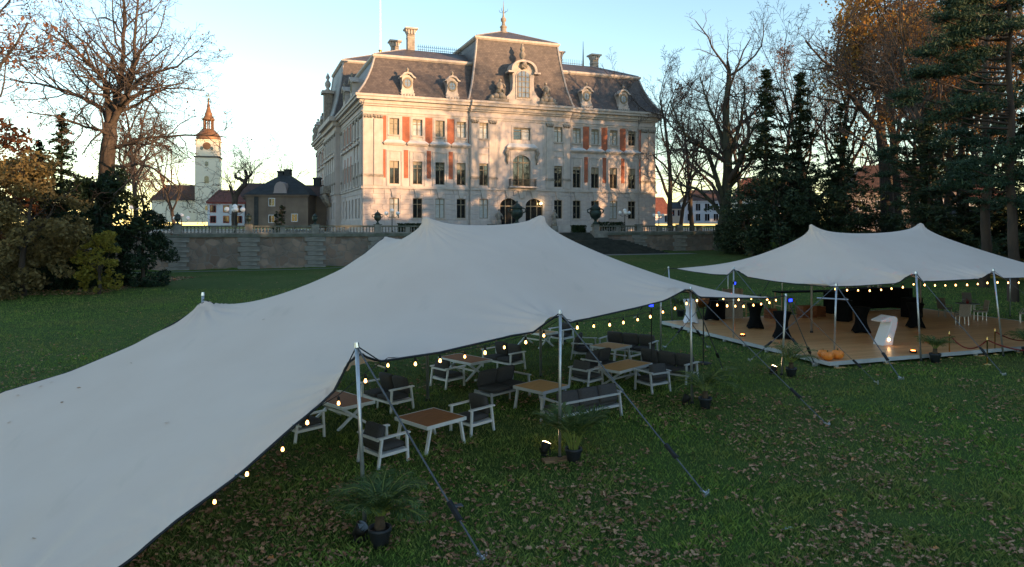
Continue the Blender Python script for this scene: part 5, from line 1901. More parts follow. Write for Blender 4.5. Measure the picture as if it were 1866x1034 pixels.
def pole(parent, base, top, r=0.033):
    b, t = Vector(base), Vector(top)
    o = MB().tube([b, t], r, 10).build('pole', M['alu'], parent, True)
    d = (t - b).normalized()
    MB().tube([t - d * 0.02, t + d * 0.06], [r * 1.5, r * 1.1], 8).build('pole_cap', M['steel'], o)
    MB().tube([b - d * 0.0, b + d * 0.07], [r * 1.7, r * 1.5], 8).build('foot', M['webbing'], o)
    return o


def guy(parent, top, anchor, w=0.036, sag=0.02, ratchet=0.78):
    t, a = Vector(top), Vector(anchor)
    o = MB()
    n = 8
    pts = [t.lerp(a, i / n) + Vector((0, 0, -sag * math.sin(PI * i / n))) for i in range(n + 1)]
    for p_, q_ in zip(pts[:-1], pts[1:]):
        o.bar(p_, q_, w, 0.012)
    o = o.build('guy_strap', M['strap'], parent)
    if ratchet:
        c = t.lerp(a, ratchet)
        d = (a - t).normalized()
        MB().bar(c - d * 0.16, c + d * 0.16, 0.085, 0.06).bar(c - d * 0.05, c + d * 0.22 + Vector((0, 0, 0.06)), 0.05, 0.02).build('ratchet', M['webbing'], o, bevel=0.006)
    h = Vector((d.x, d.y, 0)).normalized() if ratchet else (a - t).normalized()
    s_ = Vector((-h.y, h.x, 0))
    k_ = MB()
    k_.bar(a - s_ * 0.10 + Vector((0, 0, 0.03)), a + s_ * 0.10 + Vector((0, 0, 0.03)), 0.05, 0.05)
    for e in (-0.09, 0.0, 0.09):
        k_.tube([a + s_ * e + Vector((0, 0, -0.1)), a + s_ * e + Vector((0, 0, 0.09))], 0.016, 6)
    k_.bar(a - h * 0.12 + Vector((0, 0, 0.08)), a + h * 0.02 + Vector((0, 0, 0.03)), 0.04, 0.03)
    k_.build('anchor', M['steel'], o)
    return o


fp = {}
T1P = {'P1': (at(665.7, 974, 11.37), (-2.50, 11.30, 3.06)), 'P2': (Vector((1.02, 15.02, 0)), (1.03, 14.98, 3.14)), 'P3': (Vector((5.05, 19.7, 0)), (5.0, 19.68, 3.22)), 'P4': (Vector((8.98, 23.4, 0)), (9.13, 23.4, 2.66))}
for k_, (b, t) in T1P.items():
    pole(tent1, (b[0], b[1], 0.0), t)
pole(tent1, (-2.40, 20.0, 0), (PK1[0], PK1[1], PK1[2] - 0.25), 0.045)
pole(tent1, (0.945, 23.1, 0), (PK2[0], PK2[1], PK2[2] - 0.25), 0.045)
bp = back[14]
pole(tent1, (bp[0], bp[1] + 0.02, 0), (bp[0], bp[1] + 0.02, bp[2] - 0.1))
lp = back[6]
pole(tent1, (lp[0] - 0.1, lp[1] + 0.1, 0), (lp[0] - 0.03, lp[1] + 0.03, lp[2] + 0.12))
pole(tent1, (r_pole[0], r_pole[1], 0), (r_pole[0], r_pole[1], 2.95))
pole(tent1, (*ap(16.9, 9.6), 0), (*ap(16.9, 9.6), 2.75))
an = lambda x, y: (lambda d: ((x - 933) / 1280 * d, d, 0.0))(6400 / (y - 411))
guy(tent1, T1P['P1'][1], an(882, 1022))
guy(tent1, T1P['P2'][1], an(1288, 904))
guy(tent1, T1P['P3'][1], an(1510, 777))
guy(tent1, T1P['P3'][1], (7.3, 24.2, 0), 0.03)
guy(tent1, T1P['P4'][1], an(1600, 700), 0.03)
guy(tent1, T1P['P4'][1], an(1485, 665), 0.04)
guy(tent1, (lp[0], lp[1], lp[2]), (lp[0] - 2.2, lp[1] + 2.0, 0))
guy(tent1, (bp[0], bp[1], bp[2]), (bp[0] - 2.4, bp[1] + 3.0, 0))
guy(tent1, (r_pole[0], r_pole[1], 2.95), (r_pole[0] + 2.3, r_pole[1] + 1.6, 0), 0.04)
# short webbing from the pole tips to the cloth on either side
for x0, y0, q, x1, y1 in ((647, 640, 'P1', 692, 658), (647, 640, 'P1', 612, 708), (1018, 575, 'P2', 1038, 589), (1018, 575, 'P2', 988, 594), (1252, 528, 'P3', 1274, 541), (1252, 528, 'P3', 1226, 540)):
    MB().tube([T1P[q][1], frontpt(x1, y1, 0.3)], 0.012, 5).build('edge_strap', M['webbing'], tent1)
MB().tube([T1P['P4'][1], front[-1]], 0.02, 5).build('edge_strap', M['webbing'], tent1)
for x, y, p in ((612, 712, 0.35), (540, 776, 0.2), (436, 868, 0.1), (694, 668, 0.35)):      # bright carabiners on the hem
    q = frontpt(x, y, p)
    MB().bar((q[0] - 0.06, q[1], q[2] + 0.02), (q[0] + 0.08, q[1], q[2] - 0.02), 0.022).build('carabiner', M['steel'], tent1)
MB().box(-0.30, 0.28, -0.12, 0.12, 0.0, 0.05).build('foot_board', pm('bare_board', (0.30, 0.17, 0.09), (0.22, 0.12, 0.06), 5, 0.8), tent1, loc=(0.95, 14.9, 0.005), rz=0.3)

# --- second tent
Q1, Q2, Q3, Q4, Q5 = (9.43, 30.1), (12.05, 26.1), (15.0, 26.0), (18.6, 26.9), (24.5, 29.0)
QT = (8.5, 36.2)
le = [hit(1233, 490, QT, (9.0, 33.0)), hit(1262, 495, QT, Q1), hit(1300, 500, QT, Q1), hit(1326, 501, (9.5, 31), Q1), hit(1336, 492, (9.5, 31), Q1), hit(1346, 494, Q1, Q2), hit(1359, 504, Q1, (12.0, 26.6)), hit(1400, 511, Q1, (12.0, 26.6)), hit(1450, 518, Q1, (12.0, 26.5)), hit(1514, 522, Q1, Q2)]
lt_ = [0, .18, .42, .52, .56, .60, .66, .76, .88, 1.0]
fr = [le[-1], hit(1560, 521, (12.05, 26.2), (15, 26.4)), hit(1637, 516, (12.05, 26.2), (15, 26.4)), hit(1652, 504, (12, 26.2), (15, 26.2)), hit(1664, 499, (12, 26), Q3), hit(1680, 513, (15, 26.3), (18.6, 27.2)), hit(1730, 511, (15, 26.3), (18.6, 27.2)), hit(1788, 508, (15, 26.3), (18.6, 27.2)), hit(1806, 496, (15, 26.0), Q4), hit(1828, 507, Q4, Q5), hit(1866, 506, Q4, Q5), (21.5, 28.2, 2.85), (24.3, 28.9, 3.1)]
ft_ = [0.0]
for p_, q_ in zip(fr[:-1], fr[1:]):
    ft_.append(ft_[-1] + math.dist(p_[:2], q_[:2]))
bk = [le[0], (10.8, 39.0, 2.75), (12.6, 40.4, 2.7), (15.6, 40.6, 2.95), (18.4, 41.2, 2.65), (21.5, 41.8, 2.9), (24.2, 40.0, 2.65), (27.2, 38.4, 2.9)]
bt_ = [0.0]
for p_, q_ in zip(bk[:-1], bk[1:]):
    bt_.append(bt_[-1] + math.dist(p_[:2], q_[:2]))
NU2, NV2 = 81, 61
F2 = resample(fr, ft_, NU2)
B2 = resample(bk, bt_, NU2)
Lf2 = resample(le[::-1], [1 - t for t in lt_[::-1]], NV2)
Rt2 = resample([fr[-1], (25.2, 32.0, 2.6), (25.9, 33.5, 2.95), (26.3, 36.0, 2.6), bk[-1]], [0, .3, .5, .72, 1], NV2)
PK3 = (13.35, 31.3, 5.05)
PK4 = (20.35, 35.0, 5.12)
P2 = membrane(F2, B2, Lf2, Rt2, [PK3, PK4], [(0, 1, 5.0)], NU2, NV2, 5.0)
tent2 = thing('stretch_tent', 'smaller cream stretch tent with two peaks pitched over the wooden deck', 'tent')
W2 = [((p[0], p[1]), a_, r_) for p, a_, r_ in ((le[-1], 0.07, 1.3), (fr[4], 0.055, 0.9), (fr[8], 0.055, 0.9), (le[4], 0.055, 0.9), (le[0], 0.02, 1.2), (PK3, 0.02, 1.2), (PK4, 0.02, 1.2))]
link('canopy', sheet(wrinkle(finer(P2), W2, 5)), M['fabric'], tent2)
hem(P2, tent2, 0.018)
DZ = 0.22
pole(tent2, (9.42, 29.9, 0), (9.46, 29.95, 3.16))
pole(tent2, (12.02, 26.2, DZ), (12.03, 26.05, 2.78))
pole(tent2, (15.05, 25.85, 0), (14.9, 25.9, 3.24))
pole(tent2, (18.75, 26.8, 0), (18.4, 26.85, 3.28))
pole(tent2, (24.6, 28.9, 0), (24.5, 28.85, 3.15))
pole(tent2, (8.4, 36.8, 0), (8.2, 36.8, 2.78))
pole(tent2, (13.35, 31.3, DZ), (13.35, 31.3, PK3[2] - 0.25), 0.045)
pole(tent2, (20.35, 35.0, DZ), (20.35, 35.0, PK4[2] - 0.25), 0.045)
for x, y, z in ((15.7, 40.8, 3.0), (21.6, 42.0, 2.95), (27.3, 38.5, 2.95), (26.0, 33.5, 3.0), (12.5, 40.6, 2.75)):
    pole(tent2, (x, y, 0), (x, y, z))
guy(tent2, (12.03, 26.05, 2.78), an(1642, 692))
guy(tent2, (12.03, 26.05, 2.78), (8.75, 25.9, 0), 0.035)
guy(tent2, (14.9, 25.9, 3.24), an(1830, 685))
guy(tent2, (9.46, 29.95, 3.16), an(1485, 668), 0.03)
guy(tent2, (9.46, 29.95, 3.16), (6.2, 28.6, 0), 0.03)
guy(tent2, (8.2, 36.8, 2.78), (6.6, 37.8, 0), 0.04)
guy(tent2, (18.4, 26.85, 3.28), (21.6, 24.8, 0))
guy(tent2, (15.7, 40.8, 3.0), (15.0, 43.6, 0), 0.04)
MB().tube([(8.2, 36.8, 2.76), le[0]], 0.02, 5).build('edge_strap', M['webbing'], tent2)
for p_, q_ in (((14.9, 25.9, 3.22), fr[2]), ((14.9, 25.9, 3.22), fr[5]), ((18.4, 26.85, 3.26), fr[7]), ((9.46, 29.95, 3.14), le[6])):
    MB().tube([p_, q_], 0.010, 5).build('edge_strap', M['webbing'], tent2)
MB().tube([(11.55, 26.6, 2.25), (12.45, 26.0, 2.25)], 0.03, 6).build('cross_bar', M['steel'], tent2)

# ------------------------------------------------------------------ wooden deck
DU = Vector((0.944, 0.33, 0))
DV = Vector((-0.33, 0.944, 0))
DO = Vector((11.1, 24.55, 0))
deck = thing('wooden_deck', 'raised reddish wooden dance floor with white metal edge under the smaller tent', 'deck', DO, math.atan2(0.33, 0.944))
kk = NT('deck_plank')
oi = kk.n('ShaderNodeObjectInfo')
c_ = kk.ramp(oi.outputs['Random'], [(0, (0.54, 0.275, 0.115)), (0.5, (0.64, 0.34, 0.15)), (1, (0.70, 0.40, 0.185))])
gr = kk.noise(3.0, 8.0, stretch=(0.5, 12, 1))
kk.l(kk.mix(0.5, c_, kk.ramp(gr, [(0.3, (0.6, 0.58, 0.55)), (0.7, (1.1, 1.1, 1.1))]), 'MULTIPLY'), kk.b.inputs['Base Color'])
kk.b.inputs['Roughness'].default_value = 0.34
kk.b.inputs['Specular IOR Level'].default_value = 0.5
M['plank'] = kk.m
M['deck_edge'] = pm('deck_edge', (0.50, 0.52, 0.54), (0.40, 0.42, 0.44), 2.0, 0.5, metal=0.2)
DL, DW_ = 17.0, 11.0
npl = 58
pw = DW_ / npl
rgp = random.Random(8)
PLM = {}
for i in range(npl):
    x = 0.05
    cuts = sorted(rgp.uniform(2, DL - 2) for _ in range(3))
    cuts = [0.05, 3.2 + rgp.uniform(-1, 1), 7.6 + rgp.uniform(-1, 1), 12.2 + rgp.uniform(-1, 1), DL - 0.05]
    for a, b in zip(cuts[:-1], cuts[1:]):
        place('plank', unit_block.setdefault('plank_', MB().box(-0.5, 0.5, -0.5, 0.5, -0.5, 0.5).mesh('plank')), M['plank'], deck, ((a + b) / 2, 0.04 + (i + 0.5) * pw * 0.993, DZ - 0.015), 0, (b - a - 0.006, pw - 0.008, 0.03))
for x0, x1, y0, y1 in ((-0.05, DL + 0.05, -0.05, 0.0), (-0.05, DL + 0.05, DW_ + 0.01, DW_ + 0.06), (-0.05, 0.0, 0.001, DW_ + 0.009), (DL, DL + 0.05, 0.001, DW_ + 0.009)):
    MB().box(x0, x1, y0, y1, 0.10, DZ + 0.012).build('edge_rail', M['deck_edge'], deck)
MB().box(0.1, DL - 0.1, 0.1, DW_ - 0.1, 0.11, DZ - 0.04).build('subframe', M['webbing'], deck)
for i in range(8):
    MB().box(0.3 + i * 2.25, 0.42 + i * 2.25, 0.02, 0.12, 0, 0.1).build('foot', M['deck_edge'], deck)
    MB().box(0.02, 0.12, 0.6 + i * 1.35, 0.72 + i * 1.35, 0, 0.1).build('foot', M['deck_edge'], deck)
    MB().box(0.2 + i * 2.25, 0.62 + i * 2.25, -0.12, 0.0, 0.0, 0.03).build('pad', M['plank'], deck)


def dk(px, py, z=DZ):
    """floor position of the deck seen at a picture position"""
    d = (5 - z) * 1280 / (py - 411)
    return Vector(((px - 933) / 1280 * d, d, z))


# ------------------------------------------------------------------ lounge furniture
M['white_metal'] = pm('white_powder_coat', (0.66, 0.67, 0.68), (0.58, 0.59, 0.60), 3.0, 0.45, spec=0.4)
M['grey_metal'] = pm('grey_powder_coat', (0.42, 0.43, 0.44), (0.36, 0.37, 0.38), 3.0, 0.45, spec=0.4)
M['cushion'] = pm('grey_cushion', (0.062, 0.060, 0.060), (0.046, 0.044, 0.045), 40.0, 0.95, bump=0.3, bdist=0.004)
M['dark_wood'] = pm('dark_table_top', (0.32, 0.125, 0.042), (0.23, 0.088, 0.030), 3.0, 0.6, spec=0.1, stretch=(1, 9, 1))
M['oak_top'] = pm('oak_table_top', (0.50, 0.275, 0.105), (0.41, 0.22, 0.082), 3.0, 0.6, spec=0.1, stretch=(1, 9, 1))


def cushion_mesh(sx_, sy_, sz_):
    b = MB()
    nx, ny = 7, 7
    for top in (1, -1):
        o = len(b.v)
        for i in range(nx):
            for j in range(ny):
                x, y = -1 + 2 * i / (nx - 1), -1 + 2 * j / (ny - 1)
                bul = (1 - abs(x) ** 4) * (1 - abs(y) ** 4)
                k_ = 1 - 0.05 * (abs(x * y) ** 2)
                b.v.append((x * sx_ / 2 * k_, y * sy_ / 2 * k_, top * sz_ / 2 * (0.55 + 0.45 * bul ** 0.4)))
        for i in range(nx - 1):
            for j in range(ny - 1):
                q = (o + i * ny + j, o + (i + 1) * ny + j, o + (i + 1) * ny + j + 1, o + i * ny + j + 1)
                b.f.append(q if top == 1 else q[::-1])
    n_ = nx * ny
    rim = [(i, 0) for i in range(nx)] + [(nx - 1, j) for j in range(1, ny)] + [(i, ny - 1) for i in range(nx - 2, -1, -1)] + [(0, j) for j in range(ny - 2, 0, -1)]
    for (a0, a1), (b0, b1) in zip(rim, rim[1:] + rim[:1]):
        b.f.append((a0 * ny + a1, n_ + a0 * ny + a1, n_ + b0 * ny + b1, b0 * ny + b1))
    return b.mesh('cushion', True)


SEAT_MEMO = {}


def seat(name, label, cat, x, y, deg, n=1, w1=0.62, metal='white_metal', arms=(1, 1), group=None):
    """garden chair or sofa facing local +x; n seats along y"""
    key = (n, w1, metal, arms)
    W = n * w1 + 0.10
    if key not in SEAT_MEMO:
        m_ = M[metal]
        t = thing(name, label, cat, (x, y, 0), R(deg), group)
        for s_, on in ((-1, arms[0]), (1, arms[1])):
            yy = s_ * W / 2
            top = 0.60 if on else 0.33
            MB().bar((0.36, yy, 0), (0.33, yy, top), 0.05, 0.05).build('leg', m_, t)
            MB().bar((-0.40, yy, 0), (-0.31, yy, top), 0.05, 0.05).build('leg', m_, t)
            MB().bar((-0.34, yy, 0.26), (0.325, yy, 0.26), 0.05, 0.06).build('side_rail', m_, t)
            if on:
                MB().box(-0.40, 0.40, yy - 0.045, yy + 0.045, 0.602, 0.635).build('armrest', m_, t)
        if n > 1:
            MB().bar((0.30, 0, 0), (0.30, 0, 0.23), 0.04).build('leg', m_, t)
            MB().bar((-0.36, 0, 0), (-0.34, 0, 0.23), 0.04).build('leg', m_, t)
        MB().bar((0.32, -W / 2 + .03, 0.26), (0.32, W / 2 - .03, 0.26), 0.05, 0.06).bar((-0.32, -W / 2 + .03, 0.26), (-0.32, W / 2 - .03, 0.26), 0.05, 0.06).box(-0.29, 0.29, -W / 2 + 0.03, W / 2 - 0.03, 0.25, 0.28).build('seat_frame', m_, t)
        MB().bar((-0.37, -W / 2 + .03, 0.58), (-0.37, W / 2 - .03, 0.58), 0.04, 0.05).build('back_rail', m_, t)
        cs = cushion_mesh(0.66, w1 - 0.02, 0.15)
        cb = cushion_mesh(0.46, w1 - 0.03, 0.17)
        for i in range(n):
            yy = (i - (n - 1) / 2) * w1
            place('seat_cushion', cs, M['cushion'], t, (0.02, yy, 0.36))
            c2 = place('back_cushion', cb, M['cushion'], t, (-0.25, yy, 0.62))
            c2.rotation_euler = (0, R(-76), 0)
        SEAT_MEMO[key] = t
        return t
    o = copy_tree(SEAT_MEMO[key])
    o.name = name
    o.location = (x, y, 0)
    o.rotation_euler.z = R(deg)
    for k_ in ('label', 'category', 'group'):
        if k_ in o:
            del o[k_]
    return tag(o, label, cat, group)


AD = 46.4        # degrees, direction of the long tent edge
GC, GS = 'white framed lounge armchairs', 'white framed lounge sofas'
seat('armchair', 'white armchair with grey cushions right behind the nearest tent pole, facing the square brown table', 'armchair', -2.72, 14.9, AD, group=GC)
seat('armchair', 'white armchair on the far right side of the square brown table', 'armchair', -0.98, 17.1, AD + 180, group=GC)
seat('armchair', 'white armchair half hidden under the drooping tent edge', 'armchair', -4.95, 16.6, AD, group=GC)
seat('sofa', 'two seat sofa behind the cross legged table near the tent edge', 'sofa', -3.45, 19.35, AD + 180, 2, group=GS)
seat('armchair', 'dim armchair left of the cross legged table deep under the tent', 'armchair', -2.0, 21.9, AD, group=GC)
seat('sofa', 'dark two seat sofa beside the oak table, one arm only', 'sofa', -0.28, 20.3, AD - 90, 2, 0.72, 'grey_metal', (0, 1), group=GS)
seat('sofa', 'dim sofa deep under the tent right of the far cross legged table', 'sofa', -0.30, 24.6, AD + 180, 2, group=GS)
seat('sofa', 'three seat grey sofa seen from behind, near the oak table and potted areca', 'sofa', 1.80, 18.2, 125, 3, 0.66, 'grey_metal', group=GS)
seat('armchair', 'armchair at the left end of the long oak table', 'armchair', 2.30, 21.75, AD, 1, 0.62, 'grey_metal', group=GC)
seat('armchair', 'armchair seen from behind at the near side of the long oak table', 'armchair', 4.25, 21.3, AD + 75, 1, 0.62, 'grey_metal', group=GC)
seat('sofa', 'three seat sofa at the right end of the long oak table', 'sofa', 4.95, 23.0, AD + 180, 3, 0.66, 'grey_metal', group=GS)
seat('sofa', 'two seat sofa on the far side of the long oak table', 'sofa', 3.05, 23.3, AD - 90, 2, 0.66, 'grey_metal', group=GS)
seat('sofa', 'two seat sofa left of the farther square table', 'sofa', 2.75, 26.7, AD - 60, 2, 0.66, 'grey_metal', group=GS)
seat('sofa', 'dark three seat sofa behind the farther square table', 'sofa', 4.45, 26.9, AD + 190, 3, 0.66, 'grey_metal', group=GS)
seat('armchair', 'small far armchair beside the last table under the tent', 'armchair', 2.1, 29.8, AD + 180, 1, group=GC)


def table(label, x, y, deg, L, W, top, metal, xleg):
    o = thing('lounge_table', label, 'table', (x, y, 0), R(deg), 'lounge tables')
    n = 7
    for i in range(n):
        a = -W / 2 + 0.02 + i * (W - 0.04) / n
        MB().box(-L / 2 + 0.02, L / 2 - 0.02, a + 0.003, a + (W - 0.04) / n - 0.003, 0.585, 0.625).build('plank', M[top], o)
    f_ = MB()
    f_.box(-L / 2, L / 2, -W / 2, -W / 2 + 0.02, 0.55, 0.628).box(-L / 2, L / 2, W / 2 - 0.02, W / 2, 0.55, 0.628)
    f_.box(-L / 2, -L / 2 + 0.02, -W / 2 + 0.02, W / 2 - 0.02, 0.55, 0.628).box(L / 2 - 0.02, L / 2, -W / 2 + 0.02, W / 2 - 0.02, 0.55, 0.628)
    f_.box(-L / 2 + .02, L / 2 - .02, -W / 2 + .02, W / 2 - .02, 0.56, 0.58)
    f_.build('frame', M[metal], o)
    if xleg:
        for e in (-1, 1):
            x0 = e * (L / 2 - 0.22)
            MB().bar((x0, -W / 2 + 0.04, 0), (x0, W / 2 - 0.10, 0.55), 0.06, 0.05, (1, 0, 0)).build('leg', M[metal], o)
            MB().bar((x0 + 0.055, W / 2 - 0.04, 0), (x0 + 0.055, -W / 2 + 0.10, 0.55), 0.06, 0.05, (1, 0, 0)).build('leg', M[metal], o)
        MB().bar((-L / 2 + 0.25, 0, 0.27), (L / 2 - 0.25, 0, 0.27), 0.05).build('stretcher', M[metal], o)
    else:
        for a in (-1, 1):
            for b in (-1, 1):
                MB().bar((a * (L / 2 - 0.02), b * (W / 2 - 0.06), 0), (a * (L / 2 - 0.14), b * (W / 2 - 0.06), 0.55), 0.07, 0.05).build('leg', M[metal], o)
    return o


table('square brown table with splayed white legs behind the nearest tent pole', -1.86, 16.05, AD, 1.16, 1.16, 'dark_wood', 'white_metal', False)
table('square oak table in front of the dark one armed sofa', 0.80, 19.2, AD, 1.12, 1.08, 'oak_top', 'grey_metal', False)
table('long oak table with crossed legs between sofas and armchairs', 3.5, 22.0, AD, 1.8, 0.95, 'oak_top', 'grey_metal', True)
table('farther square table between the two distant sofas', 3.6, 25.6, AD, 1.1, 1.1, 'oak_top', 'grey_metal', False)
table('brown table with crossed white legs at the drooping tent edge', -4.32, 17.75, AD + 90, 1.6, 0.95, 'dark_wood', 'white_metal', True)
table('brown cross legged table deep in the shade under the tent', -1.55, 23.15, AD + 90, 1.6, 0.95, 'dark_wood', 'white_metal', True)
table('last cross legged table near the far tent edge', 1.0, 29.1, AD + 90, 1.6, 0.95, 'oak_top', 'white_metal', True)

# ------------------------------------------------------------------ festoon lights
M['bulb'] = emit('warm_bulb', (1.0, 0.46, 0.13), 3.2)
M['socket'] = pm('black_socket', (0.015, 0.015, 0.015), None, 5, 0.6)
BULB = MB().lathe([(0.009, 0.0), (0.012, -0.012), (0.021, -0.034), (0.025, -0.052), (0.020, -0.070), (0.006, -0.079)], 10).mesh('bulb', True)
SOCK = MB().lathe([(0.022, -0.005), (0.024, 0.05), (0.012, 0.07)], 8).mesh('socket')


def festoon(label, pts, ends):
    o = thing('string_lights', label, 'string lights', (0, 0, 0), 0, 'festoon lights of the tents')
    line = [ends[0]] if ends[0] else []
    for p in pts:
        b = place('bulb', BULB, M['bulb'], o, (p[0], p[1], p[2] + 0.07), 0, (1.0 + 0.1 * math.sin(p[0] * 9),) * 3)
        place('socket', SOCK, M['socket'], b)
        line.append((p[0], p[1], p[2] + 0.16))
    if ends[1]:
        line.append(ends[1])
    MB().tube(line, 0.007, 4).build('cable', M['webbing'], o)


b1 = [(391, 918), (450, 867), (515, 822), (560, 773), (617, 738), (666, 697), (707, 669), (757, 666), (802, 660), (847, 653), (884, 645), (919, 636), (958, 626), (991, 614)]
festoon('string of warm bulbs along the near left tent edge, dipping towards the grass', [frontpt(x, y, 0.45 if i > 5 else 0.30) for i, (x, y) in enumerate(b1)], (frontpt(330, 955, 0.3), frontpt(1016, 585, 0.2)))
b2 = [(1052, 599), (1082, 597), (1111, 594), (1136, 590), (1162, 585), (1185, 579), (1208, 571), (1230, 564), (1251, 555), (1270, 550)]
festoon('string of warm bulbs over the sofas between the middle tent poles', [frontpt(x, y, 0.5) for x, y in b2], (frontpt(1024, 580, 0.2), frontpt(1280, 545, 0.4)))
b3 = [(1307, 558), (1325, 559), (1340, 560), (1355, 560), (1373, 558), (1387, 556), (1402, 553), (1414, 549)]
festoon('string of warm bulbs under the pointed right corner of the large tent', [frontpt(x, y, 0.25) for x, y in b3], (frontpt(1276, 548, 0.4), frontpt(1422, 545, 0.1)))
b4 = [(1318, 546), (1346, 548), (1369, 546), (1398, 547)]
festoon('short far string of bulbs behind the right corner of the large tent', [hit(x, y, ap(16.3, 0.4), ap(15.6, 3.5)) for x, y in b4[::-1]], (frontpt(1410, 545, 0.2), (*ap(16.3, 4.9), 2.75)))
b5 = [(168, 272), (253, 280), (333, 282), (417, 283), (500, 278), (575, 268), (657, 258), (735, 238), (815, 242), (890, 245), (965, 246), (1040, 243), (1123, 241), (1200, 236), (1270, 227), (1343, 223), (1420, 226), (1497, 226)]
pl2 = [(12.05, 26.45), (15.0, 26.45), (18.6, 27.3), (24, 29.3)]


def t2pt(x, y):
    x, y = 1480 + x / 3.977, 460 + y / 3.977
    seg = (pl2[0], pl2[1]) if x < 1664 else ((pl2[1], pl2[2]) if x < 1808 else (pl2[2], pl2[3]))
    return hit(x, y, *seg)


festoon('string of warm bulbs along the front edge of the smaller tent', [t2pt(*q) for q in b5], ((12.05, 26.1, 2.7), (21.5, 28.3, 2.8)))
# ------------------------------------------------------------------ potted palms, lights on the grass
M['pot'] = pm('black_plastic_pot', (0.020, 0.024, 0.030), (0.030, 0.034, 0.040), 4.0, 0.45)
M['soil'] = pm('potting_soil', (0.03, 0.02, 0.014), None, 20, 1.0)
M['palm'] = leafmat('palm_leaflet', [(0, (0.055, 0.10, 0.035)), (0.6, (0.085, 0.145, 0.05)), (1, (0.16, 0.20, 0.07))], 0.3, 0.5)
M['palmstem'] = pm('palm_stem', (0.22, 0.26, 0.06), (0.14, 0.18, 0.04), 4, 0.6)
M['palmtrunk'] = pm('palm_trunk', (0.10, 0.07, 0.045), (0.05, 0.035, 0.025), 10, 0.95, bump=0.8, bdist=0.03)
POT = MB().lathe([(0.125, 0), (0.165, 0.22), (0.175, 0.235), (0.185, 0.235), (0.185, 0.30), (0.165, 0.30), (0.155, 0.25)], 18).mesh('pot', True)


def palm(label, x, y, z, seed, H, nf, fl, stems=False, ps=1.0, group='potted palms'):
    o = thing('potted_palm', label, 'potted plant', (x, y, z), 0, group)
    place('pot', POT, M['pot'], o, (0, 0, 0), 0, (ps,) * 3)
    MB().lathe([(0.01, 0.255 * ps), (0.15 * ps, 0.262 * ps)], 12).build('soil', M['soil'], o)
    r_ = random.Random(seed)
    V_, F_ = [], []
    st_ = MB()
    tb = 0.26 * ps
    th = tb + (0.10 if stems else 0.22)
    if not stems:
        MB().lathe([(0.08, tb - 0.01), (0.09, tb + 0.06), (0.07, tb + 0.15), (0.075, tb + 0.20), (0.04, th + 0.06)], 9).build('stem', M['palmtrunk'], o)
    for k_ in range(nf):
        az = k_ * 2.4 + r_.uniform(-0.3, 0.3)
        el = R(r_.uniform(46, 88) if not stems else r_.uniform(70, 89))
        L = fl * r_.uniform(0.75, 1.1)
        p = Vector((0.05 * math.cos(az), 0.05 * math.sin(az), th)) if not stems else Vector((0.08 * math.cos(az), 0.08 * math.sin(az), tb))
        dh = Vector((math.cos(az), math.sin(az), 0))
        pts = [p]
        N = 12
        for i in range(N):
            el -= R((5.0 if not stems else 3.4) + 4.5 * i / N) * r_.uniform(0.7, 1.3)
            p = p + (dh * math.cos(el) + Vector((0, 0, math.sin(el)))) * (L / N)
            pts.append(p)
        st_.tube(pts, [0.010 * (1 - 0.8 * i / N) + 0.002 for i in range(N + 1)], 4)
        i0 = 2 if not stems else 5
        side = Vector((-dh.y, dh.x, 0))
        for i in range(i0, N):
            for sub in (0.0, 0.5):
                c = pts[i].lerp(pts[i + 1], sub)
                tdir = (pts[i + 1] - pts[i]).normalized()
                f_ = (i + sub - i0) / (N - i0)
                ll = (0.30 if not stems else 0.34) * fl * math.sin(PI * min(0.98, 0.22 + 0.70 * f_)) + 0.03
                for s_ in (-1, 1):
                    q = c + (side * s_ * 0.8 + tdir * 0.75 + Vector((r_.gauss(0, 0.1), r_.gauss(0, 0.1), r_.uniform(-0.15, 0.35)))).normalized() * ll
                    q.z -= 0.12 * ll
                    wv = tdir * (0.02 if stems else 0.013)
                    mid = c.lerp(q, 0.45) + Vector((0, 0, 0.02))
                    n0 = len(V_)
                    V_ += [tuple(c), tuple(mid - wv), tuple(q), tuple(mid + wv)]
                    F_.append((n0, n0 + 1, n0 + 2, n0 + 3))
    st_.build('frond_stalks', M['palmstem'], o)
    link('fronds', np_mesh('fronds', np.array(V_), np.array(F_)), M['palm'], o)


palm('bushy date palm in a black pot at the foot of the nearest tent pole', -2.06, 10.95, 0, 1, 1.2, 36, 0.86)
palm('upright areca palm with yellow green stems in a black pot by the middle pole', 1.30, 14.85, 0, 2, 1.4, 24, 1.12, True)
palm('thin feathery palm in a black pot near the third tent pole', 5.28, 19.2, 0, 3, 1.2, 18, 1.1)
palm('palm in a black pot at the foot of the corner pole of the large tent', 9.22, 23.2, 0, 4, 1.2, 18, 1.0)
palm('small palm in a black pot at the deck edge beside the rope barrier', 15.45, 25.65, 0, 5, 1.2, 20, 0.75, False, 1.1)
palm('small palm in a black pot behind the rope barrier at the right edge', 19.75, 26.9, 0, 6, 1.2, 20, 0.8, False, 1.1)
q = dk(1240, 577)
palm('leafy plant in a black pot on the deck beside the white bar table', q.x, q.y, DZ, 7, 1.2, 16, 0.9, True, 1.2)
M['lens_warm'] = emit('warm_lens', (1.0, 0.62, 0.30), 10.0)
M['lens_blue'] = emit('blue_lens', (0.01, 0.025, 1.0), 2.2)


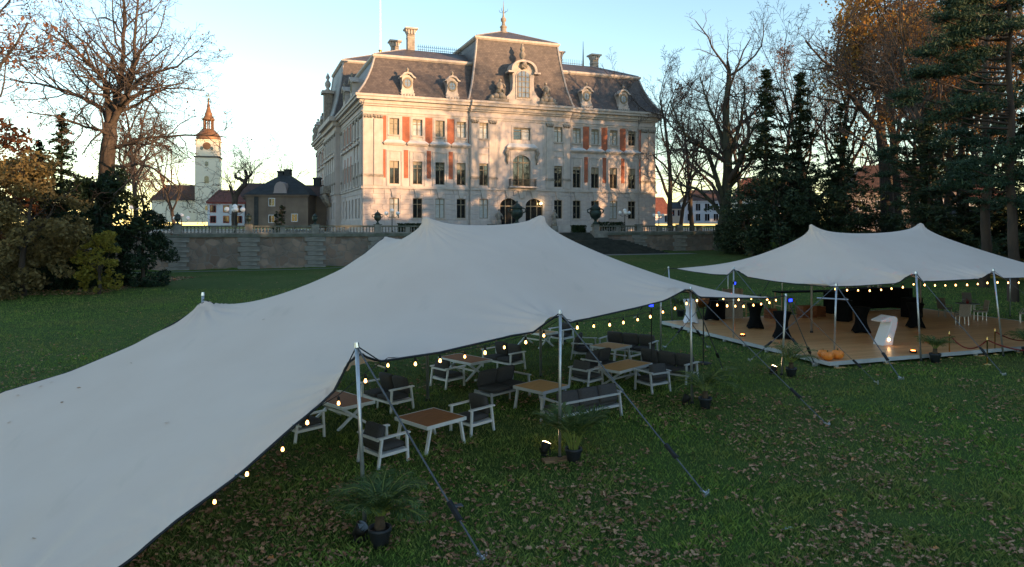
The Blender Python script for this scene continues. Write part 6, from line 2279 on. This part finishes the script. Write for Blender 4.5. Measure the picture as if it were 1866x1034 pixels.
def spot(label, x, y, aim, lit=True):
    o = thing('ground_spotlight', label, 'spotlight', (x, y, 0), aim, 'black spotlights on the grass')
    MB().box(-0.10, 0.10, -0.09, 0.09, 0, 0.02).build('base', M['socket'], o)
    for a in (-0.12, 0.12):
        MB().bar((a, 0, 0.02), (a, 0, 0.14), 0.02, 0.03).build('bracket', M['socket'], o)
    b = MB().tube([(0, 0.09, 0.08), (0, -0.02, 0.18), (0, -0.06, 0.23)], [0.06, 0.10, 0.115], 12).build('housing', M['socket'], o, True)
    MB().tube([(0, -0.062, 0.232), (0, -0.066, 0.236)], [0.10, 0.10], 12).build('lens', M['lens_warm'] if lit else M['glass'], b)


spot('black spotlight left of the bushy date palm', -2.42, 11.15, 1.2, False)
spot('black spotlight aimed at the upright areca palm', 0.72, 15.3, 2.6)
spot('black spotlight beside the thin feathery palm', 4.85, 19.6, 2.0, False)
spot('glowing spotlight at the foot of the corner pole', 8.78, 23.6, 2.2)


def blue_lamp(label, p, rz):
    o = thing('stage_lamp', label, 'stage lamp', p, rz, 'blue stage lamps')
    o.scale = (0.62,) * 3
    MB().box(-0.13, 0.13, -0.06, 0.06, -0.10, 0.08).build('housing', M['socket'], o, bevel=0.015)
    MB().box(-0.11, 0.11, -0.068, -0.061, -0.08, 0.06).build('lens', M['lens_blue'], o)
    MB().bar((-0.14, 0, 0), (-0.14, 0, 0.16), 0.015, 0.03).bar((0.14, 0, 0), (0.14, 0, 0.16), 0.015, 0.03).bar((-0.14, 0, 0.16), (0.14, 0, 0.16), 0.015, 0.03).build('yoke', M['socket'], o)


blue_lamp('blue lit stage lamp on its stand below the tent edge', at(1187, 556, 22.5), -0.3)
q = at(1187, 556, 22.5)
st2 = thing('lamp_stand', 'thin black stand carrying the blue lamp by the grass', 'stand', (q.x, q.y, 0), 0)
MB().tube([(0, 0, 0), (0, 0, q.z - 0.1)], 0.018, 6).build('post', M['socket'], st2)
for a in range(3):
    MB().bar((0, 0, 0.25), (0.4 * math.cos(a * 2.1), 0.4 * math.sin(a * 2.1), 0.01), 0.02).build('leg', M['socket'], st2)
blue_lamp('blue lit stage lamp clamped to the corner pole of the large tent', (9.22, 23.32, 2.52), 0.4)
blue_lamp('dim blue stage lamp on the left front pole of the smaller tent', at(1338, 516, 29.7), 0.9)

hx, hy = 6.92, 25.4
ht = thing('patio_heater', 'black standing patio heater with glowing orange dish between the tents', 'heater', (hx, hy, 0), 0)
MB().lathe([(0.30, 0), (0.30, 0.03), (0.05, 0.06)], 18).build('base', M['socket'], ht, True)
MB().tube([(0, 0, 0.04), (0, 0, 2.05)], 0.022, 8).build('post', M['socket'], ht)
M['dish'] = pm('copper_dish', (0.42, 0.16, 0.05), (0.32, 0.11, 0.03), 3, 0.35, metal=0.6)
dsh = MB().lathe([(0.02, 0.16), (0.16, 0.10), (0.25, 0.0), (0.26, -0.01)], 20).build('dish', M['dish'], ht, True, loc=(0, 0, 2.25))
dsh.rotation_euler = (R(-70), 0, R(25))
M['heat'] = emit('heater_glow', (1.0, 0.24, 0.03), 7.0)
MB().lathe([(0.045, 0.0), (0.06, 0.05), (0.045, 0.10)], 10).build('heating_element', M['heat'], dsh, True)
gd_ = MB()
for a in range(6):
    t = a * PI / 3
    gd_.tube([(0.26 * math.cos(t), 0.26 * math.sin(t), -0.02), (0, 0, -0.10)], 0.006, 4)
gd_.build('guard', M['socket'], dsh)
MB().tube([(-0.27, 0, 2.25), (-0.24, 0, 2.05), (0, 0, 1.98), (0.24, 0, 2.05), (0.27, 0, 2.25)], 0.014, 5).build('yoke', M['socket'], ht)

# ------------------------------------------------------------------ things on the deck
M['black_cloth'] = pm('black_stretch_cloth', (0.0035, 0.004, 0.005), (0.006, 0.0065, 0.008), 3.0, 0.9, spec=0.1)
M['white_cloth'] = pm('white_stretch_cloth', (0.66, 0.67, 0.72), (0.58, 0.59, 0.64), 1.0, 0.8)


def bistro(label, px, py, mat, h=1.12, r=0.38, grp='black covered bar tables'):
    q = dk(px, py)
    o = thing('bar_table', label, 'bar table', q, 0.6, grp)
    n, m_ = 24, 12
    V_, F_ = [], []
    for i in range(m_ + 1):
        t = i / m_
        waist = 1.0 - 0.42 * math.sin(PI * t) ** 1.2 + 0.12 * (1 - t)
        for k_ in range(n):
            a = 2 * PI * k_ / n
            foot = max(0, math.cos(4 * a)) * (1 - t) ** 2
            rr = r * waist * (1 + 0.20 * foot - 0.10 * (1 - t) ** 3)
            V_.append((rr * math.cos(a), rr * math.sin(a), h * t + (0.07 * (1 - max(0, math.cos(4 * a))) * (1 - t) ** 4)))
    for i in range(m_):
        for k_ in range(n):
            k2 = (k_ + 1) % n
            F_.append((i * n + k_, i * n + k2, (i + 1) * n + k2, (i + 1) * n + k_))
    b = MB()
    b.v, b.f = V_, F_
    b.build('cover', M[mat], o, True)
    MB().lathe([(0.02, h + 0.012), (r * 0.98, h + 0.012), (r * 1.0, h + 0.002), (r * 0.98, h - 0.015)], 28).build('top', M[mat], o, True)


bistro('black covered bar table at the left front of the deck, beside the corner pole', 1425, 617, 'black_cloth')
bistro('black covered bar table behind the first one, nearer the heater', 1376, 598, 'black_cloth')
bistro('black covered bar table in the middle of the deck, left of the white lectern', 1569, 606, 'black_cloth')
bistro('black covered bar table right of the white lectern, by the tent pole', 1668, 597, 'black_cloth')
bistro('white covered bar table on the far left corner of the deck', 1259, 588, 'white_cloth', grp='white covered tables')
bistro('black covered bar table just behind the patio heater', 1296, 583, 'black_cloth')


def bar_counter(label, pts, h, dp):
    c = sum((Vector(p) for p in pts), Vector()) / len(pts)
    o = thing('bar_counter', label, 'bar', (c.x, c.y, DZ), 0)
    b, t = MB(), MB()
    for p, q_ in zip(pts[:-1], pts[1:]):
        p, q_ = Vector(p) - Vector((c.x, c.y, DZ)), Vector(q_) - Vector((c.x, c.y, DZ))
        b.bar(p + Vector((0, 0, h / 2 - .01)), q_ + Vector((0, 0, h / 2 - .01)), dp, h - 0.04)
        t.bar(p + Vector((0, 0, h)), q_ + Vector((0, 0, h)), dp + 0.1, 0.04)
    b.build('front', M['black_cloth'], o)
    t.build('top', M['black_cloth'], o)
    return o


bar_counter('long curved black covered bar across the back of the deck', [dk(1512, 572), dk(1560, 563), dk(1620, 560), dk(1660, 563)], 1.15, 0.7)
bar_counter('black covered side table left of the curved bar', [dk(1525, 584), dk(1550, 586)], 1.0, 0.8)
bar_counter('black covered side table right of the curved bar', [dk(1648, 577), dk(1675, 580)], 1.0, 0.7)
bar_counter('low black covered table behind the white bar table', [dk(1300, 580), dk(1322, 581)], 0.9, 0.7)
M['bottle'] = pm('bottle_glass', (0.35, 0.38, 0.42), (0.2, 0.22, 0.25), 3, 0.1, spec=0.8)
for i, (px, lbl) in enumerate(((1544, 'glass drink dispenser at the left end of the curved bar'), (1563, 'second glass drink dispenser on the curved bar'), (1584, 'third glass drink dispenser, in the middle of the curved bar'), (1603, 'fourth glass drink dispenser, near the right end of the curved bar'))):
    q = dk(px, 562)
    o = thing('drink_dispenser', lbl, 'dispenser', (q.x, q.y, DZ + 1.172), 0, 'drink dispensers on the bar')
    MB().lathe([(0.11, 0), (0.12, 0.03), (0.12, 0.26), (0.07, 0.30)], 12).build('jar', M['bottle'], o, True)
    MB().lathe([(0.08, 0.30), (0.08, 0.33), (0.02, 0.35)], 10).build('lid', M['steel'], o)
    MB().tube([(0, -0.12, 0.05), (0, -0.18, 0.05)], 0.015, 6).build('tap', M['steel'], o)

# lectern
q = dk(1614, 628)
lec = thing('lectern', 'glowing white curved lectern shaped like a seven on the deck', 'lectern', q, R(20))
k = NT('lit_acrylic')
k.b.inputs['Base Color'].default_value = (0.72, 0.72, 0.76, 1)
k.b.inputs['Roughness'].default_value = 0.4
M['acrylic'] = k.m
prof = [(-0.42, 0.0), (-0.05, 0.75), (0.02, 0.95), (-0.05, 0.93), (-0.45, 0.92), (-0.55, 0.99), (0.02, 1.16), (0.26, 1.14), (0.36, 1.05), (0.32, 0.75), (0.14, 0.25), (0.10, 0.0)]
MB().prism(prof, -0.26, 0.26).build('body', M['acrylic'], lec, bevel=0.03)
MB().prism([(-0.50, 0.999), (0.02, 1.166), (0.02, 1.174), (-0.50, 1.007)], -0.24, 0.24).build('reading_shelf', M['white_cloth'], lec)
M['glow'] = emit('lectern_light', (1.0, 0.55, 0.22), 9.0)
MB().ball((-0.13, -0.265, 0.24), 0.05, 10, 6).build('light', M['glow'], lec, True)

# pumpkins
M['pumpkin'] = pm('pumpkin_skin', (0.80, 0.24, 0.03), (0.68, 0.18, 0.025), 3.0, 0.45, spec=0.4)
M['stalk'] = pm('pumpkin_stalk', (0.16, 0.12, 0.05), None, 6, 0.9)


def pumpkin(label, x, y, r):
    o = thing('pumpkin', label, 'pumpkin', (x, y, DZ), r * 20, 'pumpkins on the deck corner')
    b = MB()
    n, m_ = 40, 12
    for i in range(m_ + 1):
        t = -PI / 2 + PI * i / m_
        for k_ in range(n):
            a = 2 * PI * k_ / n
            rr = r * (math.cos(t) ** 0.85 if math.cos(t) > 0 else 0) * (1 - 0.09 * abs(math.cos(5 * a)) ** 3) + 0.004
            b.v.append((rr * math.cos(a), rr * math.sin(a), r * 0.78 + r * 0.78 * math.sin(t) - 0.12 * r * max(0, math.sin(t)) ** 8))
    for i in range(m_):
        for k_ in range(n):
            k2 = (k_ + 1) % n
            b.f.append((i * n + k_, i * n + k2, (i + 1) * n + k2, (i + 1) * n + k_))
    b.build('body', M['pumpkin'], o, True)
    MB().tube([(0, 0, 1.38 * r), (0.01, 0, 1.55 * r), (0.03, 0.01, 1.72 * r)], [0.03, 0.022, 0.018], 6).build('stalk', M['stalk'], o)


q = dk(1508, 657)
pumpkin('orange pumpkin nearest the deck corner', q.x, q.y, 0.21)
q = dk(1526, 654.5)
pumpkin('orange pumpkin on the right of the corner group', q.x, q.y, 0.22)
q = dk(1500, 652)
pumpkin('orange pumpkin at the back left of the corner group', q.x, q.y, 0.19)
M['tealight'] = emit('tea_light', (1.0, 0.35, 0.08), 4.0)
for px, py, lbl in ((1353, 613, 'small floor spotlight on the deck near the heater'), (1664, 643, 'small floor spotlight at the deck edge by the palm')):
    q = dk(px, py)
    o = thing('floor_spotlight', lbl, 'spotlight', q, 0.3, 'floor spotlights on the deck')
    MB().lathe([(0.12, 0), (0.13, 0.05), (0.10, 0.08)], 12).build('housing', M['socket'], o, True)
    MB().lathe([(0.002, 0.083), (0.08, 0.083)], 12).build('lens', M['tealight'], o)

# rope barrier
M['rope'] = pm('red_velvet_rope', (0.22, 0.022, 0.022), (0.15, 0.014, 0.016), 8.0, 0.9)
STAN = [(0.155, 0), (0.155, 0.02), (0.04, 0.045), (0.022, 0.06), (0.022, 0.86), (0.036, 0.87), (0.036, 0.91), (0.02, 0.93), (0.035, 0.965), (0.02, 1.0), (0.003, 1.005)]
SP = [an(1730, 652), an(1799, 665), an(1813, 646), (20.6, 25.6, 0), (21.6, 27.9, 0)]
SL = ['brass barrier post next to the small palm at the deck edge', 'brass barrier post nearest the camera, before the deck', 'brass barrier post in front of the right hand tent pole', 'brass barrier post outside the frame at the right', 'far brass barrier post outside the frame at the right']
for p, l_ in zip(SP, SL):
    o = thing('barrier_post', l_, 'barrier post', p, 0, 'brass barrier posts')
    MB().lathe(STAN[:4], 18).build('base', M['gold'], o, True)
    MB().lathe(STAN[3:], 12).build('post', M['gold'], o, True)
for i, (a, b, l_) in enumerate(((0, 1, 'red velvet rope sagging between the first two brass posts'), (1, 3, 'red velvet rope running from the nearest brass post to the right'), (2, 4, 'red velvet rope running right from the post by the tent pole'))):
    pa, pb = Vector(SP[a]) + Vector((0, 0, 0.89)), Vector(SP[b]) + Vector((0, 0, 0.89))
    L = (pb - pa).length
    pts = [pa.lerp(pb, t / 16) - Vector((0, 0, 0.42 * (1 - (2 * t / 16 - 1) ** 2))) for t in range(17)]
    o = thing('barrier_rope', l_, 'rope', (0, 0, 0), 0, 'red barrier ropes')
    MB().tube(pts, 0.022, 8).build('rope', M['rope'], o, True)
    for p in (pts[0], pts[-1]):
        MB().ball(tuple(p), 0.032, 8, 6).build('hook', M['gold'], o, True)

# wicker chairs and glass table
M['wicker'] = pm('grey_wicker', (0.30, 0.27, 0.25), (0.20, 0.18, 0.165), 30.0, 0.8, bump=0.6, bdist=0.01)
M['wickerd'] = pm('brown_wicker', (0.15, 0.13, 0.12), (0.10, 0.09, 0.08), 30.0, 0.8, bump=0.6, bdist=0.01)


def wicker(label, px, py, deg, mat='wicker'):
    q = dk(px, py)
    o = thing('wicker_chair', label, 'chair', q, R(deg), 'wicker dining chairs')
    for a in (-0.2, 0.2):
        for b in (-0.2, 0.2):
            MB().bar((a, b, 0), (a * 0.98, b * 0.98, 0.42), 0.035).build('leg', M['alu'], o)
    MB().box(-0.24, 0.24, -0.24, 0.24, 0.42, 0.48).build('seat', M[mat], o, bevel=0.015)
    b = MB()
    for i in range(6):
        z0, z1 = 0.48 + i * 0.09, 0.48 + (i + 1) * 0.09
        x0, x1 = -0.24 - 0.03 * (i / 6) ** 2 * 3, -0.24 - 0.03 * ((i + 1) / 6) ** 2 * 3
        b.add([(x0, -0.24, z0), (x0, 0.24, z0), (x1, 0.24, z1), (x1, -0.24, z1), (x0 - 0.03, -0.24, z0), (x0 - 0.03, 0.24, z0), (x1 - 0.03, 0.24, z1), (x1 - 0.03, -0.24, z1)],
              [(0, 1, 2, 3), (7, 6, 5, 4), (0, 3, 7, 4), (1, 5, 6, 2)] + ([(3, 2, 6, 7)] if i == 5 else []))
    b.build('backrest', M[mat], o)
    MB().tube([(-0.24, -0.25, 0.66), (0.1, -0.26, 0.64), (0.2, -0.25, 0.44)], 0.018, 6).build('armrest', M[mat], o)
    MB().tube([(-0.24, 0.25, 0.66), (0.1, 0.26, 0.64), (0.2, 0.25, 0.44)], 0.018, 6).build('armrest', M[mat], o)


wicker('grey wicker chair seen from behind at the round glass table', 1753, 592, 80)
wicker('brown wicker chair on the left of the round glass table', 1722, 578, 20, 'wickerd')
wicker('grey wicker chair on the right of the round glass table', 1786, 584, 170)
wicker('brown wicker chair on the far side of the round glass table', 1766, 568, 260, 'wickerd')
wicker('grey wicker chair cut by the right edge of the picture', 1868, 588, 150)
q = dk(1763, 579)
o = thing('glass_table', 'round glass table with metal legs among the wicker chairs', 'table', q, 0)
MB().lathe([(0.01, 0.72), (0.55, 0.72), (0.56, 0.73), (0.55, 0.742), (0.01, 0.742)], 28).build('top', M['bottle'], o)
for a in range(4):
    MB().tube([(0.32 * math.cos(a * PI / 2 + .5), 0.32 * math.sin(a * PI / 2 + .5), 0), (0.28 * math.cos(a * PI / 2 + .5), 0.28 * math.sin(a * PI / 2 + .5), 0.72)], 0.02, 6).build('leg', M['alu'], o)
o = thing('flower_pot', 'small red flower pot on the round glass table', 'flower pot', (q.x, q.y, DZ + 0.742), 0)
MB().lathe([(0.05, 0), (0.07, 0.1), (0.06, 0.1)], 10).build('pot', M['rope'], o)
link('flowers', np_mesh('flowers', *leaf_quads(np.random.default_rng(1).normal(0, 0.06, (60, 3)) + [0, 0, 0.16], 0.03, 3)), M['rope'], o)
# dark bistro table and stools behind the first tables, wooden crate stools
M['pale_wood'] = pm('pale_wood', (0.42, 0.28, 0.16), (0.34, 0.22, 0.12), 4.0, 0.6, stretch=(1, 1, 0.2))
M['red_wood'] = pm('red_brown_wood', (0.22, 0.085, 0.04), (0.16, 0.06, 0.03), 4.0, 0.6)


def stool(label, px, py, rz, h=0.78):
    q = dk(px, py)
    o = thing('bar_stool', label, 'stool', q, rz, 'pale wooden bar stools')
    for a in (-1, 1):
        for b in (-1, 1):
            MB().bar((a * 0.22, b * 0.22, 0), (a * 0.15, b * 0.15, h), 0.035).build('leg', M['pale_wood'], o)
    MB().box(-0.20, 0.20, -0.18, 0.18, h, h + 0.03).build('seat', M['pale_wood'], o, bevel=0.01)
    MB().bar((-0.20, -0.20, 0.25), (0.20, -0.20, 0.25), 0.03).bar((-0.20, 0.20, 0.25), (0.20, 0.20, 0.25), 0.03).build('footrest', M['pale_wood'], o)


stool('pale wooden bar stool behind the black bar table near the heater', 1360, 577, 0.4)
stool('pale wooden bar stool between the two left bar tables', 1402, 575, 0.9)
stool('pale wooden bar stool left of the long high table', 1440, 571, 0.2)
stool('pale wooden bar stool under the right end of the long high table', 1535, 570, 0.6)


def crate(label, px, py, w, dp, h, rz):
    q = dk(px, py)
    o = thing('wooden_crate', label, 'crate', q, rz, 'red brown wooden crates')
    for i in range(4):
        z = 0.01 + i * h / 4
        MB().box(-w / 2, w / 2, -dp / 2, -dp / 2 + 0.02, z, z + h / 4 - 0.02).build('slat', M['red_wood'], o)
        MB().box(-w / 2, w / 2, dp / 2 - 0.02, dp / 2, z, z + h / 4 - 0.02).build('slat', M['red_wood'], o)
        MB().box(-w / 2, -w / 2 + 0.02, -dp / 2 + 0.021, dp / 2 - 0.021, z, z + h / 4 - 0.02).build('slat', M['red_wood'], o)
        MB().box(w / 2 - 0.02, w / 2, -dp / 2 + 0.021, dp / 2 - 0.021, z, z + h / 4 - 0.02).build('slat', M['red_wood'], o)


crate('red brown slatted crate under the long high table', 1470, 579, 0.85, 0.5, 0.62, 0.3)
crate('small red brown crate behind the black bar table at the corner pole', 1404, 580, 0.5, 0.4, 0.5, 0.5)
crate('red brown crate right of the slatted crate', 1492, 577, 0.5, 0.5, 0.55, 0.1)
q = dk(1470, 566)
o = thing('high_table', 'long dark topped high table with pale wooden legs at the back of the deck', 'table', q, 0.2)
MB().box(-1.9, 1.9, -0.4, 0.4, 1.04, 1.10).build('top', M['black_cloth'], o, bevel=0.01)
for a in (-1.75, 1.75):
    for b in (-0.32, 0.32):
        MB().bar((a, b, 0), (a, b, 1.04), 0.06).build('leg', M['pale_wood'], o)
    MB().bar((a, -0.32, 0.3), (a, 0.32, 0.3), 0.05).build('stretcher', M['pale_wood'], o)
q = dk(1335, 581)
o = thing('wooden_backdrop', 'grey wooden plank panel standing behind the black covered tables', 'panel', q, 0.25)
for i in range(6):
    MB().box(-0.6 + i * 0.2, -0.41 + i * 0.2, -0.02, 0.02, 0.02, 1.55 - 0.03 * (i % 2)).build('plank', M['wicker'], o)
MB().box(-0.6, 0.59, 0.021, 0.05, 0.3, 0.38).box(-0.6, 0.59, 0.021, 0.05, 1.1, 1.18).build('batten', M['pale_wood'], o)
# loose things on the lawn
MB_ = MB().tube([(0.10 * math.cos(t / 8 * PI), 0.05 * math.sin(t / 8 * PI), 0.012) for t in range(9)] + [(0.10, 0, 0.012)], 0.008, 5)
x, y, _ = an(1436, 968)
o = MB_.build('steel_shackle', M['steel'], None, True, loc=(x, y, 0.03), rz=0.3)
tag(o, 'small steel shackle lying in the grass at the lower right', 'shackle')
x, y, _ = an(833, 925)
o = MB().box(-0.10, 0.10, -0.07, 0.07, 0, 0.018).build('slate_tile', M['strap'], None, bevel=0.004, loc=(x, y, 0.02), rz=0.4)
tag(o, 'small grey plate lying among leaves beside the nearest guy strap', 'plate')
x, y = 8.6, 29.0

# ------------------------------------------------------------------ grass and fallen leaves
def in_deck(X, Y):
    dx, dy = X - DO.x, Y - DO.y
    a = dx * DU.x + dy * DU.y
    b = dx * DV.x + dy * DV.y
    return (a > -0.1) & (a < DL + 0.1) & (b > -0.1) & (b < DW_ + 0.1)


def field(n, y0, y1, seed, pw_=1.0):
    r_ = np.random.default_rng(seed)
    Y = y0 * (y1 / y0) ** (r_.random(n) ** pw_)          # denser where it is nearer
    X = (r_.random(n) * 2 - 1) * (Y * 0.80 + 2.5)
    keep = ~in_deck(X, Y)
    X, Y = X[keep], Y[keep]
    return X, Y, ground_z(X, Y)


def vnoise(X, Y, s, seed):
    """smooth value noise"""
    r_ = np.random.default_rng(seed)
    T = r_.random((64, 64))
    x, y = (X * s) % 63, (Y * s) % 63
    i, j = x.astype(int), y.astype(int)
    fx, fy = x - i, y - j
    fx, fy = fx * fx * (3 - 2 * fx), fy * fy * (3 - 2 * fy)
    return (T[i, j] * (1 - fx) + T[i + 1, j] * fx) * (1 - fy) + (T[i, j + 1] * (1 - fx) + T[i + 1, j + 1] * fx) * fy


def grass_blades(n, y0, y1, seed, h, w):
    X, Y, Z = field(n, y0, y1, seed)
    r_ = np.random.default_rng(seed + 1)
    m_ = len(X)
    cl = vnoise(X + 200, Y + 200, 1.1, 5) * 0.6 + vnoise(X + 200, Y + 200, 3.3, 6) * 0.4
    hh = h * (0.35 + 1.3 * cl ** 1.6) * r_.uniform(0.6, 1.3, m_)
    a = r_.uniform(0, 2 * np.pi, m_)
    ln = r_.uniform(0.2, 1.1, m_)
    la = r_.uniform(0, 2 * np.pi, m_)
    ww_ = w * (0.6 + Y / 22.0)
    bx, by = np.cos(a) * ww_, np.sin(a) * ww_
    tx, ty = X + np.cos(la) * ln * hh, Y + np.sin(la) * ln * hh
    mx_, my_ = X + np.cos(la) * ln * hh * 0.35, Y + np.sin(la) * ln * hh * 0.35
    V = np.stack([np.stack([X - bx, Y - by, Z], -1), np.stack([X + bx, Y + by, Z], -1), np.stack([mx_ + bx * 0.7, my_ + by * 0.7, Z + hh * 0.65], -1), np.stack([tx, ty, Z + hh], -1)], 1)
    return V.reshape(-1, 3), np.arange(4 * m_).reshape(m_, 4)


k = NT('grass_blade')
g = k.n('ShaderNodeNewGeometry')
c1 = k.ramp(g.outputs['Random Per Island'], [(0, (0.105, 0.180, 0.030)), (0.6, (0.165, 0.255, 0.044)), (0.92, (0.225, 0.275, 0.055)), (1, (0.22, 0.18, 0.08))])
n1 = k.noise(0.22, 4.0)
c2 = k.mix(k.ramp(n1, [(0.4, (0, 0, 0)), (0.68, (0.8, 0.8, 0.8))]), c1, (0.20, 0.185, 0.060))
k.l(c2, k.b.inputs['Base Color'])
k.b.inputs['Roughness'].default_value = 0.7
k.b.inputs['Specular IOR Level'].default_value = 0.2
M['blade'] = k.m
me = np_mesh('grass', *grass_blades(300000, 6.5, 55, 41, 0.085, 0.0045))
tag(link('grass', me, M['blade']), 'short green lawn grass covering the park', 'grass', kind='stuff')


def leaves(n, y0, y1, seed, size):
    X, Y, Z = field(n, y0, y1, seed, 1.0)
    r_ = np.random.default_rng(seed + 9)
    dens = vnoise(X + 300, Y + 300, 0.55, 7) * 0.55 + vnoise(X + 300, Y + 300, 2.1, 8) * 0.45
    near = 0.75 - 0.30 * ss(16, 34, Y)
    keep = r_.random(len(X)) < np.clip((dens - 0.62 + near * 0.35) * 3.6, 0.02, 1) * (0.35 + 0.65 * (1 - ss(14, 45, Y)))
    X, Y, Z = X[keep], Y[keep], Z[keep]
    m_ = len(X)
    a = r_.uniform(0, 2 * np.pi, m_)
    s_ = size * r_.uniform(0.5, 1.25, m_)
    up = r_.uniform(0.0, 0.7, m_)
    P = np.stack([X, Y, Z + 0.028 + r_.uniform(0, 0.03, m_)], -1)
    d = np.stack([np.cos(a), np.sin(a), r_.normal(0, 0.25, m_)], -1)
    e = np.stack([-np.sin(a), np.cos(a), r_.normal(0, 0.25, m_)], -1)
    zz = np.array([0, 0, 1.0])
    prof = [(-1.0, 0.0), (-0.55, 0.70), (-0.15, 0.36), (0.25, 0.82), (0.55, 0.36), (1.0, 0.0)]
    rows = []
    for sgn in (1, -1):                                   # two lobed halves folded along the midrib
        pts = [P + d * (px_ * s_)[:, None] + e * (sgn * py_ * s_ * (1 - 0.35 * up))[:, None] + zz * (py_ * s_ * up)[:, None] for px_, py_ in prof]
        rows.append(np.stack(pts, 1))
    V = np.concatenate(rows, 1)                           # (m,12,3)
    F1 = np.array([[0, 1, 2, 5], [2, 3, 4, 5], [0 + 6, 5 + 6, 2 + 6, 1 + 6], [2 + 6, 5 + 6, 4 + 6, 3 + 6]])
    F = F1[None] + (np.arange(m_) * 12)[:, None, None]
    return V.reshape(-1, 3), F.reshape(-1, 4)


M['deadleaf'] = leafmat('fallen_leaf', [(0, (0.15, 0.070, 0.035)), (0.35, (0.28, 0.145, 0.080)), (0.7, (0.42, 0.235, 0.135)), (0.93, (0.52, 0.31, 0.18)), (1, (0.50, 0.19, 0.06))], 0.1, 0.7)
me = np_mesh('fallen_leaves', *leaves(62000, 6.5, 75, 51, 0.050))
tag(link('fallen_leaves', me, M['deadleaf']), 'brown oak leaves scattered over the lawn', 'leaves', kind='stuff')
r_ = np.random.default_rng(4)                             # drift of leaves under the left trees
n = 9000
X = r_.uniform(-52, -30, n)
Y = r_.uniform(50, 68, n)
V, F = leaf_quads(np.stack([X, Y, ground_z(X, Y) + 0.05], -1), 0.10, 5, 0.7, 0.9)
tag(link('fallen_leaves', np_mesh('fallen_leaves', V, F), M['deadleaf']), 'brown leaf litter under the evergreens at the left', 'leaves', kind='stuff')
# a few leaves that dropped on the big tent
sp = random.Random(6)
for (px, py) in ((72, 690), (91, 702), (27, 723), (118, 730), (148, 705), (305, 773), (65, 986), (22, 768), (236, 667), (476, 588), (2, 1008)):
    best, bi = 1e9, None
    for i in range(2, NU - 2):
        for j in range(2, NV - 2):
            q = P1[i, j]
            if q[1] < 1:
                continue
            sx2, sy2 = 933 + 1280 * q[0] / q[1], 411 + 1280 * (5 - q[2]) / q[1]
            dd = (sx2 - px) ** 2 + (sy2 - py) ** 2
            if dd < best:
                best, bi = dd, q
    if bi is not None and best < 900:
        b = MB().add([(-0.05, 0, 0.012), (0, -0.022, 0.004), (0.055, 0, 0.014), (0, 0.025, 0.022)], [(0, 1, 2, 3)])
        o = b.build('dry_leaf', M['deadleaf'], None, loc=(bi[0], bi[1], bi[2] + 0.006), rz=sp.uniform(0, 6))
        tag(o, 'tiny dry leaf lying on the cream cloth of the large tent', 'leaf', 'dry leaves on the large tent')
